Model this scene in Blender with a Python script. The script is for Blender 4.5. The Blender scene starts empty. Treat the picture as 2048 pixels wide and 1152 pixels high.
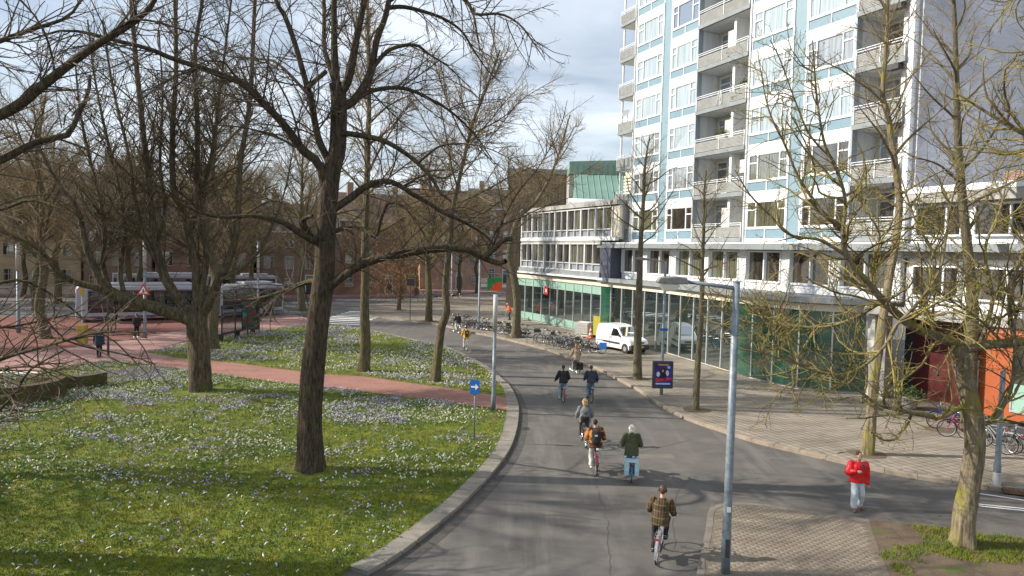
import bpy, math, random
import numpy as np
from mathutils import Vector, Matrix
SC = bpy.context.scene
COL = SC.collection
R = math.radians
rnd = random.Random(11)
rng = np.random.default_rng(11)

# ---------------------------------------------------------------- camera
cam_data = bpy.data.cameras.new('camera')
cam_data.sensor_width = 36.0
cam_data.lens = 36.0 * 1420 / 2048
cam_data.clip_end = 3000
cam = bpy.data.objects.new('camera', cam_data)
COL.objects.link(cam)
_p, _r = R(3.04), R(1.32)
_f = Vector((0, math.cos(_p), -math.sin(_p)))
_u0 = Vector((0, math.sin(_p), math.cos(_p)))
_ri = Vector((1, 0, 0)) * math.cos(_r) + _u0 * math.sin(_r)
_up = Vector((-1, 0, 0)) * math.sin(_r) + _u0 * math.cos(_r)
cam.matrix_world = Matrix(((_ri.x, _up.x, -_f.x, 0), (_ri.y, _up.y, -_f.y, 0), (_ri.z, _up.z, -_f.z, 7.0), (0, 0, 0, 1)))
SC.camera = cam

# ---------------------------------------------------------------- sky, sun, exposure
SUN_DIR = Vector((-1.0, 0.03, 0.62)).normalized()      # towards the sun: left of the view, 32 degrees up
world = bpy.data.worlds.new('World')
SC.world = world
world.use_nodes = True
nt = world.node_tree
nt.nodes.clear()
w_out = nt.nodes.new('ShaderNodeOutputWorld')
w_bg = nt.nodes.new('ShaderNodeBackground')
w_sky = nt.nodes.new('ShaderNodeTexSky')
w_sky.sky_type = 'NISHITA'
w_sky.sun_disc = False
w_sky.sun_elevation = math.asin(SUN_DIR.z)
w_sky.sun_rotation = math.atan2(SUN_DIR.x, SUN_DIR.y)
w_sky.dust_density = 0.6
w_sky.ozone_density = 1.6
w_bg.inputs['Strength'].default_value = 0.078
w_tc = nt.nodes.new('ShaderNodeTexCoord')
w_sep = nt.nodes.new('ShaderNodeSeparateXYZ')
nt.links.new(w_tc.outputs['Generated'], w_sep.inputs[0])
# clouds lie on a flat layer overhead: direction / (height + small constant)
w_add = nt.nodes.new('ShaderNodeMath'); w_add.operation = 'ADD'; w_add.inputs[1].default_value = 0.10
w_abs = nt.nodes.new('ShaderNodeMath'); w_abs.operation = 'ABSOLUTE'
nt.links.new(w_sep.outputs['Z'], w_abs.inputs[0]); nt.links.new(w_abs.outputs[0], w_add.inputs[0])
w_dx = nt.nodes.new('ShaderNodeMath'); w_dx.operation = 'DIVIDE'
w_dy = nt.nodes.new('ShaderNodeMath'); w_dy.operation = 'DIVIDE'
nt.links.new(w_sep.outputs['X'], w_dx.inputs[0]); nt.links.new(w_add.outputs[0], w_dx.inputs[1])
nt.links.new(w_sep.outputs['Y'], w_dy.inputs[0]); nt.links.new(w_add.outputs[0], w_dy.inputs[1])
w_com = nt.nodes.new('ShaderNodeCombineXYZ')
nt.links.new(w_dx.outputs[0], w_com.inputs[0]); nt.links.new(w_dy.outputs[0], w_com.inputs[1])
w_noise = nt.nodes.new('ShaderNodeTexNoise')
w_noise.inputs['Scale'].default_value = 0.8
w_noise.inputs['Detail'].default_value = 7
w_noise.inputs["Roughness"].default_value = 0.5
w_noise.inputs['Distortion'].default_value = 0.4
nt.links.new(w_com.outputs[0], w_noise.inputs['Vector'])
w_ramp = nt.nodes.new('ShaderNodeValToRGB')
w_ramp.color_ramp.elements[0].position = 0.38; w_ramp.color_ramp.elements[0].color = (0.24, 0.24, 0.24, 1)
w_ramp.color_ramp.elements[1].position = 0.64; w_ramp.color_ramp.elements[1].color = (0.97, 0.97, 0.97, 1)
nt.links.new(w_noise.outputs['Fac'], w_ramp.inputs[0])
w_mix = nt.nodes.new('ShaderNodeMixRGB')
w_mix.inputs[2].default_value = (10.0, 10.9, 11.9, 1)
nt.links.new(w_ramp.outputs[0], w_mix.inputs[0])
nt.links.new(w_sky.outputs[0], w_mix.inputs[1])
nt.links.new(w_mix.outputs[0], w_bg.inputs['Color'])
nt.links.new(w_bg.outputs[0], w_out.inputs['Surface'])

sun_data = bpy.data.lights.new('sun', 'SUN')
sun_data.energy = 5.0
sun_data.angle = R(0.53)
sun_data.color = (1.0, 0.92, 0.80)
sun = bpy.data.objects.new('sun', sun_data)
sun.rotation_euler = SUN_DIR.to_track_quat('Z', 'Y').to_euler()
sun.location = (-30, 0, 40)
COL.objects.link(sun)

SC.view_settings.view_transform = 'Standard'
SC.view_settings.look = 'None'
SC.view_settings.gamma = 1.0
SC.view_settings.exposure = 0.48
SC.view_settings.use_curve_mapping = False
SC.cycles.max_bounces = 6
SC.cycles.transparent_max_bounces = 6

# ---------------------------------------------------------------- helpers
class MB:
    """collects geometry; build() links it as ONE mesh object"""
    def __init__(s):
        s.v = []; s.f = []; s.m = []
    def add(s, vs, fs, mi=0):
        o = len(s.v)
        s.v.extend(tuple(p) for p in vs)
        s.f.extend(tuple(i + o for i in f) for f in fs)
        s.m.extend([mi] * len(fs))
        return s
    def box(s, x0, x1, y0, y1, z0, z1, mi=0):
        return s.add([(x0, y0, z0), (x1, y0, z0), (x1, y1, z0), (x0, y1, z0), (x0, y0, z1), (x1, y0, z1), (x1, y1, z1), (x0, y1, z1)],
                     [(0, 3, 2, 1), (4, 5, 6, 7), (0, 1, 5, 4), (1, 2, 6, 5), (2, 3, 7, 6), (3, 0, 4, 7)], mi)
    def xbox(s, M, sx, sy, sz, mi=0):
        c = [(-1, -1, -1), (1, -1, -1), (1, 1, -1), (-1, 1, -1), (-1, -1, 1), (1, -1, 1), (1, 1, 1), (-1, 1, 1)]
        return s.add([M @ Vector((a * sx / 2, b * sy / 2, d * sz / 2)) for a, b, d in c],
                     [(0, 3, 2, 1), (4, 5, 6, 7), (0, 1, 5, 4), (1, 2, 6, 5), (2, 3, 7, 6), (3, 0, 4, 7)], mi)
    def tube(s, pts, rad, n=8, mi=0, caps=True, closed=False):
        pts = [Vector(p) for p in pts]
        k = len(pts)
        if not hasattr(rad, '__len__'): rad = [rad] * k
        vs = []; prev = None
        for i, p in enumerate(pts):
            if closed: t = pts[(i + 1) % k] - pts[i - 1]
            else: t = pts[min(i + 1, k - 1)] - pts[max(i - 1, 0)]
            t = t.normalized() if t.length > 1e-9 else Vector((0, 0, 1))
            if prev is None:
                a = Vector((0, 0, 1)) if abs(t.z) < 0.9 else Vector((1, 0, 0))
                u = t.cross(a).normalized()
            else:
                u = (prev - t * prev.dot(t))
                u = u.normalized() if u.length > 1e-6 else t.orthogonal().normalized()
            prev = u
            w = t.cross(u)
            for j in range(n):
                an = 2 * math.pi * j / n
                vs.append(p + (u * math.cos(an) + w * math.sin(an)) * rad[i])
        fs = []
        for i in range(k if closed else k - 1):
            for j in range(n):
                a = i * n + j; b = i * n + (j + 1) % n
                c = ((i + 1) % k) * n + (j + 1) % n; d = ((i + 1) % k) * n + j
                fs.append((a, b, c, d))
        if caps and not closed:
            fs.append(tuple(range(n - 1, -1, -1)))
            fs.append(tuple((k - 1) * n + j for j in range(n)))
        return s.add(vs, fs, mi)
    def prism(s, poly, z0, z1, mi=0):
        n = len(poly)
        ar = sum(poly[i][0] * poly[(i + 1) % n][1] - poly[(i + 1) % n][0] * poly[i][1] for i in range(n))
        if ar < 0: poly = poly[::-1]
        vs = [(x, y, z0) for x, y in poly] + [(x, y, z1) for x, y in poly]
        fs = [tuple(range(n - 1, -1, -1)), tuple(range(n, 2 * n))]
        fs += [(i, (i + 1) % n, n + (i + 1) % n, n + i) for i in range(n)]
        return s.add(vs, fs, mi)
    def slab(s, prof, y0, y1, mi=0):
        """profile in x,z pushed along y"""
        n = len(prof)
        vs = [(x, y0, z) for x, z in prof] + [(x, y1, z) for x, z in prof]
        fs = [tuple(range(n)), tuple(range(2 * n - 1, n - 1, -1))]
        fs += [((i + 1) % n, i, n + i, n + (i + 1) % n) for i in range(n)]
        return s.add(vs, fs, mi)
    def lathe(s, prof, n=16, c=(0, 0, 0), mi=0):
        vs = []
        for r, z in prof:
            for j in range(n):
                a = 2 * math.pi * j / n
                vs.append((c[0] + r * math.cos(a), c[1] + r * math.sin(a), c[2] + z))
        fs = []
        k = len(prof)
        for i in range(k - 1):
            for j in range(n):
                fs.append((i * n + j, i * n + (j + 1) % n, (i + 1) * n + (j + 1) % n, (i + 1) * n + j))
        fs.append(tuple(range(n - 1, -1, -1))); fs.append(tuple((k - 1) * n + j for j in range(n)))
        return s.add(vs, fs, mi)
    def mesh(s, name, mats, smooth=False):
        me = bpy.data.meshes.new(name)
        me.from_pydata(s.v, [], s.f)
        if not isinstance(mats, (list, tuple)): mats = [mats]
        for m in mats: me.materials.append(m)
        if len(mats) > 1: me.polygons.foreach_set('material_index', s.m)
        if smooth: me.polygons.foreach_set('use_smooth', [True] * len(me.polygons))
        me.update()
        return me
    def build(s, name, mats, parent=None, smooth=False, bevel=0):
        o = bpy.data.objects.new(name, s.mesh(name, mats, smooth))
        COL.objects.link(o)
        if parent: o.parent = parent
        if bevel:
            b = o.modifiers.new('bevel', 'BEVEL'); b.width = bevel; b.segments = 2; b.limit_method = 'ANGLE'
        return o

def np_mesh(name, V, F, mat, smooth=False):
    """V (n,3), F (m,k) arrays"""
    me = bpy.data.meshes.new(name)
    k = F.shape[1]
    me.vertices.add(len(V)); me.vertices.foreach_set('co', np.ascontiguousarray(V, dtype=np.float32).ravel())
    me.loops.add(F.size); me.loops.foreach_set('vertex_index', np.ascontiguousarray(F, dtype=np.int32).ravel())
    me.polygons.add(len(F)); me.polygons.foreach_set('loop_start', np.arange(0, F.size, k, dtype=np.int32))
    me.polygons.foreach_set('loop_total', np.full(len(F), k, dtype=np.int32))
    if smooth: me.polygons.foreach_set('use_smooth', np.ones(len(F), dtype=bool))
    me.materials.append(mat)
    me.update(calc_edges=True)
    return me

def link(name, me, parent=None, loc=None, rz=0):
    o = bpy.data.objects.new(name, me)
    COL.objects.link(o)
    if parent: o.parent = parent
    if loc: o.location = loc
    if rz: o.rotation_euler = (0, 0, rz)
    return o

def tag(o, label=None, cat=None, group=None, kind=None):
    if label: o['label'] = label
    if cat: o['category'] = cat
    if group: o['group'] = group
    if kind: o['kind'] = kind
    return o

def thing(name, label, cat, loc=(0, 0, 0), rz=0, group=None):
    o = bpy.data.objects.new(name, None)
    o.empty_display_size = 0.3
    COL.objects.link(o)
    o.location = loc; o.rotation_euler = (0, 0, rz)
    return tag(o, label, cat, group)

def dup(o, loc=None, rz=None, label=None, scale=None):
    """copy of a thing with copies of its parts and sub-parts"""
    r = o.copy(); COL.objects.link(r)
    if loc is not None: r.location = loc
    if rz is not None: r.rotation_euler = (0, 0, rz)
    if scale is not None: r.scale = scale
    if label: r['label'] = label
    for ch in list(o.children):
        c = ch.copy(); COL.objects.link(c); c.parent = r
        for g in list(ch.children):
            d = g.copy(); COL.objects.link(d); d.parent = c
    return r

# ---------------------------------------------------------------- materials
MATS = {}
def mat(name, col, rough=0.7, metal=0.0, var=0.0, scale=6.0, col2=None, bump=0.0, bscale=40.0, spec=0.5, detail=4, obj_rand=0.0, stretch=None, contrast=(0.35, 0.65)):
    if name in MATS: return MATS[name]
    m = bpy.data.materials.new(name); m.use_nodes = True
    n = m.node_tree; b = n.nodes['Principled BSDF']
    b.inputs['Roughness'].default_value = rough
    b.inputs['Metallic'].default_value = metal
    b.inputs['Specular IOR Level'].default_value = spec
    b.inputs['Base Color'].default_value = (*col, 1)
    src = None
    tc = n.nodes.new('ShaderNodeTexCoord')
    vec = tc.outputs['Object']
    if stretch:
        mp = n.nodes.new('ShaderNodeMapping'); mp.inputs['Scale'].default_value = stretch
        n.links.new(vec, mp.inputs['Vector']); vec = mp.outputs[0]
    if col2 is None and var > 0:
        col2 = tuple(min(1, c * (1 + var)) for c in col); col = tuple(c * (1 - var) for c in col)
    if col2 is not None:
        t = n.nodes.new('ShaderNodeTexNoise'); t.inputs['Scale'].default_value = scale; t.inputs['Detail'].default_value = detail
        t.inputs['Roughness'].default_value = 0.65
        n.links.new(vec, t.inputs['Vector'])
        r = n.nodes.new('ShaderNodeValToRGB')
        r.color_ramp.elements[0].position = contrast[0]; r.color_ramp.elements[0].color = (*col, 1)
        r.color_ramp.elements[1].position = contrast[1]; r.color_ramp.elements[1].color = (*col2, 1)
        n.links.new(t.outputs['Fac'], r.inputs[0])
        src = r.outputs[0]
    if obj_rand:
        oi = n.nodes.new('ShaderNodeObjectInfo')
        hs = n.nodes.new('ShaderNodeHueSaturation')
        mr = n.nodes.new('ShaderNodeMapRange'); mr.inputs[3].default_value = 1 - obj_rand; mr.inputs[4].default_value = 1 + obj_rand
        n.links.new(oi.outputs['Random'], mr.inputs[0]); n.links.new(mr.outputs[0], hs.inputs['Value'])
        if src: n.links.new(src, hs.inputs['Color'])
        else: hs.inputs['Color'].default_value = (*col, 1)
        src = hs.outputs[0]
    if src: n.links.new(src, b.inputs['Base Color'])
    if bump:
        t2 = n.nodes.new('ShaderNodeTexNoise'); t2.inputs['Scale'].default_value = bscale; t2.inputs['Detail'].default_value = 5
        n.links.new(vec, t2.inputs['Vector'])
        bp = n.nodes.new('ShaderNodeBump'); bp.inputs['Strength'].default_value = bump; bp.inputs['Distance'].default_value = 0.05
        n.links.new(t2.outputs['Fac'], bp.inputs['Height']); n.links.new(bp.outputs[0], b.inputs['Normal'])
    MATS[name] = m
    return m

def layered(name, base, layers, rough=0.9, bump=0.4, bscale=60, spec=0.3):
    """base colour with noise layers: (colour, scale, lo, hi, stretch)"""
    m = bpy.data.materials.new(name); m.use_nodes = True
    n = m.node_tree; b = n.nodes['Principled BSDF']
    b.inputs['Roughness'].default_value = rough; b.inputs['Specular IOR Level'].default_value = spec
    g = n.nodes.new('ShaderNodeNewGeometry')
    cur = None
    for i, (c, sc, lo, hi, st) in enumerate(layers):
        mp = n.nodes.new('ShaderNodeMapping'); mp.inputs['Scale'].default_value = st; mp.inputs['Location'].default_value = (i * 7.3, i * 3.1, i)
        n.links.new(g.outputs['Position'], mp.inputs['Vector'])
        t = n.nodes.new('ShaderNodeTexNoise'); t.inputs['Scale'].default_value = sc; t.inputs['Detail'].default_value = 6; t.inputs['Roughness'].default_value = 0.62
        n.links.new(mp.outputs[0], t.inputs['Vector'])
        mr = n.nodes.new('ShaderNodeMapRange'); mr.inputs[1].default_value = lo; mr.inputs[2].default_value = hi
        n.links.new(t.outputs['Fac'], mr.inputs[0])
        mx = n.nodes.new('ShaderNodeMixRGB'); mx.inputs[2].default_value = (*c, 1)
        if cur is None: mx.inputs[1].default_value = (*base, 1)
        else: n.links.new(cur, mx.inputs[1])
        n.links.new(mr.outputs[0], mx.inputs[0]); cur = mx.outputs[0]
    n.links.new(cur, b.inputs['Base Color'])
    t2 = n.nodes.new('ShaderNodeTexNoise'); t2.inputs['Scale'].default_value = bscale; t2.inputs['Detail'].default_value = 4
    n.links.new(g.outputs['Position'], t2.inputs['Vector'])
    bp = n.nodes.new('ShaderNodeBump'); bp.inputs['Strength'].default_value = bump; bp.inputs['Distance'].default_value = 0.03
    n.links.new(t2.outputs['Fac'], bp.inputs['Height']); n.links.new(bp.outputs[0], b.inputs['Normal'])
    MATS[name] = m
    return m

def paver(name, cols, size, rot, noise_col, nscale=0.7, rough=0.9):
    """one colour per paving piece (cells on the same grid as the pieces) with stains"""
    m = bpy.data.materials.new(name); m.use_nodes = True
    n = m.node_tree; b = n.nodes['Principled BSDF']; b.inputs['Roughness'].default_value = rough; b.inputs['Specular IOR Level'].default_value = 0.25
    g = n.nodes.new('ShaderNodeNewGeometry')
    vr = n.nodes.new('ShaderNodeVectorRotate'); vr.rotation_type = 'Z_AXIS'; vr.inputs['Angle'].default_value = -rot
    n.links.new(g.outputs['Position'], vr.inputs['Vector'])
    sn = n.nodes.new('ShaderNodeVectorMath'); sn.operation = 'SNAP'; sn.inputs[1].default_value = (size[0], size[1], 50)
    n.links.new(vr.outputs[0], sn.inputs[0])
    wn = n.nodes.new('ShaderNodeTexWhiteNoise'); n.links.new(sn.outputs[0], wn.inputs['Vector'])
    r = n.nodes.new('ShaderNodeValToRGB')
    while len(r.color_ramp.elements) < len(cols): r.color_ramp.elements.new(0.5)
    for i, c in enumerate(cols):
        r.color_ramp.elements[i].position = i / (len(cols) - 1); r.color_ramp.elements[i].color = (*c, 1)
    n.links.new(wn.outputs['Value'], r.inputs[0])
    t = n.nodes.new('ShaderNodeTexNoise'); t.inputs['Scale'].default_value = nscale; t.inputs['Detail'].default_value = 7; t.inputs['Roughness'].default_value = 0.66
    mp = n.nodes.new('ShaderNodeMapping'); mp.inputs['Scale'].default_value = (0.55, 1.2, 1)
    n.links.new(g.outputs['Position'], mp.inputs['Vector']); n.links.new(mp.outputs[0], t.inputs['Vector'])
    mr = n.nodes.new('ShaderNodeMapRange'); mr.inputs[1].default_value = 0.40; mr.inputs[2].default_value = 0.64; mr.inputs[4].default_value = 0.75
    n.links.new(t.outputs['Fac'], mr.inputs[0])
    mx = n.nodes.new('ShaderNodeMixRGB'); mx.inputs[2].default_value = (*noise_col, 1)
    n.links.new(r.outputs[0], mx.inputs[1]); n.links.new(mr.outputs[0], mx.inputs[0])
    n.links.new(mx.outputs[0], b.inputs['Base Color'])
    t2 = n.nodes.new('ShaderNodeTexNoise'); t2.inputs['Scale'].default_value = 70; t2.inputs['Detail'].default_value = 3
    n.links.new(g.outputs['Position'], t2.inputs['Vector'])
    bp = n.nodes.new('ShaderNodeBump'); bp.inputs['Strength'].default_value = 0.25; bp.inputs['Distance'].default_value = 0.02
    n.links.new(t2.outputs['Fac'], bp.inputs['Height']); n.links.new(bp.outputs[0], b.inputs['Normal'])
    MATS[name] = m
    return m

def brick(name, c1, c2, mortar, scale=1.0, bw=0.22, bh=0.065):
    m = bpy.data.materials.new(name); m.use_nodes = True
    n = m.node_tree; b = n.nodes['Principled BSDF']; b.inputs['Roughness'].default_value = 0.9; b.inputs['Specular IOR Level'].default_value = 0.2
    tc = n.nodes.new('ShaderNodeTexCoord')
    sx = n.nodes.new('ShaderNodeSeparateXYZ'); n.links.new(tc.outputs['Object'], sx.inputs[0])
    ad = n.nodes.new('ShaderNodeMath'); ad.operation = 'ADD'
    n.links.new(sx.outputs[0], ad.inputs[0]); n.links.new(sx.outputs[1], ad.inputs[1])
    cb = n.nodes.new('ShaderNodeCombineXYZ'); n.links.new(ad.outputs[0], cb.inputs[0]); n.links.new(sx.outputs[2], cb.inputs[1])
    bt = n.nodes.new('ShaderNodeTexBrick')
    bt.inputs['Color1'].default_value = (*c1, 1); bt.inputs['Color2'].default_value = (*c2, 1); bt.inputs['Mortar'].default_value = (*mortar, 1)
    bt.inputs['Scale'].default_value = scale; bt.inputs['Brick Width'].default_value = bw; bt.inputs['Row Height'].default_value = bh
    bt.inputs['Mortar Size'].default_value = 0.008
    n.links.new(cb.outputs[0], bt.inputs['Vector'])
    t = n.nodes.new('ShaderNodeTexNoise'); t.inputs['Scale'].default_value = 0.6; t.inputs['Detail'].default_value = 5
    n.links.new(tc.outputs['Object'], t.inputs['Vector'])
    hs = n.nodes.new('ShaderNodeHueSaturation'); mr = n.nodes.new('ShaderNodeMapRange'); mr.inputs[1].default_value = 0.3; mr.inputs[2].default_value = 0.7; mr.inputs[3].default_value = 0.75; mr.inputs[4].default_value = 1.2
    n.links.new(t.outputs['Fac'], mr.inputs[0]); n.links.new(mr.outputs[0], hs.inputs['Value']); n.links.new(bt.outputs[0], hs.inputs['Color'])
    n.links.new(hs.outputs[0], b.inputs['Base Color'])
    MATS[name] = m
    return m

def glass(name, inner, refl=0.3, rough=0.02, tint=(1, 1, 1), inner2=None, iscale=1.0, stretch=(1, 1, 1)):
    """window pane: what is behind the glass, seen under a mirror coat that grows at grazing angles"""
    m = bpy.data.materials.new(name); m.use_nodes = True
    n = m.node_tree; n.nodes.clear()
    out = n.nodes.new('ShaderNodeOutputMaterial')
    d = n.nodes.new('ShaderNodeBsdfDiffuse'); d.inputs[0].default_value = (*inner, 1)
    if inner2:
        tc = n.nodes.new('ShaderNodeTexCoord'); mp = n.nodes.new('ShaderNodeMapping'); mp.inputs['Scale'].default_value = stretch
        oi = n.nodes.new('ShaderNodeObjectInfo'); va = n.nodes.new('ShaderNodeVectorMath'); va.operation = 'ADD'
        cb = n.nodes.new('ShaderNodeCombineXYZ'); mm = n.nodes.new('ShaderNodeMath'); mm.operation = 'MULTIPLY'; mm.inputs[1].default_value = 37.0
        n.links.new(oi.outputs['Random'], mm.inputs[0]); n.links.new(mm.outputs[0], cb.inputs[0]); n.links.new(mm.outputs[0], cb.inputs[2])
        n.links.new(tc.outputs['Object'], va.inputs[0]); n.links.new(cb.outputs[0], va.inputs[1])
        n.links.new(va.outputs[0], mp.inputs['Vector'])
        t = n.nodes.new('ShaderNodeTexNoise'); t.inputs['Scale'].default_value = iscale; t.inputs['Detail'].default_value = 3
        n.links.new(mp.outputs[0], t.inputs['Vector'])
        mx = n.nodes.new('ShaderNodeMixRGB'); mx.inputs[1].default_value = (*inner, 1); mx.inputs[2].default_value = (*inner2, 1)
        mr = n.nodes.new('ShaderNodeMapRange'); mr.inputs[1].default_value = 0.4; mr.inputs[2].default_value = 0.6
        n.links.new(t.outputs['Fac'], mr.inputs[0]); n.links.new(mr.outputs[0], mx.inputs[0]); n.links.new(mx.outputs[0], d.inputs[0])
    gl = n.nodes.new('ShaderNodeBsdfGlossy'); gl.inputs['Roughness'].default_value = rough; gl.inputs['Color'].default_value = (*tint, 1)
    lw = n.nodes.new('ShaderNodeFresnel'); lw.inputs['IOR'].default_value = 1.5
    mr2 = n.nodes.new('ShaderNodeMapRange'); mr2.inputs[1].default_value = 0.04; mr2.inputs[2].default_value = 1.0; mr2.inputs[3].default_value = refl; mr2.inputs[4].default_value = 1.0
    n.links.new(lw.outputs[0], mr2.inputs[0])
    ms = n.nodes.new('ShaderNodeMixShader')
    n.links.new(mr2.outputs[0], ms.inputs[0]); n.links.new(d.outputs[0], ms.inputs[1]); n.links.new(gl.outputs[0], ms.inputs[2])
    n.links.new(ms.outputs[0], out.inputs['Surface'])
    MATS[name] = m
    return m

def bark(name, dark, light, moss, moss_amt=0.5, rough_scale=9.0):
    m = bpy.data.materials.new(name); m.use_nodes = True
    n = m.node_tree; b = n.nodes['Principled BSDF']; b.inputs['Roughness'].default_value = 0.95; b.inputs['Specular IOR Level'].default_value = 0.15
    g = n.nodes.new('ShaderNodeNewGeometry')
    mp = n.nodes.new('ShaderNodeMapping'); mp.inputs['Scale'].default_value = (1, 1, 0.22)
    n.links.new(g.outputs['Position'], mp.inputs['Vector'])
    t = n.nodes.new('ShaderNodeTexNoise'); t.inputs['Scale'].default_value = rough_scale * 2; t.inputs['Detail'].default_value = 7; t.inputs['Roughness'].default_value = 0.7
    n.links.new(mp.outputs[0], t.inputs['Vector'])
    r = n.nodes.new('ShaderNodeValToRGB'); r.color_ramp.elements[0].position = 0.36; r.color_ramp.elements[1].position = 0.66
    r.color_ramp.elements[0].color = (*dark, 1); r.color_ramp.elements[1].color = (*light, 1)
    n.links.new(t.outputs['Fac'], r.inputs[0])
    t2 = n.nodes.new('ShaderNodeTexNoise'); t2.inputs['Scale'].default_value = 1.7; t2.inputs['Detail'].default_value = 6; t2.inputs['Roughness'].default_value = 0.7
    n.links.new(g.outputs['Position'], t2.inputs['Vector'])
    sx = n.nodes.new('ShaderNodeSeparateXYZ'); n.links.new(g.outputs['Normal'], sx.inputs[0])
    md = n.nodes.new('ShaderNodeMath'); md.operation = 'MULTIPLY_ADD'; md.inputs[1].default_value = 0.16; n.links.new(sx.outputs[2], md.inputs[0]); n.links.new(t2.outputs['Fac'], md.inputs[2])
    mr = n.nodes.new('ShaderNodeMapRange'); mr.inputs[1].default_value = 0.75 - 0.4 * moss_amt; mr.inputs[2].default_value = 0.9 - 0.4 * moss_amt
    n.links.new(md.outputs[0], mr.inputs[0])
    mx = n.nodes.new('ShaderNodeMixRGB'); mx.inputs[2].default_value = (*moss, 1)
    n.links.new(r.outputs[0], mx.inputs[1]); n.links.new(mr.outputs[0], mx.inputs[0]); n.links.new(mx.outputs[0], b.inputs['Base Color'])
    v = n.nodes.new('ShaderNodeTexVoronoi'); v.feature = 'DISTANCE_TO_EDGE'; v.inputs['Scale'].default_value = rough_scale
    n.links.new(mp.outputs[0], v.inputs['Vector'])
    ad = n.nodes.new('ShaderNodeMath'); ad.operation = 'ADD'; n.links.new(v.outputs['Distance'], ad.inputs[0]); n.links.new(t.outputs['Fac'], ad.inputs[1])
    bp = n.nodes.new('ShaderNodeBump'); bp.inputs['Strength'].default_value = 0.9; bp.inputs['Distance'].default_value = 0.06
    n.links.new(ad.outputs[0], bp.inputs['Height']); n.links.new(bp.outputs[0], b.inputs['Normal'])
    MATS[name] = m
    return m

# ---------------------------------------------------------------- plan of the place, in metres (camera at 0,0)
LAWN_KERB = [(-2.94, 14.78), (-2.51, 15.53), (-2.06, 16.59), (-1.59, 17.87), (-1.17, 19.15), (-0.69, 20.86), (-0.26, 22.66), (0.1, 24.71), (0.34, 27.54), (0.43, 30.68), (0.33, 32.95), (0.07, 35.56), (-0.43, 37.99), (-1.24, 41.44), (-2.19, 44.32), (-3.61, 48.04), (-5.09, 50.83), (-7.11, 53.28), (-9.94, 56.87), (-13.29, 60.57), (-16.45, 63.15)]
PATH_LOW = [(-0.01, 30.44), (-1.48, 30.87), (-2.94, 31.84), (-4.87, 32.6), (-6.94, 33.63), (-9.07, 34.48), (-12.16, 35.68), (-15.92, 37.5), (-18.86, 39.0), (-21.38, 40.2), (-23.45, 40.43), (-24.35, 38.74), (-24.83, 37.23), (-27.32, 34.33)]
PATH_UP = [(-0.19, 33.12), (-1.66, 34.23), (-3.26, 35.17), (-5.17, 36.13), (-7.77, 37.65), (-10.04, 38.11), (-13.54, 39.74), (-16.41, 41.27), (-17.79, 41.63), (-20.67, 42.75), (-22.86, 44.28)]
LAWN_B_TOP = [(-22.86, 44.28), (-22.26, 48.39), (-21.62, 51.52), (-20.21, 56.22), (-18.08, 61.13), (-16.45, 63.15)]
BUS_EDGE = [(-31.74, 38.2), (-30.06, 41.52), (-28.62, 44.46), (-27.09, 48.07), (-25.75, 55.8), (-23.08, 67.65), (-21.6, 72.3)]
PAVE_KERB = [(18.03, 19.57), (15.55, 21.03), (14.62, 21.46), (13.87, 21.87), (12.7, 22.53), (11.61, 23.55), (10.86, 24.36), (9.73, 25.57), (9.02, 26.53), (8.52, 27.51), (8.04, 28.41), (7.59, 29.37), (7.13, 30.97), (6.76, 32.98), (6.51, 35.67), (6.04, 37.92), (5.43, 40.96), (4.65, 43.54), (3.79, 46.04), (2.69, 49.3), (1.03, 52.42), (-0.85, 55.65), (-2.54, 57.97), (-4.84, 61.54), (-6.89, 64.82), (-8.92, 66.62), (-11.85, 68.83), (-14.06, 70.88), (-15.29, 73.92), (-16.38, 78.6), (-17.2, 84.8), (-15.52, 88.52)]
ISLAND = [(3.43, 13.08), (4.17, 15.14), (5.05, 17.67), (5.46, 18.94), (5.75, 19.33), (6.15, 19.59), (6.74, 19.59), (7.31, 19.51), (8.14, 19.1), (9.12, 18.8), (9.65, 18.55), (9.38, 17.93), (8.93, 16.71), (8.46, 15.35), (7.58, 13.26)]
GRASS_C = [(9.65, 18.55), (10.12, 18.37), (11.48, 18.05), (11.96, 17.75), (13.04, 17.53), (15.57, 16.82), (12.72, 12.62), (7.25, 12.39), (8.46, 15.35), (8.93, 16.71), (9.38, 17.93)]
GLASS = [(0.58, 71.77), (3.33, 66.62), (4.2, 64.64), (10.08, 50.5), (11.12, 47.36), (12.08, 44.4), (12.59, 42.8), (13.34, 39.73), (14.58, 37.01), (15.55, 36.08), (16.79, 35.59), (17.81, 35.46)]
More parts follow.
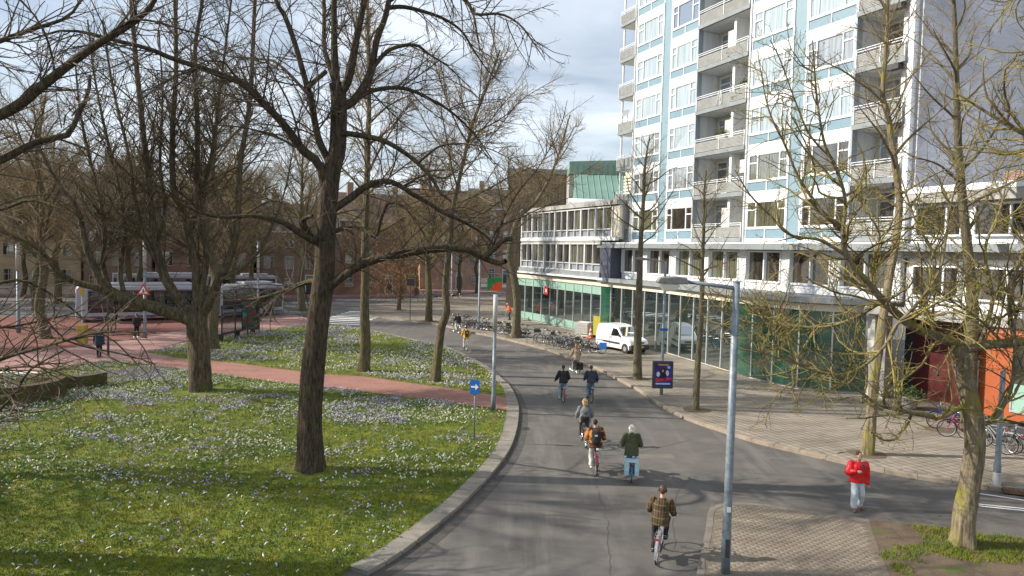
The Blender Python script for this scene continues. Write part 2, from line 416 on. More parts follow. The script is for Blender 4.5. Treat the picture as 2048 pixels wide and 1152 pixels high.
TREE_ELM = dict(trunk=[(-6.08,21.6,-0.2,0.4),(-6.07,21.6,0.32,0.385),(-6.11,21.6,1.49,0.37),(-6.06,21.6,2.89,0.355),(-5.96,21.6,4.12,0.34),(-5.83,21.6,5.35,0.325),(-5.73,21.6,6.27,0.31),(-5.7,21.6,7.33,0.295),(-5.63,21.6,8.39,0.28),(-5.49,21.6,9.45,0.265),(-5.36,21.6,9.9,0.25),(-5.33,21.6,11.27,0.235),(-5.41,21.6,11.88,0.22)],
 limbs=[[(-5.41,21.6,11.88,0.126),(-5.5,21.7,12.83,0.105),(-5.56,21.8,14.4,0.084),(-5.65,21.9,16.79,0.063)],
 [(-5.42,21.6,11.83,0.096),(-5.76,21.9,12.64,0.083),(-5.95,22.2,13.17,0.069),(-6.05,22.5,14.63,0.056),(-6.27,22.8,16.88,0.042)],
 [(-5.33,21.6,11.54,0.141),(-5.0,21.4,12.0,0.123),(-4.72,21.2,13.2,0.105),(-4.48,21.0,14.15,0.088),(-4.22,20.8,15.77,0.07)],
 [(-5.3,21.6,11.17,0.148),(-4.9,21.72,11.42,0.132),(-4.47,21.84,12.21,0.117),(-4.29,21.96,13.29,0.101),(-4.01,22.08,14.23,0.086),(-3.81,22.2,15.93,0.07)],
 [(-5.04,21.6,11.32,0.081),(-4.32,21.97,11.79,0.071),(-3.49,22.33,11.94,0.06),(-2.73,22.7,11.71,0.049),(-2.04,23.07,11.36,0.039),(-1.32,23.43,10.73,0.028),(-0.75,23.8,9.98,0.018)],
 [(-5.35,21.6,10.38,0.096),(-5.03,21.39,10.36,0.087),(-4.06,21.17,10.19,0.079),(-3.46,20.96,9.92,0.07),(-2.81,20.74,9.46,0.061),(-2.33,20.53,8.95,0.052),(-2.11,20.31,8.59,0.044),(-1.8,20.1,8.37,0.035)],
 [(-2.79,20.6,9.45,0.037),(-2.12,20.23,9.89,0.03),(-1.32,19.85,9.91,0.024),(-0.62,19.48,9.71,0.017),(0.14,19.1,9.28,0.01)],
 [(-4.42,21.8,12.35,0.074),(-4.0,22.02,12.95,0.064),(-3.54,22.23,13.21,0.054),(-3.1,22.45,13.28,0.044),(-2.79,22.67,13.1,0.034),(-2.21,22.88,12.79,0.024),(-1.5,23.1,12.19,0.014)],
 [(-3.95,22.1,14.31,0.074),(-3.54,22.39,14.44,0.065),(-2.92,22.67,14.39,0.056),(-2.35,22.96,14.28,0.047),(-1.81,23.24,14.0,0.038),(-1.43,23.53,13.49,0.029),(-0.98,23.81,12.93,0.02),(-0.56,24.1,12.6,0.01)],
 [(-3.92,22.1,14.54,0.074),(-2.84,21.89,15.08,0.065),(-1.6,21.67,14.44,0.055),(-1.31,21.46,13.97,0.046),(-0.54,21.24,13.92,0.037),(0.06,21.03,13.55,0.027),(0.5,20.81,12.92,0.018),(0.79,20.6,12.45,0.008)],
 [(-5.66,21.6,9.62,0.111),(-5.93,21.46,10.3,0.103),(-6.1,21.31,11.4,0.095),(-6.15,21.17,11.62,0.087),(-6.49,21.03,12.87,0.08),(-6.75,20.89,13.62,0.072),(-6.95,20.74,14.0,0.064),(-7.22,20.6,15.2,0.056)],
 [(-6.1,21.0,11.58,0.074),(-5.94,21.3,11.9,0.072),(-5.73,21.6,12.22,0.07)],
 [(-5.68,21.6,8.54,0.148),(-5.82,21.37,9.41,0.138),(-6.29,21.14,9.83,0.128),(-6.74,20.91,10.49,0.119),(-7.36,20.68,11.14,0.109),(-7.78,20.45,11.56,0.099),(-8.22,20.22,11.69,0.089),(-8.75,19.98,11.86,0.08),(-9.42,19.75,12.02,0.07),(-10.01,19.52,12.23,0.06),(-10.82,19.29,12.37,0.05),(-11.37,19.06,12.47,0.041),(-11.91,18.83,12.45,0.031),(-12.57,18.6,12.13,0.021)],
 [(-7.83,20.6,11.59,0.037),(-8.04,20.35,11.83,0.03),(-8.18,20.1,12.04,0.023),(-8.53,19.85,12.01,0.016),(-8.9,19.6,11.7,0.008)],
 [(-5.99,20.8,11.35,0.052),(-7.05,21.25,12.33,0.041),(-7.73,21.7,12.57,0.031),(-8.96,22.15,12.77,0.021),(-9.95,22.6,13.19,0.011)],
 [(-5.86,21.6,7.12,0.126),(-5.96,21.29,7.14,0.113),(-6.24,20.98,7.34,0.1),(-6.6,20.66,7.61,0.086),(-6.96,20.35,7.75,0.073),(-7.38,20.04,7.79,0.06),(-8.06,19.73,7.74,0.047),(-8.54,19.41,7.83,0.034),(-9.08,19.1,8.14,0.021)],
 [(-6.31,21.2,7.34,0.067),(-6.43,21.4,7.88,0.058),(-6.77,21.6,8.21,0.049),(-7.26,21.8,8.35,0.04),(-7.74,22.0,8.26,0.032),(-8.37,22.2,7.91,0.023),(-8.99,22.4,7.59,0.014)],
 [(-6.04,21.6,7.14,0.096),(-6.17,21.33,7.47,0.08),(-6.23,21.07,7.75,0.065),(-5.87,20.8,7.87,0.049)],
 [(-6.0,21.6,5.93,0.089),(-6.27,21.96,5.89,0.08),(-6.8,22.31,5.72,0.07),(-7.23,22.67,5.55,0.061),(-7.94,23.03,5.33,0.052),(-8.61,23.39,5.18,0.043),(-9.31,23.74,5.14,0.034),(-9.93,24.1,5.34,0.024)],
 [(-5.62,21.6,5.69,0.148),(-5.42,21.45,5.87,0.141),(-4.81,21.31,6.3,0.134),(-4.26,21.16,6.58,0.127),(-3.47,21.02,6.78,0.12),(-2.68,20.87,6.93,0.113),(-1.91,20.73,7.02,0.105),(-1.39,20.58,7.01,0.098),(-1.07,20.44,6.88,0.091),(-0.72,20.29,6.72,0.084),(-0.37,20.15,6.62,0.077),(-0.19,20.0,6.69,0.07)],
 [(-0.82,20.2,6.78,0.089),(-0.48,20.17,7.08,0.083),(-0.29,20.13,7.27,0.076),(-0.03,20.1,7.33,0.07)],
 [(-0.72,20.2,6.99,0.03),(-0.39,20.18,7.66,0.024),(0.19,20.15,7.93,0.019),(0.82,20.13,8.23,0.014),(1.57,20.1,8.52,0.008)],
 [(-0.58,20.2,7.07,0.03),(-0.24,20.08,7.99,0.025),(0.16,19.96,8.69,0.021),(0.7,19.84,9.38,0.016),(1.22,19.72,10.4,0.012),(1.39,19.6,11.12,0.007)],
 [(-5.64,21.6,7.33,0.081),(-5.39,21.46,7.44,0.076),(-4.89,21.33,7.61,0.07),(-4.62,21.19,7.62,0.064),(-4.33,21.05,7.43,0.058),(-4.03,20.92,7.31,0.052),(-3.87,20.78,7.81,0.047),(-3.66,20.65,8.25,0.041),(-3.48,20.51,8.29,0.035),(-3.2,20.37,8.22,0.029),(-2.87,20.24,7.88,0.023),(-2.49,20.1,7.37,0.018)],
 [(-5.6,21.6,8.02,0.118),(-4.99,21.7,8.46,0.111),(-4.62,21.8,8.79,0.103),(-4.24,21.9,8.98,0.096),(-3.86,22.0,9.03,0.088),(-3.47,22.1,8.88,0.081),(-3.16,22.2,8.66,0.073),(-2.69,22.3,8.43,0.066),(-2.21,22.4,8.12,0.058),(-1.75,22.5,7.93,0.051),(-1.35,22.6,7.74,0.043),(-0.85,22.7,7.42,0.036),(-0.58,22.8,7.12,0.028)],
 [(-3.44,21.9,8.86,0.037),(-2.75,21.98,9.25,0.03),(-2.14,22.05,9.19,0.023),(-1.54,22.13,9.6,0.016),(-0.85,22.2,9.93,0.008)]])
TREE_MULTI = dict(trunk=[(-14.5,33.0,-0.24,0.5),(-14.5,33.0,0.35,0.492),(-14.53,33.0,1.3,0.484),(-14.6,33.0,2.24,0.476),(-14.69,33.0,3.18,0.468),(-14.71,33.0,3.76,0.46)],
 limbs=[[(-14.64,33.0,3.18,0.336),(-15.02,32.8,3.49,0.314),(-16.38,32.6,3.97,0.292),(-17.47,32.4,4.28,0.269),(-18.22,32.2,4.66,0.247),(-18.58,32.0,4.92,0.225)],
 [(-18.27,32.0,4.68,0.192),(-18.39,31.94,4.92,0.174),(-18.82,31.88,5.84,0.155),(-19.15,31.81,6.93,0.137),(-19.26,31.75,7.71,0.118),(-19.53,31.69,8.61,0.1),(-20.01,31.62,9.21,0.082),(-20.63,31.56,10.29,0.063),(-21.12,31.5,11.58,0.045)],
 [(-18.49,32.0,4.83,0.16),(-19.51,31.6,5.14,0.136),(-20.0,31.2,5.61,0.111),(-20.5,30.8,6.52,0.087),(-21.5,30.4,7.16,0.062),(-22.27,30.0,7.55,0.038)],
 [(-18.22,32.2,4.66,0.128),(-18.77,32.5,5.9,0.113),(-18.86,32.8,7.27,0.098),(-19.21,33.1,8.89,0.083),(-19.84,33.4,10.76,0.068),(-20.47,33.7,13.11,0.053),(-20.86,34.0,15.49,0.038)],
 [(-17.7,32.4,4.32,0.12),(-18.11,32.75,5.68,0.106),(-18.06,33.1,7.3,0.092),(-18.47,33.45,9.4,0.079),(-19.24,33.8,11.76,0.065),(-20.01,34.15,14.61,0.051),(-20.55,34.5,17.51,0.038)],
 [(-14.88,33.0,3.64,0.24),(-15.9,32.94,4.93,0.221),(-16.26,32.89,5.81,0.202),(-16.49,32.83,6.75,0.182),(-16.61,32.78,7.8,0.163),(-16.74,32.72,9.38,0.144),(-17.0,32.67,12.31,0.125),(-17.29,32.61,15.65,0.106),(-17.43,32.56,17.84,0.087),(-17.65,32.5,20.45,0.068)],
 [(-14.76,33.0,3.64,0.224),(-14.75,33.09,4.2,0.207),(-14.79,33.18,5.83,0.189),(-15.16,33.27,7.44,0.172),(-15.5,33.36,8.64,0.154),(-15.96,33.44,9.46,0.137),(-16.04,33.53,12.48,0.12),(-15.92,33.62,14.81,0.102),(-16.0,33.71,18.28,0.085),(-16.15,33.8,21.04,0.068)],
 [(-14.53,33.0,3.53,0.24),(-14.26,32.93,3.83,0.22),(-13.68,32.87,5.15,0.2),(-13.26,32.8,5.95,0.18),(-12.82,32.73,7.09,0.16),(-12.64,32.67,8.28,0.14),(-12.52,32.6,10.6,0.12),(-12.05,32.53,13.52,0.1),(-11.82,32.47,17.94,0.08),(-11.58,32.4,20.11,0.06)],
 [(-14.53,33.0,3.77,0.176),(-14.51,33.23,5.04,0.159),(-14.42,33.46,6.68,0.143),(-14.92,33.69,9.5,0.126),(-15.04,33.91,12.57,0.11),(-15.26,34.14,16.12,0.093),(-15.01,34.37,18.53,0.077),(-14.99,34.6,20.94,0.06)],
 [(-16.22,32.8,5.81,0.112),(-16.83,32.52,7.08,0.097),(-17.13,32.24,8.88,0.082),(-17.3,31.96,11.07,0.067),(-17.8,31.68,13.86,0.052),(-18.06,31.4,16.58,0.038)],
 [(-15.17,33.3,7.44,0.112),(-14.81,33.64,9.03,0.097),(-14.36,33.98,11.42,0.082),(-14.15,34.32,14.32,0.067),(-13.93,34.66,17.24,0.052),(-13.71,35.0,20.19,0.038)],
 [(-13.43,32.6,5.33,0.096),(-12.65,32.96,5.8,0.081),(-11.85,33.32,6.74,0.067),(-11.39,33.68,7.93,0.052),(-10.93,34.04,9.62,0.037),(-10.58,34.4,12.05,0.022)],
 [(-16.57,33.0,6.75,0.096),(-16.29,33.3,8.51,0.08),(-16.67,33.6,10.62,0.063),(-16.69,33.9,13.7,0.046),(-16.99,34.2,17.03,0.03)]])
TREE_MOSSY = dict(trunk=[(11.15,17.0,-0.16,0.255),(11.16,17.0,0.13,0.247),(11.17,17.0,0.81,0.239),(11.26,17.0,1.68,0.231),(11.3,17.0,2.67,0.224),(11.1,17.0,3.64,0.216),(10.9,17.0,4.37,0.208),(10.75,17.0,4.97,0.2)],
 limbs=[[(10.81,17.0,4.97,0.124),(10.13,16.89,5.19,0.115),(9.58,16.78,5.39,0.106),(9.09,16.67,5.69,0.098),(8.66,16.56,6.04,0.089),(8.17,16.44,6.5,0.08),(7.63,16.33,7.07,0.071),(7.49,16.22,7.63,0.063),(7.03,16.11,7.96,0.054),(6.63,16.0,8.28,0.045)],
 [(7.57,16.2,7.07,0.043),(6.93,16.08,7.39,0.037),(6.2,15.96,7.49,0.031),(5.69,15.84,7.91,0.024),(5.19,15.72,8.34,0.018),(4.8,15.6,8.86,0.011)],
 [(10.82,17.0,4.85,0.124),(11.3,16.83,5.01,0.113),(12.1,16.67,5.14,0.101),(12.92,16.5,5.38,0.09)],
 [(7.44,16.1,7.52,0.046),(7.41,15.98,8.3,0.041),(7.09,15.87,9.05,0.035),(6.8,15.75,9.47,0.029),(6.55,15.63,10.31,0.023),(6.39,15.52,11.13,0.017),(6.28,15.4,11.62,0.011)],
 [(7.09,16.0,9.18,0.025),(6.48,15.8,9.69,0.021),(6.04,15.6,10.39,0.017),(5.61,15.4,11.19,0.013),(5.31,15.2,11.54,0.009)],
 [(6.98,16.0,7.95,0.037),(6.37,15.96,8.71,0.032),(5.99,15.92,9.47,0.026),(5.67,15.88,10.01,0.02),(5.47,15.84,10.54,0.015),(5.25,15.8,11.5,0.009)],
 [(8.32,15.6,5.16,0.037),(8.45,15.53,5.55,0.034),(8.9,15.45,6.12,0.03),(9.25,15.38,6.79,0.027),(9.3,15.3,7.54,0.023),(9.3,15.22,8.07,0.02),(9.38,15.15,8.7,0.016),(9.56,15.07,9.43,0.013),(9.69,15.0,9.94,0.009)],
 [(8.5,15.6,5.54,0.037),(8.28,15.53,5.17,0.034),(7.81,15.45,4.7,0.031),(7.29,15.38,4.47,0.027),(6.73,15.3,4.51,0.024),(6.28,15.22,4.66,0.021),(5.7,15.15,5.08,0.018),(5.42,15.07,5.75,0.014),(5.04,15.0,6.07,0.011)],
 [(10.91,17.0,3.46,0.062),(10.33,16.85,3.23,0.056),(9.86,16.7,3.31,0.049),(8.9,16.55,3.51,0.043),(8.45,16.4,3.69,0.037),(7.75,16.25,4.19,0.03),(7.07,16.1,4.47,0.024),(6.21,15.95,4.67,0.018),(5.13,15.8,5.0,0.011)],
 [(11.09,17.0,3.28,0.062),(11.56,16.88,3.13,0.056),(11.91,16.76,3.95,0.049),(11.88,16.64,4.93,0.043),(11.75,16.52,5.65,0.036),(11.96,16.4,6.59,0.03)],
 [(7.12,16.2,4.45,0.019),(6.12,16.1,5.44,0.016),(5.38,16.0,5.89,0.013),(4.67,15.9,6.11,0.01),(4.18,15.8,6.44,0.007)],
 [(8.79,16.7,6.03,0.043),(8.08,16.88,5.53,0.038),(7.45,17.07,5.31,0.033),(6.55,17.25,5.33,0.027),(5.63,17.43,5.41,0.022),(4.93,17.62,5.88,0.017),(4.58,17.8,6.61,0.011)],
 [(10.2,17.0,5.18,0.056),(10.03,17.2,6.03,0.046),(10.33,17.4,7.0,0.035),(9.91,17.6,7.97,0.025),(9.59,17.8,9.09,0.015)],
 [(11.29,17.0,4.98,0.056),(11.66,17.2,6.06,0.046),(11.54,17.4,7.27,0.035),(11.99,17.6,8.27,0.025),(12.3,17.8,9.4,0.015)],
 [(11.98,16.8,5.09,0.062),(11.66,16.6,6.11,0.049),(11.78,16.4,7.28,0.036),(12.05,16.2,8.19,0.022)],
 [(8.62,16.6,6.04,0.043),(8.48,16.85,6.73,0.035),(8.8,17.1,7.57,0.027),(8.4,17.35,8.41,0.019),(8.61,17.6,9.29,0.011)],
 [(11.75,16.8,5.02,0.037),(10.83,16.37,5.64,0.03),(9.85,15.93,6.11,0.022),(9.13,15.5,6.45,0.015)]])
TREE_EDGE = dict(trunk=[(-15.3,15.0,-0.1,0.55),(-15.3,15.0,0.5,0.45),(-15.2,15.1,3,0.4),(-15.1,15.1,6,0.36),(-15.2,15,9,0.3),(-15.4,15,13,0.2),(-15.3,15.2,17,0.1)],
 limbs=[[(-15.21,15.0,8.44,0.136),(-12.84,14.94,8.9,0.124),(-10.69,14.88,9.56,0.111),(-9.82,14.81,10.12,0.098),(-9.05,14.75,10.68,0.086),(-8.35,14.69,11.13,0.073),(-7.85,14.62,11.37,0.06),(-7.36,14.56,11.76,0.048),(-7.08,14.5,12.34,0.035)],
 [(-8.51,14.7,11.05,0.031),(-7.7,14.53,11.45,0.024),(-6.62,14.37,11.22,0.017),(-5.86,14.2,10.95,0.01)],
 [(-15.36,15.0,6.86,0.099),(-13.04,15.14,7.77,0.09),(-11.0,15.29,8.67,0.081),(-10.35,15.43,9.08,0.072),(-9.68,15.57,9.3,0.063),(-9.65,15.71,9.63,0.053),(-9.46,15.86,10.2,0.044),(-9.49,16.0,10.67,0.035)],
 [(-15.42,15.0,5.17,0.062),(-13.31,14.75,3.98,0.054),(-11.54,14.5,3.96,0.046),(-10.32,14.25,4.55,0.038),(-9.14,14.0,4.91,0.03),(-8.0,13.75,5.22,0.022),(-6.8,13.5,5.27,0.014)],
 [(-15.44,15.0,4.53,0.05),(-12.69,14.6,2.55,0.042),(-10.91,14.2,3.11,0.035),(-9.81,13.8,3.84,0.028),(-9.14,13.4,4.51,0.021),(-8.21,13.0,4.98,0.014)],
 [(-15.31,15.0,8.75,0.087),(-13.11,15.3,10.42,0.074),(-11.74,15.6,11.06,0.06),(-10.74,15.9,11.6,0.047),(-10.04,16.2,12.04,0.034),(-9.77,16.5,12.92,0.021)],
 [(-11.14,14.0,4.06,0.025),(-9.96,13.75,4.44,0.021),(-9.01,13.5,4.55,0.017),(-8.19,13.25,4.37,0.013),(-7.57,13.0,4.06,0.008)],
 [(-15.39,15.0,6.02,0.062),(-13.3,15.4,6.05,0.052),(-12.09,15.8,5.84,0.043),(-11.25,16.2,6.06,0.033),(-10.59,16.6,5.59,0.024),(-10.25,17.0,5.09,0.014)],
 [(-15.3,15.0,5.38,0.05),(-12.55,15.12,5.01,0.04),(-11.03,15.25,5.08,0.03),(-10.14,15.38,5.25,0.02),(-9.34,15.5,5.48,0.011)],
 [(-15.23,15.0,7.92,0.062),(-12.18,14.75,7.97,0.05),(-10.66,14.5,7.57,0.038),(-9.67,14.25,7.78,0.026),(-8.82,14.0,7.59,0.014)]])
TRUNK_C = [(-8.2,39.3,-0.14,0.34),(-8.18,39.3,0.28,0.312),(-8.08,39.3,1.55,0.284),(-8.16,39.3,3.5,0.256),(-8.13,39.3,5.17,0.228),(-8.18,39.3,7.38,0.2),(-8.12,39.3,9.58,0.172),(-8.07,39.3,12.31,0.144),(-8.05,39.3,15.02,0.116),(-8.14,39.3,17.98,0.088),(-8.21,39.3,21.44,0.06)]
TRUNK_D = [(-3.91,36.8,-0.13,0.27),(-3.89,36.8,0.27,0.251),(-3.74,36.8,1.93,0.232),(-3.6,36.8,3.03,0.213),(-3.38,36.8,3.69,0.193),(-3.48,36.8,5.02,0.174),(-3.37,36.8,6.45,0.155),(-3.22,36.8,7.79,0.136),(-3.16,36.8,9.0,0.117),(-2.69,36.8,11.32,0.098),(-2.22,36.8,13.37,0.078),(-1.49,36.8,15.41,0.059),(-0.89,36.8,17.18,0.04)]
TRUNK_J = [(12.64,24.7,-0.13,0.21),(12.66,24.7,0.17,0.195),(12.72,24.7,1.15,0.181),(12.73,24.7,2.04,0.166),(12.87,24.7,3.81,0.152),(13.04,24.7,5.57,0.137),(13.34,24.7,8.53,0.122),(13.11,24.7,10.24,0.108),(12.77,24.7,11.94,0.093),(12.56,24.7,12.61,0.079),(12.6,24.7,14.13,0.064),(12.57,24.7,15.81,0.05),(12.45,24.7,17.14,0.035)]
TRUNK_K = [(18.66,28.5,-0.27,0.28),(18.61,28.5,1.37,0.251),(18.57,28.5,4.62,0.221),(18.41,28.5,6.23,0.192),(17.89,28.5,9.42,0.163),(17.55,28.5,11.98,0.133),(17.36,28.5,14.32,0.104),(17.14,28.5,16.84,0.074),(16.86,28.5,18.95,0.045)]
TRUNK_H = [(7.0,38.6,-0.16,0.27),(6.98,38.6,0.34,0.236),(6.91,38.6,3.36,0.201),(6.92,38.6,5.55,0.167),(6.93,38.6,7.72,0.133),(7.0,38.6,9.88,0.099),(7.02,38.6,11.76,0.064),(7.23,38.6,13.36,0.03)]
TRUNK_I = [(8.28,31.2,-0.12,0.17),(8.28,31.2,0.33,0.15),(8.3,31.2,2.34,0.13),(8.37,31.2,4.57,0.11),(8.33,31.2,6.33,0.09),(8.33,31.2,8.08,0.07),(8.3,31.2,9.39,0.05),(8.34,31.2,10.69,0.03)]
TRUNK_F = [(0.37,55.9,-0.16,0.38),(0.39,55.9,0.71,0.339),(0.42,55.9,3.09,0.297),(0.05,55.9,5.26,0.256),(-0.3,55.9,6.62,0.215),(0.31,55.9,9.38,0.174),(1.84,55.9,10.98,0.133),(3.14,55.9,13.73,0.091),(4.2,55.9,17.62,0.05)]
def in_poly(P, poly):
    x, y = P[:, 0], P[:, 1]
    c = np.zeros(len(P), bool)
    n = len(poly)
    for i in range(n):
        x0, y0 = poly[i]; x1, y1 = poly[(i + 1) % n]
        if y0 == y1: continue
        k = ((y0 > y) != (y1 > y)) & (x < (x1 - x0) * (y - y0) / (y1 - y0) + x0)
        c ^= k
    return c

def smooth_line(pts, step=0.6):
    """Catmull-Rom through pts, resampled at even steps"""
    P = [np.array(p, float) for p in pts]
    P = [2 * P[0] - P[1]] + P + [2 * P[-1] - P[-2]]
    out = []
    for i in range(1, len(P) - 2):
        for t in np.linspace(0, 1, 12, endpoint=False):
            a, b, c, d = P[i - 1], P[i], P[i + 1], P[i + 2]
            out.append(0.5 * (2 * b + (c - a) * t + (2 * a - 5 * b + 4 * c - d) * t * t + (3 * b - a - 3 * c + d) * t ** 3))
    out.append(P[-2])
    out = np.array(out)
    L = np.concatenate([[0], np.cumsum(np.linalg.norm(np.diff(out, axis=0), axis=1))])
    n = max(2, int(round(L[-1] / step)) + 1)
    q = np.linspace(0, L[-1], n)
    return np.stack([np.interp(q, L, out[:, 0]), np.interp(q, L, out[:, 1])], 1)

def offset_line(P, d):
    T = np.gradient(P, axis=0); T /= np.linalg.norm(T, axis=1)[:, None]
    N = np.stack([-T[:, 1], T[:, 0]], 1)
    return P + N * (d[:, None] if hasattr(d, '__len__') else d)

# ================================================================ THE SETTING: ground, road, lawns, paths
m_gutter = layered('gutter_asphalt', (0.075, 0.07, 0.066), [((0.12, 0.11, 0.10), 3, 0.5, 0.75, (1, 1, 1)), ((0.05, 0.047, 0.045), 9, 0.55, 0.7, (1, 1, 1))], bump=0.3)
m_asphalt = layered('asphalt', (0.128, 0.117, 0.107), [((0.09, 0.084, 0.079), 0.45, 0.42, 0.68, (0.6, 1.3, 1)), ((0.165, 0.152, 0.138), 1.3, 0.5, 0.78, (1, 1, 1)), ((0.06, 0.057, 0.055), 0.22, 0.56, 0.8, (1, 0.5, 1)), ((0.20, 0.19, 0.17), 26, 0.58, 0.8, (1, 1, 1)), ((0.07, 0.066, 0.062), 55, 0.55, 0.75, (1, 1, 1)), ((0.155, 0.145, 0.13), 0.5, 0.52, 0.66, (2.6, .25, 1))], rough=0.85, bump=0.35, bscale=120)
m_farasphalt = layered('far_street', (0.115, 0.112, 0.112), [((0.17, 0.165, 0.16), 0.3, 0.45, 0.7, (1, 1, 1))], rough=0.85)
m_redpath = layered('red_brick_path', (0.30, 0.145, 0.115), [((0.19, 0.115, 0.085), 0.35, 0.5, 0.68, (1, 1, 1)), ((0.36, 0.19, 0.15), 3.0, 0.5, 0.7, (1, 3, 1)), ((0.22, 0.11, 0.09), 1.2, 0.45, 0.7, (1, 1, 1)), ((0.38, 0.21, 0.17), 9, 0.5, 0.75, (1, 1, 1)), ((0.16, 0.1, 0.085), 30, 0.58, 0.75, (1, 1, 1))], bump=0.3)
m_redlane = layered('red_bus_lane', (0.20, 0.075, 0.062), [((0.13, 0.06, 0.052), 0.5, 0.4, 0.65, (1, 1, 1)), ((0.26, 0.115, 0.095), 5, 0.55, 0.8, (1, 1, 1))], bump=0.2)
m_pinkpave = layered('pink_brick_pavement', (0.34, 0.195, 0.17), [((0.23, 0.14, 0.12), 0.3, 0.5, 0.68, (1, 1, 1)), ((0.27, 0.155, 0.14), 0.8, 0.45, 0.7, (1, 1, 1)), ((0.43, 0.28, 0.245), 14, 0.55, 0.8, (1, 1, 1))], bump=0.25)
m_lawn = layered('lawn_soil_and_moss', (0.12, 0.15, 0.014), [((0.18, 0.18, 0.016), 0.8, 0.45, 0.62, (1, 1, 1)), ((0.055, 0.095, 0.02), 3.5, 0.5, 0.66, (1, 1, 1)), ((0.115, 0.09, 0.04), 0.55, 0.6, 0.74, (1, 1, 1)), ((0.045, 0.07, 0.02), 16, 0.55, 0.72, (1, 1, 1))], bump=1.0, bscale=22)
m_dirt = layered('bare_soil', (0.14, 0.10, 0.07), [((0.09, 0.065, 0.045), 2.5, 0.45, 0.7, (1, 1, 1)), ((0.2, 0.16, 0.11), 9, 0.55, 0.8, (1, 1, 1)), ((0.09, 0.12, 0.03), 1.4, 0.56, 0.68, (1, 1, 1))], bump=0.7, bscale=30)
m_kerb = layered('kerb_concrete', (0.25, 0.225, 0.19), [((0.18, 0.16, 0.135), 1.2, 0.42, 0.7, (1, 1, 1)), ((0.38, 0.345, 0.295), 6, 0.55, 0.8, (1, 1, 1)), ((0.14, 0.15, 0.08), 2.2, 0.62, 0.78, (1, 1, 1))], bump=0.35, bscale=50)
m_paint = layered('road_paint', (0.72, 0.71, 0.68), [((0.45, 0.44, 0.42), 4, 0.55, 0.8, (1, 1, 1))], rough=0.7, bump=0.1)

tag(MB().add([(-900, -300, -0.03), (900, -300, -0.03), (900, 1500, -0.03), (-900, 1500, -0.03)], [(0, 1, 2, 3)]).build('ground', m_farasphalt), kind='structure')
road_poly = [(-30, -8), (60, -8), (60, 26), (20, 26), (9, 60), (-12, 80), (-26, 66), (-16, 55), (-4, 40), (-4, 22), (-12, 5), (-30, -2)]
tag(MB().add([(x, y, 0.0) for x, y in road_poly], [tuple(range(len(road_poly)))]).build('road', m_asphalt), kind='structure')

# repairs: patches of newer and older asphalt laid flush, thin sealed cracks
m_patch = layered('asphalt_patch', (0.105, 0.098, 0.091), [((0.14, 0.13, 0.12), 2.0, .45, .7, (1, 1, 1))], rough=.85, bump=.3, bscale=120)
m_patch2 = layered('worn_asphalt_patch', (0.175, 0.16, 0.142), [((0.13, 0.12, 0.11), 1.6, .45, .7, (1, 1, 1))], rough=.9, bump=.35, bscale=90)
m_tar = mat('tar_seal', (0.05, 0.047, 0.045), .6)
for (x, y, w, l, a, m_) in ((5.1, 24.2, 1.3, .55, 8, m_patch2), (1.9, 19.0, .9, 2.4, 75, m_patch), (7.0, 21.6, 2.6, .9, -12, m_patch), (.9, 44.5, 1.0, 3.2, 115, m_patch), (5.0, 29.5, 1.2, .8, 20, m_patch), (11.3, 20.6, 2.0, .6, -15, m_patch2), (-1.0, 51.5, 1.2, 2.6, 118, m_patch2)):
    c, s_ = math.cos(R(a)), math.sin(R(a)); q = []
    for i in range(16):
        an = i / 16 * 6.283; k = max(abs(math.cos(an)), abs(math.sin(an))) ** -.85 * rnd.uniform(.93, 1.05)
        u, v = math.cos(an) * k * w / 2, math.sin(an) * k * l / 2; q.append((x + u * c - v * s_, y + u * s_ + v * c, .003))
    tag(MB().add(q, [tuple(range(16))]).build('road_patch', m_), kind='structure')
def crack(pts, w=.016):
    P = smooth_line(pts, .25); P = P + np.random.default_rng(int(P[0, 0] * 100) % 97).normal(0, .022, P.shape); Q = offset_line(P, w)
    tag(MB().add([tuple(p) + (.0045,) for p in P] + [tuple(p) + (.0045,) for p in Q[::-1]], [tuple(range(2 * len(P)))]).build('road_crack', m_tar), kind='structure')
crack([(2.2, 14.5), (2.6, 18), (2.7, 22), (2.9, 27), (2.6, 32), (1.5, 38), (-.6, 45), (-3.5, 52)], .012)
crack([(4.0, 16.5), (5.0, 20.5), (6.6, 22.4), (10, 22.2), (13, 20.6)], .012)
crack([(.2, 18.2), (1.4, 18.5), (2.5, 18.2)]); crack([(2.7, 24), (4.5, 24.6), (6.8, 26.4)])
lk = smooth_line(LAWN_KERB, 0.62)
wk = np.interp(lk[:, 1], [14, 30, 40, 62], [0.50, 0.55, 0.38, 0.26])
lk_in = offset_line(lk, wk)
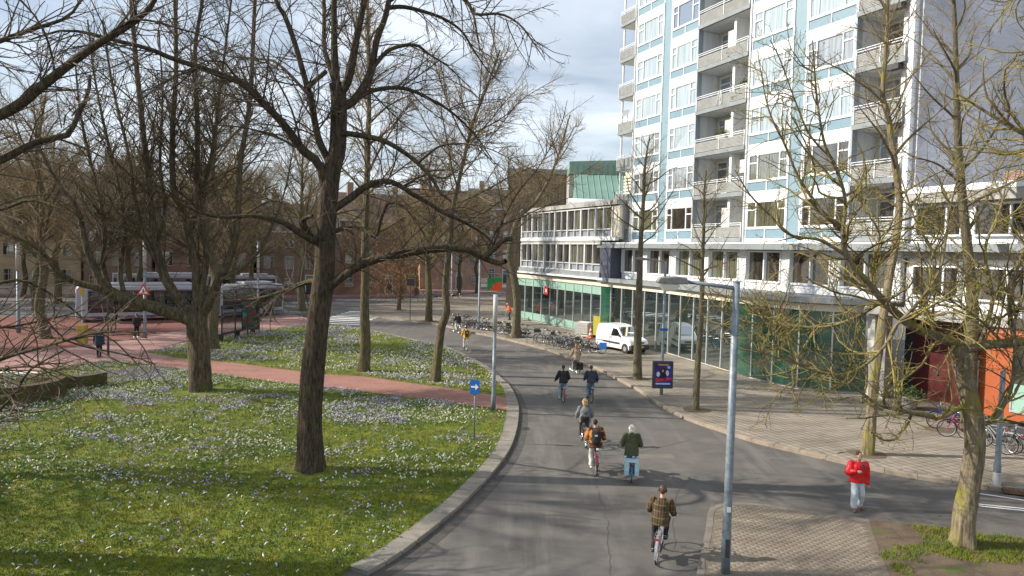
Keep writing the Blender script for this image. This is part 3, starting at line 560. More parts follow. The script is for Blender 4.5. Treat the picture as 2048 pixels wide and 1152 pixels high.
# each kerb slab of the lawn edge is a piece
kerb_root = tag(MB().add([tuple(p) + (0.07,) for p in lk] + [tuple(p) + (0.07,) for p in lk_in[::-1]], [tuple(range(2 * len(lk)))]).build('lawn_kerb', m_gutter), kind='structure')
for i in range(len(lk) - 1):
    a, b, c, d = lk[i], lk[i + 1], lk_in[i + 1], lk_in[i]
    g = 0.016
    def mixp(p, q, t): return p + (q - p) * t
    a2, b2, c2, d2 = mixp(a, b, g / 0.62), mixp(b, a, g / 0.62), mixp(c, d, g / 0.62), mixp(d, c, g / 0.62)
    h = 0.11 + rnd.uniform(-.004, .004)
    mb = MB(); k = 0.02
    o_ = [a2, b2, c2, d2]; cc = sum(o_) / 4
    mb.add([(p[0], p[1], -0.02) for p in o_] + [(p[0], p[1], h - k) for p in o_] + [tuple(p + (cc - p) * 0.05) + (h,) for p in o_],
           [(0, 1, 5, 4), (1, 2, 6, 5), (2, 3, 7, 6), (3, 0, 4, 7), (4, 5, 9, 8), (5, 6, 10, 9), (6, 7, 11, 10), (7, 4, 8, 11), (8, 9, 10, 11)])
    mb.build('kerb_stone', m_kerb, kerb_root)
# gutter band of darker asphalt along the kerb
gut = offset_line(lk, -np.interp(lk[:, 1], [14, 30, 45, 62], [0.42, 0.38, 0.2, 0.1]))
tag(MB().add([tuple(p) + (0.004,) for p in lk] + [tuple(p) + (0.004,) for p in gut[::-1]], [tuple(range(2 * len(lk)))]).build('gutter', m_gutter), kind='structure')

i_low = int(np.argmin(np.abs(lk_in[:, 1] - 30.4))); i_up = int(np.argmin(np.abs(lk_in[:, 1] - 33.1)))
pl = smooth_line(PATH_LOW, 1.0); pu = smooth_line(PATH_UP, 1.0)
lawn_a = [tuple(p) for p in lk_in[:i_low + 1]] + [tuple(p) for p in pl[1:]] + [(-60, 28), (-60, 6), (-20, 4), (-7, 8)]
lawn_b = [tuple(p) for p in lk_in[i_up:]] + [tuple(p) for p in smooth_line(LAWN_B_TOP, 1.2)[::-1][1:]] + [tuple(p) for p in pu[::-1][1:]]
path_p = [tuple(p) for p in lk_in[i_low:i_up + 1]] + [tuple(p) for p in pu[1:]] + [tuple(p) for p in pl[::-1][4:]]
def sheet(name, poly, z, m, kind='structure', drop=0.25):
    mb = MB(); n = len(poly)
    ar = sum(poly[i][0] * poly[(i + 1) % n][1] - poly[(i + 1) % n][0] * poly[i][1] for i in range(n))
    if ar < 0: poly = poly[::-1]
    mb.add([(x, y, z) for x, y in poly] + [(x, y, z - drop) for x, y in poly], [tuple(range(n))] + [((i + 1) % n, i, n + i, n + (i + 1) % n) for i in range(n)])
    return tag(mb.build(name, m), kind=kind)
sheet('lawn', lawn_a, 0.10, m_lawn)
sheet('lawn', lawn_b, 0.10, m_lawn)
red_zone = [tuple(p) for p in pl[::-1][:9]]
pink = [(-60, 26.5), (-27.32, 34.33)] + [tuple(p) for p in pl[6:][::-1]] + [(-14, 40.5), tuple(PATH_UP[-3])] + [tuple(p) for p in PATH_UP[-2:]] + LAWN_B_TOP[1:] + [(-17.2, 64.0), (-21.4, 70.5)] + BUS_EDGE[::-1][1:] + [(-60, 14)]
pink = [(-60, 27.5), (-27.32, 34.33), (-24.83, 37.23), (-24.35, 38.74), (-23.45, 40.43), (-21.38, 40.2), (-20.3, 39.7), (-20.67, 42.75), (-22.86, 44.28)] + LAWN_B_TOP[1:] + [(-17.3, 64.2), (-21.6, 70.5)] + BUS_EDGE[::-1][1:] + [(-60, 36)]
path_p = [tuple(p) for p in lk_in[i_low:i_up + 1]] + PATH_UP[1:] + [(-22.6, 44.0), (-20.3, 39.7)] + PATH_LOW[:9][::-1][1:]
sheet('path', path_p, 0.085, m_redpath)
sheet('pavement', pink, 0.092, m_pinkpave)
lane = [(-60, 36)] + BUS_EDGE[:-1] + [(-24.5, 69.5), (-34, 66), (-60, 60)]
sheet('bus_lane', lane, 0.01, m_redlane, drop=0.02)
# pale kerb line between pavement and bus lane
be = smooth_line(BUS_EDGE, 1.0); be2 = offset_line(be, 0.18)
bk = tag(MB().add([tuple(p) + (0.05,) for p in be] + [tuple(p) + (0.05,) for p in be2[::-1]], [tuple(range(2 * len(be)))]).build('bus_stop_kerb', m_kerb), kind='structure')
for i in range(len(be) - 1):
    a, b, c, d = be[i], be[i] + (be[i + 1] - be[i]) * .985, be2[i] + (be2[i + 1] - be2[i]) * .985, be2[i]
    MB().prism([tuple(a), tuple(b), tuple(c), tuple(d)], -0.01, 0.115).build('kerb_stone', m_kerb, bk)

# zebra crossing
zroot = None
for i in range(9):
    t = i / 8
    x = -17.0 + 0.6 * t + (rnd.random() - .5) * .05; y = 63.9 + t * 12.2
    ln = 4.6
    dxx, dyy = 0.985, -0.17
    tag(MB().add([(x - ln * .25, y + .05, 0.012), (x - ln * .25 + ln * dxx, y + .05 + ln * dyy, 0.012), (x - ln * .25 + ln * dxx, y + .8 + ln * dyy, 0.012), (x - ln * .25, y + .8, 0.012)], [(0, 1, 2, 3)]).build('zebra_stripe', m_paint), kind='structure')
# give-way markings on the side road
for seg in ([(13.92, 21.12), (13.40, 20.13)], [(13.40, 20.13), (15.0, 19.72), (17, 19.2)], [(13.95, 21.15), (15.5, 20.35), (17, 19.7)], [(13.5, 19.93), (15.0, 19.52), (17, 19.0)]):
    P = np.array(seg); Q = offset_line(P, 0.09)
    tag(MB().add([tuple(p) + (0.006,) for p in P] + [tuple(p) + (0.006,) for p in Q[::-1]], [tuple(range(2 * len(P)))]).build('road_marking', m_paint), kind='structure')
# far street kerb line and pavement in front of the houses
sheet('far_pavement', [(-90, 80), (-62, 86), (-30, 93), (-14, 103), (-1, 120), (-8, 128), (-30, 110), (-90, 96)], 0.10, m_pinkpave)

# ---------------- right-hand pavement of square slabs
pk = smooth_line(PAVE_KERB[:29], 0.95)
m_pavebase = layered('pavement_joint_sand', (0.245, 0.213, 0.172), [((0.18, 0.157, 0.127), 1.2, 0.4, 0.7, (1, 1, 1))], bump=0.3)
PAVE_ROT = R(-66.6)
m_slab = paver('pavement_slab', [(0.265, 0.23, 0.186), (0.29, 0.252, 0.203), (0.275, 0.24, 0.193), (0.31, 0.27, 0.217), (0.25, 0.217, 0.175), (0.285, 0.248, 0.20)], (0.3, 0.3), PAVE_ROT, (0.15, 0.131, 0.105), nscale=0.55)
pk_in = offset_line(pk, -0.16)
far_end = PAVE_KERB[29:]
pave_poly = [tuple(p) for p in pk_in] + far_end + [(-5.2, 112), (3, 112), (5, 80), (13, 52), (22, 40), (24, 24), (24, 16.5), (20, 18.4)]
pave = sheet('pavement', pave_poly, 0.121, m_pavebase)
def kerb_row(line, inner, root, name, h, m, jitter=0.004):
    for i in range(len(line) - 1):
        a, b, c, d = line[i], line[i] + (line[i + 1] - line[i]) * .988, inner[i] + (inner[i + 1] - inner[i]) * .988, inner[i]
        hh = h + rnd.uniform(-jitter, jitter)
        mb = MB(); o_ = [a, b, c, d]; cc = sum(o_) / 4
        ar = sum(o_[k][0] * o_[(k + 1) % 4][1] - o_[(k + 1) % 4][0] * o_[k][1] for k in range(4))
        if ar < 0: o_ = o_[::-1]
        mb.add([(p[0], p[1], -0.02) for p in o_] + [(p[0], p[1], hh - .018) for p in o_] + [tuple(p + (cc - p) * 0.05) + (hh,) for p in o_],
               [(0, 1, 5, 4), (1, 2, 6, 5), (2, 3, 7, 6), (3, 0, 4, 7), (4, 5, 9, 8), (5, 6, 10, 9), (6, 7, 11, 10), (7, 4, 8, 11), (8, 9, 10, 11)])
        mb.build(name, m, root)
m_kerb2 = layered('kerb_sandstone', (0.32, 0.265, 0.205), [((0.22, 0.18, 0.14), 1.6, 0.42, 0.7, (1, 1, 1)), ((0.4, 0.34, 0.27), 7, 0.55, 0.8, (1, 1, 1))], bump=0.3)
kerb_row(pk, pk_in, pave, 'kerb_stone', 0.135, m_kerb2)
def tiles(poly, holes, size, rot, gap, z0, z1, name, root, m, half=False, nmax=300):
    c, s = math.cos(rot), math.sin(rot)
    P = np.array(poly); 
    U = np.stack([P[:, 0] * c + P[:, 1] * s, -P[:, 0] * s + P[:, 1] * c], 1)
    i0, i1 = int(U[:, 0].min() / size[0]) - 1, int(U[:, 0].max() / size[0]) + 1
    j0, j1 = int(U[:, 1].min() / size[1]) - 1, int(U[:, 1].max() / size[1]) + 1
    I, J = np.meshgrid(np.arange(i0, i1), np.arange(j0, j1)); I = I.ravel(); J = J.ravel()
    off = np.where(J % 2 == 0, 0.5, 0.0) * size[0] if half else 0.0
    cu = (I + .5) * size[0] + off; cv = (J + .5) * size[1]
    ok = np.ones(len(cu), bool)
    for du, dv in ((-.5, -.5), (.5, -.5), (.5, .5), (-.5, .5)):
        u = cu + du * size[0]; v = cv + dv * size[1]
        W = np.stack([u * c - v * s, u * s + v * c], 1)
        ok &= in_poly(W, poly)
        for (hx, hy, hr) in holes: ok &= (W[:, 0] - hx) ** 2 + (W[:, 1] - hy) ** 2 > hr * hr
    cu, cv = cu[ok], cv[ok]
    W = np.stack([cu * c - cv * s, cu * s + cv * c], 1)
    vis = (W[:, 1] > 0.4) & (np.abs(W[:, 0]) < W[:, 1] * 0.745) & (W[:, 1] > 14.6)
    W = W[vis]
    order = np.argsort(np.hypot(W[:, 0], W[:, 1])); W = W[order]
    hx, hy = size[0] / 2 - gap, size[1] / 2 - gap; k = 0.003
    base = np.array([(-hx, -hy, z0), (hx, -hy, z0), (hx, hy, z0), (-hx, hy, z0), (-hx, -hy, z1 - k), (hx, -hy, z1 - k), (hx, hy, z1 - k), (-hx, hy, z1 - k), (-hx + k, -hy + k, z1), (hx - k, -hy + k, z1), (hx - k, hy - k, z1), (-hx + k, hy - k, z1)])
    fb = np.array([(0, 1, 5, 4), (1, 2, 6, 5), (2, 3, 7, 6), (3, 0, 4, 7), (4, 5, 9, 8), (5, 6, 10, 9), (6, 7, 11, 10), (7, 4, 8, 11), (8, 9, 10, 11)])
    me = np_mesh(name, base, fb, m)
    rr = np.random.default_rng(5)
    for p in W[:nmax]:
        o = link(name, me, root, (p[0], p[1], rr.normal(0, 0.0022)), rot)
        o.rotation_euler = (rr.normal(0, .006), rr.normal(0, .006), rot + rr.normal(0, .006))
    W = W[nmax:]
    if len(W):
        B = base[4:].copy(); fb2 = fb[4:] - 4; bx = B[:, 0] * c - B[:, 1] * s; by = B[:, 0] * s + B[:, 1] * c
        V = np.empty((len(W), 8, 3)); V[:, :, 0] = W[:, :1] + bx; V[:, :, 1] = W[:, 1:] + by
        V[:, :, 2] = B[:, 2] + rr.normal(0, .001, (len(W), 1)) + rr.normal(0, .0025, (len(W), 1)) * bx + rr.normal(0, .0025, (len(W), 1)) * by
        F = (fb2[None] + (np.arange(len(W)) * 8)[:, None, None]).reshape(-1, 4)
        o = link(name, np_mesh(name, V.reshape(-1, 3), F, m), root); o['kind'] = 'stuff'
tree_pits = [(7.0, 38.63, .62), (8.29, 31.19, .6), (12.66, 24.68, .62), (0.33, 55.87, .75), (-7.77, 66.88, .8), (-12.45, 78.4, .7), (17.6, 28.5, .6)]
tiles(pave_poly, tree_pits, (0.3, 0.3), PAVE_ROT, 0.0028, 0.10, 0.128, 'paving_slab', pave, m_slab)
for x, y, r in tree_pits:
    pts = [(x + r * 1.04 * math.cos(a) * (1 + .1 * math.sin(3 * a + x)), y + r * 1.04 * math.sin(a) * (1 + .12 * math.cos(2 * a))) for a in np.linspace(0, 2 * math.pi, 18, endpoint=False)]
    sheet('tree_pit_soil', pts, 0.125, m_dirt, drop=0.05)

# ---------------- brick island at the junction and the rough grass beside it
isl = smooth_line(ISLAND[:11], 0.5)
isl_poly = [tuple(p) for p in isl] + ISLAND[11:]
m_islbase = layered('island_joint_sand', (0.175, 0.147, 0.115), [((0.14, 0.118, 0.092), 2, 0.4, 0.7, (1, 1, 1))])
island = sheet('brick_pavement', isl_poly, 0.0705, m_islbase)
m_klinker = paver('clinker_brick', [(0.215, 0.18, 0.14), (0.25, 0.208, 0.16), (0.23, 0.19, 0.148), (0.265, 0.222, 0.17), (0.205, 0.17, 0.133)], (0.105, 0.105), R(-8), (0.125, 0.105, 0.085), nscale=0.9)
isl_in = offset_line(isl, -0.17)
kerb_row(isl, isl_in, island, 'kerb_stone', 0.075, layered('island_kerb', (0.21, 0.185, 0.155), [((0.14, 0.12, 0.10), 2, 0.4, 0.7, (1, 1, 1))]))
tiles([tuple(p) for p in isl_in[1:-1]] + [(9.36, 18.3)] + ISLAND[11:], [], (0.21, 0.105), R(-8), 0.0025, 0.05, 0.076, 'clinker', island, m_klinker, half=True)
sheet('verge', GRASS_C, 0.07, m_dirt)

# ---------------- grass tufts and crocuses (nobody could count them)
def sample_poly(poly, n, power=1.6):
    P = np.array(poly); lo, hi = P.min(0), P.max(0)
    lo[1] = max(lo[1], 12.5)
    out = []; tot = 0
    while tot < n:
        Q = rng.uniform(lo, hi, (n * 4, 2))
        Q = Q[in_poly(Q, poly)]
        Q = Q[np.abs(Q[:, 0]) < Q[:, 1] * 0.78]
        Q = Q[rng.random(len(Q)) < (14.0 / np.maximum(Q[:, 1], 14)) ** power]
        out.append(Q); tot += len(Q)
    return np.concatenate(out)[:n]
def vnoise(P, s, seed=0):
    """cheap smooth 2-D value noise"""
    r = np.random.default_rng(seed).random((64, 64))
    q = P * s; i = np.floor(q).astype(int); f = q - i; f = f * f * (3 - 2 * f)
    a = r[i[:, 0] % 64, i[:, 1] % 64]; b = r[(i[:, 0] + 1) % 64, i[:, 1] % 64]; c = r[i[:, 0] % 64, (i[:, 1] + 1) % 64]; d = r[(i[:, 0] + 1) % 64, (i[:, 1] + 1) % 64]
    return (a * (1 - f[:, 0]) + b * f[:, 0]) * (1 - f[:, 1]) + (c * (1 - f[:, 0]) + d * f[:, 0]) * f[:, 1]
def blades(name, P, z, hmin, hmax, w, m, label, per=4, spread=.06):
    n = len(P); k = per
    X = np.repeat(P, k, 0) + rng.normal(0, spread, (n * k, 2))
    a = rng.random(n * k) * 6.283; h = rng.uniform(hmin, hmax, n * k); ln = rng.uniform(.2, .9, n * k) * h; b = rng.random(n * k) * 6.283
    V = np.zeros((n * k, 3, 3))
    V[:, 0, 0] = X[:, 0] - np.cos(a) * w; V[:, 0, 1] = X[:, 1] - np.sin(a) * w; V[:, 0, 2] = z - .005
    V[:, 1, 0] = X[:, 0] + np.cos(a) * w; V[:, 1, 1] = X[:, 1] + np.sin(a) * w; V[:, 1, 2] = z - .005
    V[:, 2, 0] = X[:, 0] + np.cos(b) * ln; V[:, 2, 1] = X[:, 1] + np.sin(b) * ln; V[:, 2, 2] = z + h
    o = link(name, np_mesh(name, V.reshape(-1, 3), np.arange(n * k * 3).reshape(-1, 3), m))
    return tag(o, label, 'grass', kind='stuff')
m_grass = layered('grass_blade', (0.135, 0.18, 0.013), [((0.21, 0.21, 0.016), 0.7, 0.45, 0.62, (1, 1, 1)), ((0.055, 0.11, 0.022), 2.2, 0.5, 0.68, (1, 1, 1)), ((0.17, 0.16, 0.06), 0.9, 0.6, 0.74, (1, 1, 1))], rough=0.7, bump=0)
GA = sample_poly(lawn_a, 34000); GB = sample_poly(lawn_b, 9000, 0.8); GC = sample_poly(GRASS_C, 5200, 0.0)
wear = vnoise(GC, 0.9, 3); GC = GC[(wear > 0.38) & ((GC[:, 1] > 15.6 + .8 * wear) | (wear > .72))]
# bare rings of soil round the trunks
def ring_mask(P):
    ok = np.ones(len(P), bool)
    for x, y, r in ((-6.1, 21.6, .85), (-14.5, 33, 1.15), (-8.2, 39.3, .8), (-3.9, 36.8, .65), (-19.6, 46.4, .9)):
        ok &= np.hypot(P[:, 0] - x, P[:, 1] - y) > r * (0.75 + .5 * vnoise(P, 2.0, 9))
    return ok
GA = GA[ring_mask(GA)]; GB = GB[ring_mask(GB)]
blades('grass', GA, .10, .03, .085, .011, m_grass, 'short mossy grass of the near crocus lawn', 4)
blades('grass', GB, .10, .03, .085, .016, m_grass, 'short grass of the far lawn beyond the red path', 4, .09)
blades('grass', GC, .07, .03, .10, .008, m_grass, 'worn rough grass round the tree at the junction', 5, .05)
def crocus(P, z, name, m, label, cat='crocus', smin=.025, smax=.048, bend=.03):
    n = len(P); s = rng.uniform(smin, smax, n); a = rng.random(n) * 6.283
    hx = rng.normal(0, bend, (n, 2)); V = np.zeros((n, 9, 3)); zb = rng.uniform(.025, .06, n)
    V[:, 0, 0] = P[:, 0]; V[:, 0, 1] = P[:, 1]; V[:, 0, 2] = z + zb
    for ring, (rr, hh) in enumerate(((.55, .7), (.62, 1.35))):
        for j in range(4):
            an = a + j * 1.5708 + ring * .4
            wob = rng.uniform(.6, 1.3, n)
            V[:, 1 + ring * 4 + j, 0] = P[:, 0] + np.cos(an) * s * rr * wob + hx[:, 0] * hh
            V[:, 1 + ring * 4 + j, 1] = P[:, 1] + np.sin(an) * s * rr * wob + hx[:, 1] * hh
            V[:, 1 + ring * 4 + j, 2] = z + zb + s * hh * rng.uniform(.8, 1.15, n)
    f = []
    for j in range(4):
        k = (j + 1) % 4
        f += [(0, 1 + j, 1 + k), (1 + j, 5 + j, 1 + k), (1 + k, 5 + j, 5 + k)]
    F = (np.array(f)[None] + (np.arange(n) * 9)[:, None, None]).reshape(-1, 3)
    o = link(name, np_mesh(name, V.reshape(-1, 3), F, m))
    return tag(o, label, cat, kind='stuff')
m_cw = mat('crocus_white', (0.70, 0.70, 0.60), 0.6, var=.08, scale=3)
m_cp = mat('crocus_purple', (0.33, 0.26, 0.50), 0.6, var=.2, scale=2)
m_cl = mat('crocus_lilac', (0.55, 0.50, 0.66), 0.6, var=.15, scale=2)
m_leaf = layered('crocus_leaf', (0.10, 0.19, 0.05), [((0.16, 0.24, 0.08), 3, .45, .65, (1, 1, 1))], rough=.6, bump=0)
CA = sample_poly(lawn_a, 62000, 0.5); CB = sample_poly(lawn_b, 18000, 0.3)
def pick(P, seed, thr, s=.35, ymid=25.0, near=.07):
    d = vnoise(P, s, seed) * .42 + vnoise(P, s * 2.7, seed + 1) * .34 + vnoise(P, s * 6.3, seed + 2) * .24
    band = np.clip((P[:, 1] - 17.5) / (ymid - 17.5), near, 1)
    edge = np.clip((-P[:, 0] + 0.5) / 3.0, .25, 1)
    return P[(rng.random(len(P)) < np.clip((d - thr) * 7.0, .012, 1) * band * edge)]
CA = CA[ring_mask(CA)]; CB = CB[ring_mask(CB)]
n3 = len(CA) // 3
crocus(pick(CA[:n3], 21, .45), .10, 'white_crocuses', m_cw, 'white crocuses scattered over the near lawn')
crocus(pick(CA[n3:2 * n3], 33, .55), .10, 'purple_crocuses', m_cp, 'purple crocuses in drifts over the near lawn')
crocus(pick(CA[2 * n3:], 33, .46), .10, 'lilac_crocuses', m_cl, 'pale lilac crocuses among the purple on the near lawn')
n3 = len(CB) // 3
crocus(pick(CB[:n3], 51, .42), .10, 'white_crocuses', m_cw, 'white crocuses on the far lawn beyond the path', smin=.038, smax=.07)
crocus(pick(CB[n3:2 * n3], 63, .58), .10, 'purple_crocuses', m_cp, 'purple crocuses on the far lawn beyond the path', smin=.038, smax=.07)
crocus(pick(CB[2 * n3:], 63, .42), .10, 'lilac_crocuses', m_cl, 'lilac crocuses on the far lawn beyond the path', smin=.038, smax=.07)
blades('crocus_leaves', pick(sample_poly(lawn_a, 12000, .8), 21, .38), .10, .08, .15, .012, m_leaf, 'tufts of narrow crocus leaves on the near lawn', 5, .04)

def litter(name, P, z, size, m, label, cat='leaves'):
    n = len(P); a = rng.random(n) * 6.283; s_ = rng.uniform(.5, 1.3, n) * size
    V = np.zeros((n, 4, 3))
    for j, (u, v) in enumerate(((1, 0), (.1, .6), (-1, .1), (-.1, -.6))):
        V[:, j, 0] = P[:, 0] + (u * np.cos(a) - v * np.sin(a)) * s_; V[:, j, 1] = P[:, 1] + (u * np.sin(a) + v * np.cos(a)) * s_; V[:, j, 2] = z + rng.uniform(.004, .03, n)
    return tag(link(name, np_mesh(name, V.reshape(-1, 3), np.arange(n * 4).reshape(-1, 4), m)), label, cat, kind='stuff')
m_oldleaf = mat('old_leaf', (.14, .085, .045), .9, var=.4, scale=3)
litter('fallen_leaves', sample_poly(lawn_a, 1500, .6), .15, .045, m_oldleaf, 'brown fallen leaves lying in the grass of the near lawn')
ii = rng.integers(0, len(lk), 700); litter('gutter_leaves', lk[ii] + np.stack([np.abs(rng.normal(0, .10, 700)) + .02, rng.normal(0, .3, 700)], 1), .006, .028, m_oldleaf, 'dry leaf bits swept into the gutter along the lawn kerb')
ii = rng.integers(0, len(pk), 500); litter('gutter_leaves', pk[ii] + np.stack([-np.abs(rng.normal(0, .12, 500)) - .02, rng.normal(0, .3, 500)], 1), .006, .028, m_oldleaf, 'dry leaf bits in the gutter along the right pavement')
gd = thing('gutter_drain', 'small dark drain grate in the gutter at the widest bend of the lawn kerb', 'drain', (.66, 27.6, .002), R(86))
MB().box(-.22, .22, -.14, .14, 0, .008).build('frame', m_gutter, gd)
for i in range(6): MB().box(-.19 + i * .07, -.15 + i * .07, -.11, .11, .008, .014).build('bar', mat('cast_iron', (.04, .038, .036), .6), gd)
# ================================================================ BUILDINGS
m_white = mat('white_panel', (0.72, 0.745, 0.765), 0.55, var=.09, scale=1.0, stretch=(2.2, 2.2, .25))
m_wframe = mat('white_window_frame', (0.74, 0.765, 0.785), 0.45)
m_blue = mat('blue_panel', (0.175, 0.275, 0.335), 0.5, var=.06, scale=1.2)
m_strip = mat('pale_blue_strip', (0.205, 0.305, 0.36), 0.5, var=.05, scale=.9)
m_slate = mat('grey_slab_edge', (0.22, 0.24, 0.25), 0.6, var=.12, scale=1.5)
m_mull = mat('blue_grey_mullion', (0.33, 0.38, 0.43), 0.5)
m_cream = mat('cream_plaster', (0.62, 0.58, 0.48), 0.8, var=.07, scale=1.2)
m_ribs = mat('balcony_parapet', (0.33, 0.335, 0.32), 0.6, var=.12, scale=3)
m_endwall = brick('lavender_grey_brick', (0.43, 0.43, 0.475), (0.50, 0.50, 0.54), (0.55, 0.55, 0.585), 1.0, .42, .13)
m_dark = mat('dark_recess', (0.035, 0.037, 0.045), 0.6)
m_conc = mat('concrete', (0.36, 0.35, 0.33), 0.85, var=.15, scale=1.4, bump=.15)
m_lconc = mat('light_concrete', (0.52, 0.51, 0.48), 0.8, var=.1, scale=1.1)
m_gravel = mat('roof_gravel', (0.22, 0.18, 0.13), 0.95, var=.25, scale=5)
m_alu = mat('aluminium', (0.62, 0.63, 0.62), 0.4, metal=.3)
g_sky = glass('pane_net_curtain', (0.26, 0.31, 0.32), 0.38, .03, (0.95, 1, 1), (0.42, 0.46, 0.46), 2.5, (3, 1, .15))
g_blue = glass('pane_blue', (0.06, 0.10, 0.16), 0.42, .02)
g_grey = glass('pane_grey', (0.14, 0.16, 0.165), 0.36, .03, (1, 1, 1), (0.3, 0.32, 0.31), 2.0, (3, 1, .2))
g_dark = glass('pane_dark', (0.02, 0.019, 0.017), 0.20, .02, (1, 1, 1), (0.06, 0.05, 0.036), 1.2, (2, 1, .4))
g_olive = glass('pane_olive', (0.05, 0.05, 0.035), 0.24, .03, (1, 1, 1), (0.17, 0.18, 0.12), 2.5, (6, 1, .2))
g_shop = glass('shopfront_glass', (0.020, 0.030, 0.029), 0.38, .008, (0.86, 0.95, 0.95))
g_shopg = glass('shopfront_green_glass', (0.016, 0.066, 0.042), 0.14, .02, (0.9, 1, .95), (0.03, 0.10, 0.062), .7, (1, 1, .6))
g_frost = mat('frosted_green_glass', (0.27, 0.43, 0.36), 0.25, var=.08, scale=1.0)
g_far = glass('pane_far_house', (0.04, 0.042, 0.045), 0.22, .03)

T_P0 = (13.34, 44.93); T_ROT = R(-66.6)
def tower_thing(name, label, cat): return thing(name, label, cat, (T_P0[0], T_P0[1], 0), T_ROT)
tw = tower_thing('apartment_tower', 'tall white apartment tower with pale blue panels and recessed balconies', 'apartment building')
ZB = 7.84; ST = 2.8; NF = 8
ztop = ZB + ST * NF
bays = [(-10.78, -7.3), (-6.42, -3.3), (1.75, 5.13), (6.02, 9.33)]
strips = [(-7.3, -6.42), (5.13, 6.02)]
# carcass: blocks behind the panels, leaving the balcony recesses open
MB().box(-10.8, -3.25, .14, 12, ZB - .4, ztop).box(1.70, 9.36, .14, 12, ZB - .4, ztop).build('wall', m_white, tw)
MB().box(-13.0, -10.8, 1.3, 12, ZB - .4, ztop).box(-3.25, 1.70, 1.65, 12, ZB - .4, ztop).box(9.36, 12.25, 1.65, 12, ZB - .4, ztop).build('recess_wall', m_cream, tw)
MB().box(12.25, 12.55, 0, 12.0, ZB - .4, ztop + .3).build('corner_pier', m_white, tw)
MB().box(12.55, 12.75, .30, 14, ZB - 3.2, ztop + .3).build('end_wall', m_endwall, tw)
tag(tw.children[-1], 'windowless lavender grey brick end wall')
MB().box(-13.2, 12.8, -.1, 14, ztop, ztop + .35).build('roof_edge', m_slate, tw)
for a, b in strips: MB().box(a + .02, b - .02, .06, .14, ZB - .3, ztop).build('blue_strip', m_strip, tw)
for x in (-10.86, -3.28, 1.70, 9.36): MB().box(x - .06, x + .06, -.08, .3, ZB - .35, ztop).build('mullion', m_mull if x in (-3.28, 9.36) else m_alu, tw)
def win_frame_mesh(w, h, bars_v, bars_h, fr=.075, depth=.11, name='window', m=None):
    """frame with mullions at bars_v and transoms (x0,x1,z)"""
    mb = MB()
    mb.box(0, fr, 0, depth, 0, h).box(w - fr, w, 0, depth, 0, h).box(fr, w - fr, 0, depth, 0, fr).box(fr, w - fr, 0, depth, h - fr, h)
    for x in bars_v: mb.box(x - fr / 2, x + fr / 2, .004, depth - .004, fr, h - fr)
    for x0, x1, z in bars_h: mb.box(x0, x1, .008, depth - .008, z - fr / 2, z + fr / 2)
    mb.box(-.03, w + .03, -.045, .0, -.05, .012)
    return mb.mesh(name, m or m_wframe)
def pane_mesh(w, h, m):
    return MB().add([(0, 0, 0), (w, 0, 0), (w, 0, h), (0, 0, h)], [(0, 1, 2, 3)]).mesh('pane', m)
WH = 1.58
shared = {}
def tower_window(x0, x1, z, kind, flip):
    w = x1 - x0 - .24; key = (round(w, 2), flip)
    n1, n2 = (.20 * w, .76 * w) if not flip else (.24 * w, .80 * w)
    if key not in shared:
        shared[key] = win_frame_mesh(w, WH, [n1, n2], [(.07, n1 - .037, WH * .68), (n2 + .037, w - .07, WH * .68)])
    o = link('window', shared[key], tw, (x0 + .12, .03, z))
    cells = [(.07, n1 - .037, .07, WH * .68 - .037), (.07, n1 - .037, WH * .68 + .037, WH - .07), (n1 + .037, n2 - .037, .07, WH - .07), (n2 + .037, w - .07, .07, WH * .68 - .037), (n2 + .037, w - .07, WH * .68 + .037, WH - .07)]
    for i, (a, b, c, d) in enumerate(cells):
        gk = (key, i, kind.name)
        if gk not in shared: shared[gk] = pane_mesh(b - a, d - c, kind)
        p = link('pane', shared[gk], o, (a, .06, c))
        p.rotation_euler = (rnd.uniform(-.012, .012), 0, rnd.uniform(-.012, .012))
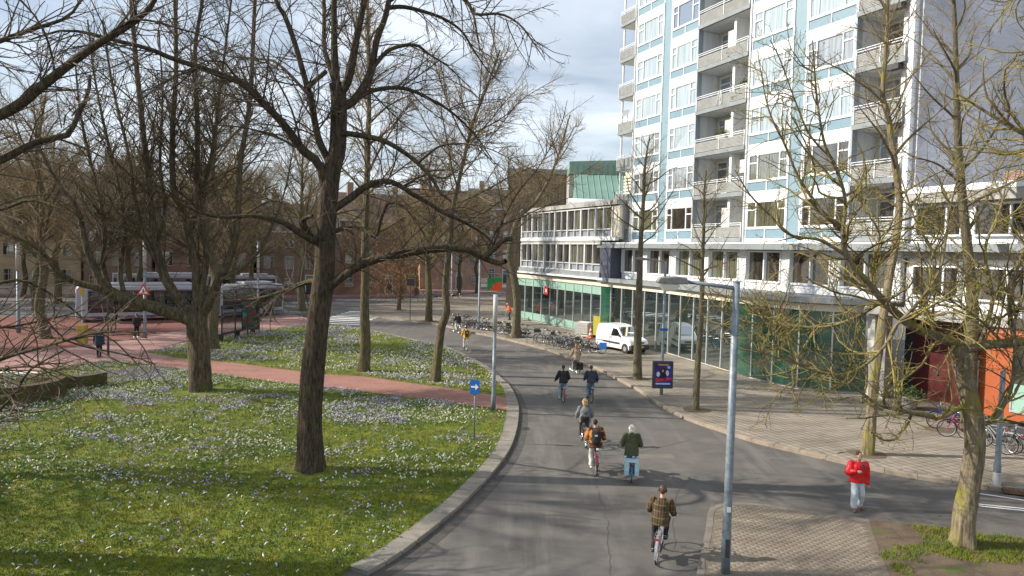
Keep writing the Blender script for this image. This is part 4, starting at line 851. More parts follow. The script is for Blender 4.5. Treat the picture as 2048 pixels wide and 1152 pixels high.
for k in range(NF):
    z0 = ZB + ST * k
    for bi, (a, b) in enumerate(bays):
        # white band, blue spandrel pair, white band, window
        MB().box(a, b, .0, .14, z0 - .42, z0 + .22).build('spandrel_band', m_white, tw)
        mid = (a + b) / 2
        MB().box(a + .1, mid - .03, .05, .14, z0 + .25, z0 + .71).build('blue_spandrel', m_blue, tw)
        MB().box(mid + .03, b - .1, .05, .14, z0 + .25, z0 + .71).build('blue_spandrel', m_blue, tw)
        MB().box(mid - .03, mid + .03, .015, .14, z0 + .22, z0 + .74).box(a, a + .1, .015, .14, z0 + .22, z0 + .74).box(b - .1, b, .015, .14, z0 + .22, z0 + .74).box(a, b, .0, .14, z0 + .74, z0 + .82).box(a, a + .115, .0, .14, z0 + .82, z0 + 2.38).box(b - .115, b, .0, .14, z0 + .82, z0 + 2.38).build('white_trim', m_wframe, tw)
        if k == 0: kd = g_dark if bi in (1, 3) else g_olive
        elif k == 1: kd = [g_grey, g_grey, g_olive, g_dark][bi]
        else: kd = rnd.choice([g_sky, g_sky, g_sky, g_grey, g_sky])
        if k == 5 and bi == 1: kd = g_blue
        tower_window(a, b, z0 + .82, kd, bi in (0, 2))
    # balconies
    for bi, (a, b, dep) in enumerate(((-13.0, -10.86, 1.3), (-3.2, 1.63, 1.65), (9.43, 12.25, 1.65))):
        bal = MB().box(a, b, -.16 if bi else -.12, dep, z0, z0 + .26).build('balcony', m_slate, tw)
        MB().box(a, b, .0, dep, z0 - .012, z0 - .003).build('ceiling', m_white, bal)
        # ribbed parapet: each horizontal rib is real
        pm = MB()
        pm.box(a + .02, b - .02, -.08, -.06, z0 + .30, z0 + .92)
        for r_ in range(8): pm.box(a + .02, b - .02, -.105, -.08, z0 + .31 + r_ * .078, z0 + .355 + r_ * .078)
        pm.build('parapet', m_ribs, bal)
        for zz in (1.02, 1.14): MB().box(a + .02, b - .02, -.12, -.085, z0 + zz, z0 + zz + .035).build('rail', m_wframe, bal)
        for xx in ([a + .04, (a + b) / 2, b - .08] if bi else [a + .04, b - .08]): MB().box(xx, xx + .04, -.135, -.118, z0 + .2, z0 + 1.16).build('rail_post', m_wframe, bal)
        if bi:
            w = 1.15
            fx = a + .25
            d_ = MB().box(fx, fx + .07, dep - .07, dep - .003, z0 + .26, z0 + 2.55).box(fx + 2.15, fx + 2.22, dep - .07, dep - .003, z0 + .26, z0 + 2.55).box(fx + 1.0, fx + 1.08, dep - .07, dep - .003, z0 + .26, z0 + 2.55).box(fx, fx + 2.2, dep - .068, dep - .004, z0 + 2.05, z0 + 2.14).box(fx, fx + 2.2, dep - .068, dep - .004, z0 + 2.5, z0 + 2.58).box(fx + .07, fx + 1.0, dep - .066, dep - .004, z0 + .26, z0 + .9).build('balcony_door', m_wframe, bal)
            gg = rnd.choice([g_dark, g_dark, g_grey, g_blue])
            for (x0_, x1_, za, zb_) in ((.09, .98, .92, 2.03), (1.1, 2.13, .35, 2.03), (.09, .98, 2.16, 2.48), (1.1, 2.13, 2.16, 2.48)):
                MB().add([(fx + x0_, dep - .03, z0 + za), (fx + x1_, dep - .03, z0 + za), (fx + x1_, dep - .03, z0 + zb_), (fx + x0_, dep - .03, z0 + zb_)], [(0, 1, 2, 3)]).build('pane', gg, d_)
            px = a + (3.05 if bi == 1 else 2.35)
            MB().box(px, px + .22, .25, dep, z0 + .26, z0 + ST).build('partition', m_white, bal)
            if bi == 1 and k % 2 == 0: MB().box(px - .9, px - .05, .55, .6, z0 + .3, z0 + 2.2).build('screen', m_lconc, bal)
        else:
            MB().box(a + .12, a + .24, 0.1, .22, z0 + .26, z0 + ST).build('post', m_white, bal)
    if k == 1:
        MB().box(.55, 1.35, .5, 1.2, z0 + 1.5, z0 + 2.3).build('air_conditioner', m_wframe, tw, bevel=.02)
        tag(tw.children[-1], 'boxy white air conditioner hung in the balcony')
    # dark boxes under the right-hand balconies
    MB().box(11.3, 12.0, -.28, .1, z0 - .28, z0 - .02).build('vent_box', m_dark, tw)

# ---- first floor, canopy and right-hand wing share the tower's front line
po = tower_thing('podium_building', 'two-storey podium with white first floor over a curved green glass shopfront', 'shop building')
MB().box(-13.6, 12.25, .35, 11.5, 4.9, 7.4).build('wall', m_lconc, po)
MB().box(-14.6, 27, -.75, .14, 7.37, 7.72).box(12.75, 27, .14, 8, 7.37, 7.72).build('roof_fascia', m_slate, po)
MB().box(-14.6, 12.5, -.7, .0, 7.722, 7.80).build('roof_sheet', m_white, po)
# curved canopy edge following the glass line
gl_w = smooth_line(GLASS, 1.6)
ca, sa = math.cos(T_ROT), math.sin(T_ROT)
gl = [((x - T_P0[0]) * ca + (y - T_P0[1]) * sa, -(x - T_P0[0]) * sa + (y - T_P0[1]) * ca) for x, y in gl_w]
gl_full = [(-30.6, 3.5), (-30.9, 1.6), (-30.6, .1)] + gl
G_ = np.array(gl_full)
def bandpoly(off, back): 
    o = offset_line(G_, off)
    return [tuple(p) for p in o] + [(11.6, 3.5), (10.8, back), (-29.5, back)]
MB().prism(bandpoly(-.12, 3.6), 4.28, 4.62).build('shopfront_fascia', m_cream, po)
MB().prism(bandpoly(.1, 3.6), 4.62, 4.66).build('roof_gravel', m_gravel, po)
cn = offset_line(G_[13:], -.45)
MB().prism([tuple(p) for p in cn] + [(12.6, 2.0), (12.4, 3.0), (-14.4, 3.0)], 4.68, 4.98).build('canopy', m_slate, po)
MB().prism([tuple(p) for p in offset_line(G_, .12)] + [(11.3, 3.5), (-29.6, 3.5)], .10, .26).build('plinth', m_lconc, po)
# shopfront panes, one by one, with a thin aluminium mullion between
for i in range(len(G_) - 1):
    a, b = G_[i], G_[i + 1]; d = b - a; L = np.linalg.norm(d); an = math.atan2(d[1], d[0])
    s_mid = (a[0] + b[0]) / 2
    green = s_mid > 4.2 or (-14.6 < s_mid < -12.9) 
    frost = s_mid < -14.6
    z0, z1 = .26, 4.28
    def pane(zz0, zz1, m, off=0.0):
        o = MB().add([(.03, off, zz0), (L - .03, off, zz0), (L - .03, off, zz1), (.03, off, zz1)], [(0, 1, 2, 3)]).build('shop_pane', m, po)
        o.location = (a[0], a[1], 0); o.rotation_euler = (0, 0, an)
    if green: pane(z0, z1, g_shopg)
    elif frost:
        pane(z0, .95, g_frost); pane(.95, 3.55, g_shop); pane(3.55, z1, g_frost)
    else: pane(z0, z1, g_shop)
    o = MB().box(-.03, .03, -.06, .06, .26, 4.28).build('mullion', m_alu, po); o.location = (a[0], a[1], 0); o.rotation_euler = (0, 0, an)
# first-floor windows in pairs
x = -12.0; idx = 0
while x < 11.2:
    fr = MB().box(x - .08, x, .0, .36, 5.5, 7.3).box(x + 2.75, x + 2.83, .0, .36, 5.5, 7.3).box(x, x + 2.75, .0, .35, 5.44, 5.55).box(x, x + 2.75, .0, .35, 7.22, 7.32).box(x + 1.34, x + 1.42, .1, .35, 5.55, 7.22).build('window', m_wframe, po)
    gk = [g_dark, g_dark, g_olive, g_olive, g_dark, g_dark, g_dark][idx % 7]
    for a, b in ((x, x + 1.34), (x + 1.42, x + 2.75)):
        MB().add([(a, .3, 5.55), (b, .3, 5.55), (b, .3, 7.22), (a, .3, 7.22)], [(0, 1, 2, 3)]).build('pane', gk, fr)
    MB().box(x + 2.85, x + 3.42, .05, .34, 5.0, 7.36).build('wall_panel', m_white, po)
    MB().box(x - .07, x + 2.82, .08, .34, 5.0, 5.43).build('wall_panel', m_white, po)
    x += 3.5; idx += 1
MB().box(-13.9, -12.2, -.85, .30, 4.9, 7.36).build('slate_panel', mat('slate_blue_panel', (.07, .08, .11), .5), po)
# entrance recess with the red wall, right of the glass
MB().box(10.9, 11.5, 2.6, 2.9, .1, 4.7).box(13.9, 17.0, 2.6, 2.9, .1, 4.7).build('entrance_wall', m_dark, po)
rw = MB().box(11.5, 13.9, 2.55, 2.9, .1, 4.7).build('red_wall', mat('dark_red_wall', (0.10, 0.012, 0.014), .5, var=.1, scale=2), po)
MB().box(12.5, 12.95, 2.5, 2.552, 1.3, 1.75).build('wall_notice', m_wframe, rw)
MB().box(12.63, 12.82, 2.488, 2.501, 1.42, 1.64).build('notice_mark', m_dark, rw)
MB().lathe([(.19, -.03), (.2, 0), (.19, .03)], 20, (0, 0, 0)).build('wall_lamp', m_wframe, rw)
rw.children[-1].location = (12.5, 2.5, 3.0); rw.children[-1].rotation_euler = (R(90), 0, 0)
MB().box(10.55, 10.95, .35, .9, .1, 4.3).build('column', m_lconc, po)
MB().box(11.15, 11.4, .6, 1.0, .1, 4.3).build('column', m_conc, po)
MB().box(10.5, 27, -.1, 3, 4.3, 4.72).build('entrance_lintel', m_conc, po)

rwg = tower_thing('white_office_wing', 'low white wing with dark ribbon windows in front of the grey end wall', 'office building')
MB().box(12.76, 27, .2, 9, 4.72, 10.0).build('wall', m_white, rwg)
MB().box(12.76, 27.2, -.35, 9, 10.0, 10.28).build('roof_edge', m_white, rwg)
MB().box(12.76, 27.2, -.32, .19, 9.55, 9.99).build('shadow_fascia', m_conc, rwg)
MB().box(12.76, 27.1, -.12, .19, 7.06, 7.36).build('floor_band', m_conc, rwg)
x = 13.0
while x < 26:
    for zb_, zt in ((8.05, 9.45), (5.3, 6.75)):
        fr = MB().box(x, x + .1, .02, .2, zb_, zt).box(x + 2.2, x + 2.3, .02, .2, zb_, zt).box(x + 1.5, x + 1.58, .04, .2, zb_ + .08, zt - .08).box(x + .1, x + 2.2, .02, .2, zb_, zb_ + .08).box(x + .1, x + 2.2, .02, .2, zt - .08, zt).build('window', m_wframe, rwg)
        for a, b in ((x + .1, x + 1.5), (x + 1.58, x + 2.2)):
            MB().add([(a, .12, zb_ + .08), (b, .12, zb_ + .08), (b, .12, zt - .08), (a, .12, zt - .08)], [(0, 1, 2, 3)]).build('pane', g_dark, fr)
    x += 2.75
MB().box(15.3, 16.3, 2.6, 3.1, 10.28, 11.0).build('chimney', brick('chimney_brick', (.16, .07, .055), (.2, .09, .07), (.4, .36, .3)), rwg)

og = tower_thing('orange_kiosk', 'bright orange raised box with tall glass panes beside the parked bicycles', 'kiosk')
m_orange = mat('orange_panel', (0.36, 0.085, 0.026), .5, var=.07, scale=1.4)
MB().box(17.3, 24, -1.4, 2.4, .85, 4.25).build('body', m_orange, og, bevel=.03)
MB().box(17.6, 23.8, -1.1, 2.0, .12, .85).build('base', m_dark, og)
for x in (18.6, 20.4, 22.2):
    f_ = MB().box(x, x + .06, -1.46, -1.40, 1.2, 3.9).box(x + .94, x + 1.0, -1.46, -1.40, 1.2, 3.9).box(x + .06, x + .94, -1.46, -1.4, 1.2, 1.26).box(x + .06, x + .94, -1.46, -1.4, 3.84, 3.9).build('window', m_mull, og)
    MB().add([(x + .06, -1.43, 1.26), (x + .94, -1.43, 1.26), (x + .94, -1.43, 2.3), (x + .06, -1.43, 2.3)], [(0, 1, 2, 3)]).build('frosted_pane', g_frost, f_)
    MB().add([(x + .06, -1.43, 2.3), (x + .94, -1.43, 2.3), (x + .94, -1.43, 3.84), (x + .06, -1.43, 3.84)], [(0, 1, 2, 3)]).build('pane', g_dark, f_)

# ---- left wing: two floors of white ribbon windows over the glass
lw = tower_thing('white_window_wing', 'long low wing with two rows of white framed windows beside the tower', 'office building')
MB().box(-29.4, -13.9, -.55, 8, 4.66, 8.05).box(-29.4, -11.6, -.55, 8, 8.05, 10.85).build('wall', m_lconc, lw)
MB().box(-29.7, -13.7, -1.0, -.55, 4.95, 5.35).build('roof_fascia', m_slate, lw)
MB().box(-29.7, -13.0, -1.15, -.55, 4.80, 4.945).build('white_edge', m_white, lw)
MB().box(-29.7, -11.4, -1.0, 8, 10.75, 11.1).build('roof_edge', m_conc, lw)
MB().box(-29.6, -11.6, -.92, -.55, 7.95, 8.2).build('floor_band', m_white, lw)
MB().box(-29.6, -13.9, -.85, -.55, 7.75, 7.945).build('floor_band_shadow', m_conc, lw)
m_lwframe = mat('off_white_frame', (.56, .56, .55), .5, var=.06, scale=2)
m_gpanel = mat('grey_blue_panel', (.23, .25, .29), .5, var=.1, scale=3)
def wing_row(x0, x1, z0, z1):
    n = int((x1 - x0) / 2.3); w = (x1 - x0) / n
    for i in range(n):
        a = x0 + i * w
        fr = MB().box(a, a + .2, -.92, -.6, z0, z1).box(a + w / 2 + .06, a + w / 2 + .14, -.88, -.6, z0 + .1, z1 - .1).box(a + .2, a + w, -.9, -.6, z0, z0 + .1).box(a + .2, a + w, -.9, -.6, z1 - .1, z1).box(a + .2, a + w, -.87, -.6, z0 + .62, z0 + .7).build('window', m_lwframe, lw)
        for p, q in ((a + .2, a + w / 2 + .06), (a + w / 2 + .14, a + w)):
            MB().add([(p, -.72, z0 + .7), (q, -.72, z0 + .7), (q, -.72, z1 - .1), (p, -.72, z1 - .1)], [(0, 1, 2, 3)]).build('pane', rnd.choice([g_dark, g_dark, g_olive]), fr)
            MB().add([(p, -.74, z0 + .1), (q, -.74, z0 + .1), (q, -.74, z0 + .62), (p, -.74, z0 + .62)], [(0, 1, 2, 3)]).build('spandrel', m_gpanel, fr)
wing_row(-29.5, -13.9, 5.36, 7.74)
wing_row(-29.5, -12.4, 8.2, 10.65)
MB().box(-12.4, -11.2, -.8, -.55, 8.2, 10.65).build('cream_panel', m_cream, lw)

# ---- brown ribbed hall and copper roof behind the wing
bh = thing('brown_ribbed_hall', 'flat-roofed brown block with vertical ribbed cladding behind the wing', 'building', (0, 85, 0))
m_brown = mat('brown_cladding', (0.22, 0.165, 0.11), .7, var=.15, scale=.7)
MB().box(-.7, 7.3, 0, 14, 0, 16.1).build('wall', m_brown, bh)
for i in range(20): MB().box(-.66 + i * .4, -.5 + i * .4, -.14, -.003, 4, 16.0).build('rib', m_brown, bh)
MB().box(-.9, 7.5, -.25, 14.2, 16.1, 16.7).build('roof_edge', m_slate, bh)
cr = thing('copper_roof_hall', 'green copper standing-seam roof stepping down behind the white wing', 'building', (6, 78, 0))
m_cop = mat('green_copper', (0.19, 0.31, 0.26), .45, var=.1, scale=.6)
MB().box(.2, 9, 3, 12, 0, 15.6).build('wall', m_conc, cr)
MB().add([(.2, 3, 15.8), (9, 3, 15.8), (9, 3, 17.6), (.2, 3, 17.2), (.2, 12, 17.3), (9, 12, 17.7), (9, 12, 15.8), (.2, 12, 15.8)], [(0, 1, 2, 3), (3, 2, 5, 4), (1, 6, 5, 2), (7, 0, 3, 4), (6, 7, 4, 5)]).build('upper_roof', m_cop, cr)
MB().add([(.6, -1.5, 12.4), (9, -1.5, 12.4), (9, 2.9, 15.75), (.9, 2.9, 15.75), (.6, 3, 12.4), (9, 3, 12.4)], [(0, 1, 2, 3), (0, 3, 4), (1, 5, 2)]).build('lower_roof', m_cop, cr)
for i in range(13):
    x = .45 + i * .68
    MB().box(x, x + .06, 2.9, 3.0, 15.8, 17.15 + .045 * x).build('seam', m_cop, cr)
    MB().tube([(x + .3, -1.5, 12.43), (x + .3, 2.9, 15.78)], .04, 4).build('seam', m_cop, cr)
MB().tube([(-.2, -1.7, 12.3), (5, -1.7, 12.3)], .38, 10).build('white_gutter_roll', m_white, cr, smooth=True)
lo = tower_thing('cream_louvre_tower', 'small cream stair block with horizontal louvres against the tower corner', 'building')
MB().box(-16.6, -13.3, 3, 6, 10.8, 14.3).build('wall', m_cream, lo)
for i in range(9): MB().box(-16.5, -13.9, 2.8, 2.98, 11.2 + i * .27, 11.36 + i * .27).build('louvre', m_cream, lo)

# ---- shop sign at the far corner of the glass and other small fixtures
sg = thing('hanging_shop_sign', 'green and orange square sign board hanging at the shop corner', 'sign', (-1.75, 74.0, 0), R(8))
MB().box(-.85, .72, -.08, .08, 2.75, 4.12).build('board', mat('sign_green', (.02, .24, .06), .5), sg)
MB().add([(-.55, -.085, 2.77), (.71, -.085, 2.77), (.71, -.085, 3.7), (-.05, -.085, 3.55), (-.3, -.085, 3.3)], [(0, 1, 2, 3, 4)]).build('orange_field', mat('sign_orange', (.8, .08, .02), .5), sg)
MB().tube([(-.7, 0, 4.12), (-.7, 0, 4.5)], .03, 6).tube([(.5, 0, 4.12), (.5, 0, 4.5)], .03, 6).tube([(-.9, 0, 4.5), (2.6, 0, 4.5)], .05, 6).build('bracket', m_slate, sg)

# ---- rows of houses on the far street
m_b1 = brick('tan_brick', (.42, .32, .19), (.46, .36, .22), (.38, .33, .25)); m_b2 = brick('red_brown_brick', (.27, .14, .10), (.33, .17, .125), (.28, .24, .2))
m_b3 = brick('dark_brick', (.22, .15, .11), (.27, .18, .14), (.24, .21, .18)); m_b4 = brick('orange_brick', (.34, .19, .125), (.40, .23, .15), (.33, .28, .22))
m_roof = mat('roof_tiles', (.12, .085, .07), .85, var=.2, scale=2.0); m_roof2 = mat('grey_roof_tiles', (.10, .10, .105), .85, var=.2, scale=2)
m_hframe = mat('cream_house_frame', (.42, .38, .31), .6)
m_stone = mat('pale_stone', (.46, .41, .33), .85, var=.1, scale=2)
m_doors = mat('dark_green_door', (.03, .05, .045), .4)
def house(name, label, x, y, rz, w, dep, h, rh, m, mr_, storeys, nb, gable=False, base_stone=False):
    t = thing(name, label, 'house', (x, y, 0), rz)
    MB().box(0, w, 0, dep, 0, h).build('wall', m, t)
    if gable:
        prof = [(-.05, h), (w + .05, h), (w / 2, h + rh)]
        MB().slab(prof, .02, dep).build('gable', m, t)
        MB().add([(-.4, -.25, h - .15), (w / 2, -.25, h + rh + .15), (w / 2, dep, h + rh + .15), (-.4, dep, h - .15), (w + .4, -.25, h - .15), (w + .4, dep, h - .15)], [(0, 1, 2, 3), (1, 4, 5, 2)]).build('roof', mr_, t)
    else:
        MB().add([(-.2, -.45, h), (w + .2, -.45, h), (w + .2, dep * .5, h + rh), (-.2, dep * .5, h + rh), (-.2, dep + .4, h), (w + .2, dep + .4, h)], [(0, 1, 2, 3), (3, 2, 5, 4), (0, 3, 4), (1, 5, 2)]).build('roof', mr_, t)
    rf = t.children[-1]
    MB().box(w * .18, w * .18 + .9, dep * .4, dep * .4 + .7, h + rh * .4, h + rh + 1.5).build('chimney', m, rf)
    MB().box(w * .78, w * .78 + .8, dep * .45, dep * .45 + .7, h + rh * .4, h + rh + 1.2).build('chimney', m, rf)
    MB().box(-.05, w + .05, -.35, -.003, h - .3, h + .02).build('gutter', m_white, t)
    if base_stone: MB().box(-.02, w + .02, -.12, -.004, 0, 1.1).build('stone_base', m_stone, t)
    sh = h / storeys; bw = w / nb
    for s_ in range(storeys):
        for b_ in range(nb):
            xx = bw * (b_ + .5); ww = min(1.25, bw * .5); wh = sh * (.58 if s_ else .5); zz = s_ * sh + sh * (.24 if s_ else .32)
            if s_ == 0 and b_ == nb // 2:
                d_ = MB().box(xx - .62, xx + .62, -.08, -.004, .1, 2.9).build('door_frame', m_white, t)
                MB().box(xx - .5, xx + .5, -.12, -.082, .15, 2.3).build('door', m_doors, d_)
                MB().box(xx - .5, xx + .5, -.10, -.0825, 2.35, 2.8).build('fanlight', g_far, d_)
                continue
            key = ('hw', round(ww, 2), round(wh, 2))
            if key not in shared:
                shared[key] = win_frame_mesh(ww, wh, [ww / 2], [(.06, ww - .06, wh * .66)], .06, .10, m=m_hframe)
                shared[key + ('p',)] = pane_mesh(ww - .1, wh - .1, g_far)
            o = link('window', shared[key], t, (xx - ww / 2, -.09, zz))
            link('pane', shared[key + ('p',)], o, (.05, .05, .05))
    return t
house('row_house', 'tall tan brick house at the far left behind the bus front', -84, 84, R(13), 16, 10, 11.5, 4.5, m_b1, m_roof, 3, 5, base_stone=True)
house('row_house', 'tan brick house with stone base behind the bus', -68, 88, R(13), 13, 10, 12.0, 4.2, m_b1, m_roof2, 3, 4, base_stone=True)
house('row_house', 'narrow dark brick gabled house rising behind the multi-stemmed tree', -55, 91, R(13), 8, 10, 12.5, 5.0, m_b3, m_roof, 4, 3, gable=True)
house('row_house', 'red-brown brick house with small windows above the bus roof', -46.8, 93, R(16), 12, 10, 9.5, 4.2, m_b2, m_roof, 3, 4)
house('row_house', 'dark red house with steep roof between the bus and the big elm', -34.8, 97, R(22), 11, 10, 9.0, 4.0, m_b3, m_roof2, 3, 4)
house('row_house', 'red brick house behind the zebra crossing', -25.2, 103, R(27), 12, 10, 11.0, 4.2, m_b2, m_roof, 3, 4)
house('row_house', 'orange-brown brick house with chimneys left of the dark car', -15.5, 119, R(34), 12, 10, 13.0, 4.4, m_b4, m_roof, 4, 4)
house('row_house', 'red brick corner house beyond the dark parked car', -8.5, 146, R(12), 11.5, 10, 15.5, 4.4, m_b2, m_roof2, 4, 4, base_stone=True)
house('row_house', 'narrow brick house beside the shop corner in the distance', 3.0, 150, R(8), 9.5, 9, 15.0, 4.2, m_b4, m_roof, 4, 3)

# a few belongings on the balconies
def on_tower(s_, y_, z_): 
    return (T_P0[0] + s_ * ca - y_ * sa, T_P0[1] + s_ * sa + y_ * ca, z_)
def balcony_plant(label, s_, z_):
    t = thing('potted_plant', label, 'plant', on_tower(s_, .45, z_), T_ROT)
    MB().box(-.4, .4, -.12, .12, .75, .98).build('trough', m_conc, t)
    g = np.random.default_rng(int(z_ * 10)); c = g.normal(size=(260, 3)) * np.array([.25, .1, .12]) + np.array([0, 0, 1.12]); q = g.normal(size=(260, 2, 3)) * .07
    o = link('leaves', np_mesh('leaves', np.stack([c, c + q[:, 0], c + q[:, 1]], 1).reshape(-1, 3), np.arange(780).reshape(-1, 3), mat('balcony_leaf', (.10, .12, .05), .8, var=.4, scale=8)), t); o['kind'] = 'stuff'
    MB().box(-.3, -.22, -.1, .1, 0, .75).box(.22, .3, -.1, .1, 0, .75).build('stand', m_slate, t)
balcony_plant('trough of plants on the fourth balcony of the middle stack', .9, ZB + ST * 3 + .26)
balcony_plant('trough of plants on the second balcony of the middle stack', -1.2, ZB + ST * 2 + .26)
dr_ = thing('drying_rack', 'folded white drying rack hung outside a middle balcony', 'drying rack', on_tower(-.9, -.16, ZB + ST * 3 + .35), T_ROT)
MB().tube([(-.22, 0, 0), (0, 0, .75)], .016, 5).tube([(.22, 0, 0), (0, 0, .75)], .016, 5).tube([(.28, 0, .02), (.3, 0, .75)], .016, 5).tube([(-.12, 0, .3), (.13, 0, .3)], .012, 5).build('frame', m_wframe, dr_)
sd_ = thing('satellite_dish', 'dark satellite dish on a corner balcony at the left of the tower', 'satellite dish', on_tower(-12.1, .1, ZB + ST * 3 + .3), T_ROT)
MB().lathe([(.02, 0), (.2, .04), (.34, .12)], 16, (0, 0, 0)).build('dish', m_slate, sd_); sd_.children[-1].rotation_euler = (R(60), 0, R(20)); sd_.children[-1].location = (0, 0, 1.3)
MB().tube([(0, .1, 0), (0, .1, 1.3)], .025, 6).build('mast', m_slate, sd_)
for i in range(5):
    c_ = thing('balcony_chair', ['wooden folding chair on the third balcony of the middle stack', 'plastic chair on the fifth balcony of the middle stack', 'dark chair on the topmost visible middle balcony', 'chair on the second right-hand balcony', 'chair on the third right-hand balcony'][i], 'chair', on_tower((-1.6, -.6, -1.9, 10.6, 10.9)[i], .75, ZB + ST * (2, 4, 5, 2, 3)[i] + .26), T_ROT + i)
    cm = (m_brown if i % 2 == 0 else m_slate) if 'm_brown' in globals() else m_slate
    MB().box(-.22, .22, -.22, .22, .42, .46).build('seat', cm, c_); MB().box(-.22, .22, .2, .24, .46, .9).build('backrest', cm, c_)
    for a_ in (-.2, .17):
        for b_ in (-.2, .17): MB().box(a_, a_ + .03, b_, b_ + .03, 0, .42).build('leg', cm, c_)
# ================================================================ TREES (bare, early spring)
def resample(poly, S):
    """(x,y,z,r) key points -> S smooth samples"""
    P = np.array(poly, float)
    if len(P) == 2: P = np.array([P[0], (P[0] + P[1]) / 2, P[1]])
    Q = np.concatenate([[2 * P[0] - P[1]], P, [2 * P[-1] - P[-2]]])
    out = []
    for i in range(1, len(Q) - 2):
        t = np.linspace(0, 1, 10, endpoint=False)[:, None]
        a, b, c, d = Q[i - 1], Q[i], Q[i + 1], Q[i + 2]
        out.append(0.5 * (2 * b + (c - a) * t + (2 * a - 5 * b + 4 * c - d) * t ** 2 + (3 * b - a - 3 * c + d) * t ** 3))
    out.append(P[-1:]); out = np.concatenate(out)
    L = np.concatenate([[0], np.cumsum(np.linalg.norm(np.diff(out[:, :3], axis=0), axis=1))])
    q = np.linspace(0, L[-1], S)
    r = np.stack([np.interp(q, L, out[:, k]) for k in range(4)], 1)
    r[:, 3] = np.maximum(r[:, 3], .004)
    return r
def tubes(P, Rr, n, lump=0.0, g=None):
    """P (N,S,3), Rr (N,S) -> verts, quads"""
    N, S, _ = P.shape
    T = np.gradient(P, axis=1); T /= np.linalg.norm(T, axis=2, keepdims=True) + 1e-9
    m = T.mean(1); ref = np.where(np.abs(m[:, 2:3]) < .8, np.array([[0, 0, 1.0]]), np.array([[0.0, 1.0, 0]]))[:, None, :]
    U = np.cross(T, np.broadcast_to(ref, T.shape)); U /= np.linalg.norm(U, axis=2, keepdims=True) + 1e-9
    W = np.cross(T, U)
    an = np.arange(n) * 2 * np.pi / n
    rr = Rr[:, :, None] * np.ones(n)
    if lump:
        ph = (g or rng).random((N, 4)) * 6.28; s = np.linspace(0, 1, S)
        rr = rr * (1 + lump * (np.sin(3 * an[None, None] + ph[:, 0, None, None] + 5 * s[None, :, None]) * .5 + np.sin(5 * an[None, None] - 9 * s[None, :, None] + ph[:, 1, None, None]) * .35 + np.sin(2 * an[None, None] + 31 * s[None, :, None] + ph[:, 2, None, None]) * .3))
    V = P[:, :, None, :] + (U[:, :, None, :] * np.cos(an)[None, None, :, None] + W[:, :, None, :] * np.sin(an)[None, None, :, None]) * rr[..., None]
    base = (np.arange(N) * S * n)[:, None, None] + (np.arange(S - 1) * n)[None, :, None]
    j = np.arange(n)[None, None, :]; j2 = (np.arange(n) + 1)[None, None, :] % n
    F = np.stack([base + j, base + j2, base + n + j2, base + n + j], -1).reshape(-1, 4)
    return V.reshape(-1, 3), F
def sprout(P, Rr, per_m, lf, lmin, lmax, ang, S, wander, trop, t0, g, rl=.0095, zmin=-99, rmin=.004, rend=.45, maxn=60000):
    """child branches for every parent; returns P,R of the children"""
    N, S0, _ = P.shape
    L = np.linalg.norm(np.diff(P, axis=1), axis=2).sum(1)
    cnt = g.poisson(np.maximum(per_m * L * (1 - t0), .001))
    idx = np.repeat(np.arange(N), cnt)
    if len(idx) > maxn: idx = g.permutation(idx)[:maxn]
    M = len(idx)
    t = t0 + (1 - t0) * g.random(M)
    f = t * (S0 - 1); i = np.minimum(f.astype(int), S0 - 2); f = f - i
    p = P[idx, i] * (1 - f[:, None]) + P[idx, i + 1] * f[:, None]
    tan = P[idx, i + 1] - P[idx, i]; tan /= np.linalg.norm(tan, axis=1, keepdims=True) + 1e-9
    r = Rr[idx, i] * (1 - f) + Rr[idx, i + 1] * f
    per = np.cross(tan, g.normal(size=(M, 3))); per /= np.linalg.norm(per, axis=1, keepdims=True) + 1e-9
    a = np.radians(g.uniform(ang[0], ang[1], M))[:, None]
    d = tan * np.cos(a) + per * np.sin(a)
    ln = np.clip(lf * L[idx] * g.uniform(.45, 1.1, M) * (1.15 - .6 * t), lmin, lmax)
    out = np.zeros((M, S, 3)); out[:, 0] = p
    step = (ln / (S - 1))[:, None]
    bend = g.normal(size=(M, 3)) * wander
    for s in range(1, S):
        d = d + g.normal(size=(M, 3)) * wander * .7 + bend * .35
        d[:, 2] += trop
        d /= np.linalg.norm(d, axis=1, keepdims=True) + 1e-9
        out[:, s] = out[:, s - 1] + d * step
    if zmin > -50:
        kp = out[:, :, 2].min(1) > zmin; out = out[kp]; r = r[kp]; ln = ln[kp]; M = len(out)
    r0 = np.clip(np.minimum(r * .75, rl * ln + rmin), rmin, .12)
    R2 = r0[:, None] * np.linspace(1, rend, S)[None]
    return out, np.maximum(R2, rmin * .7)
NT = [0]
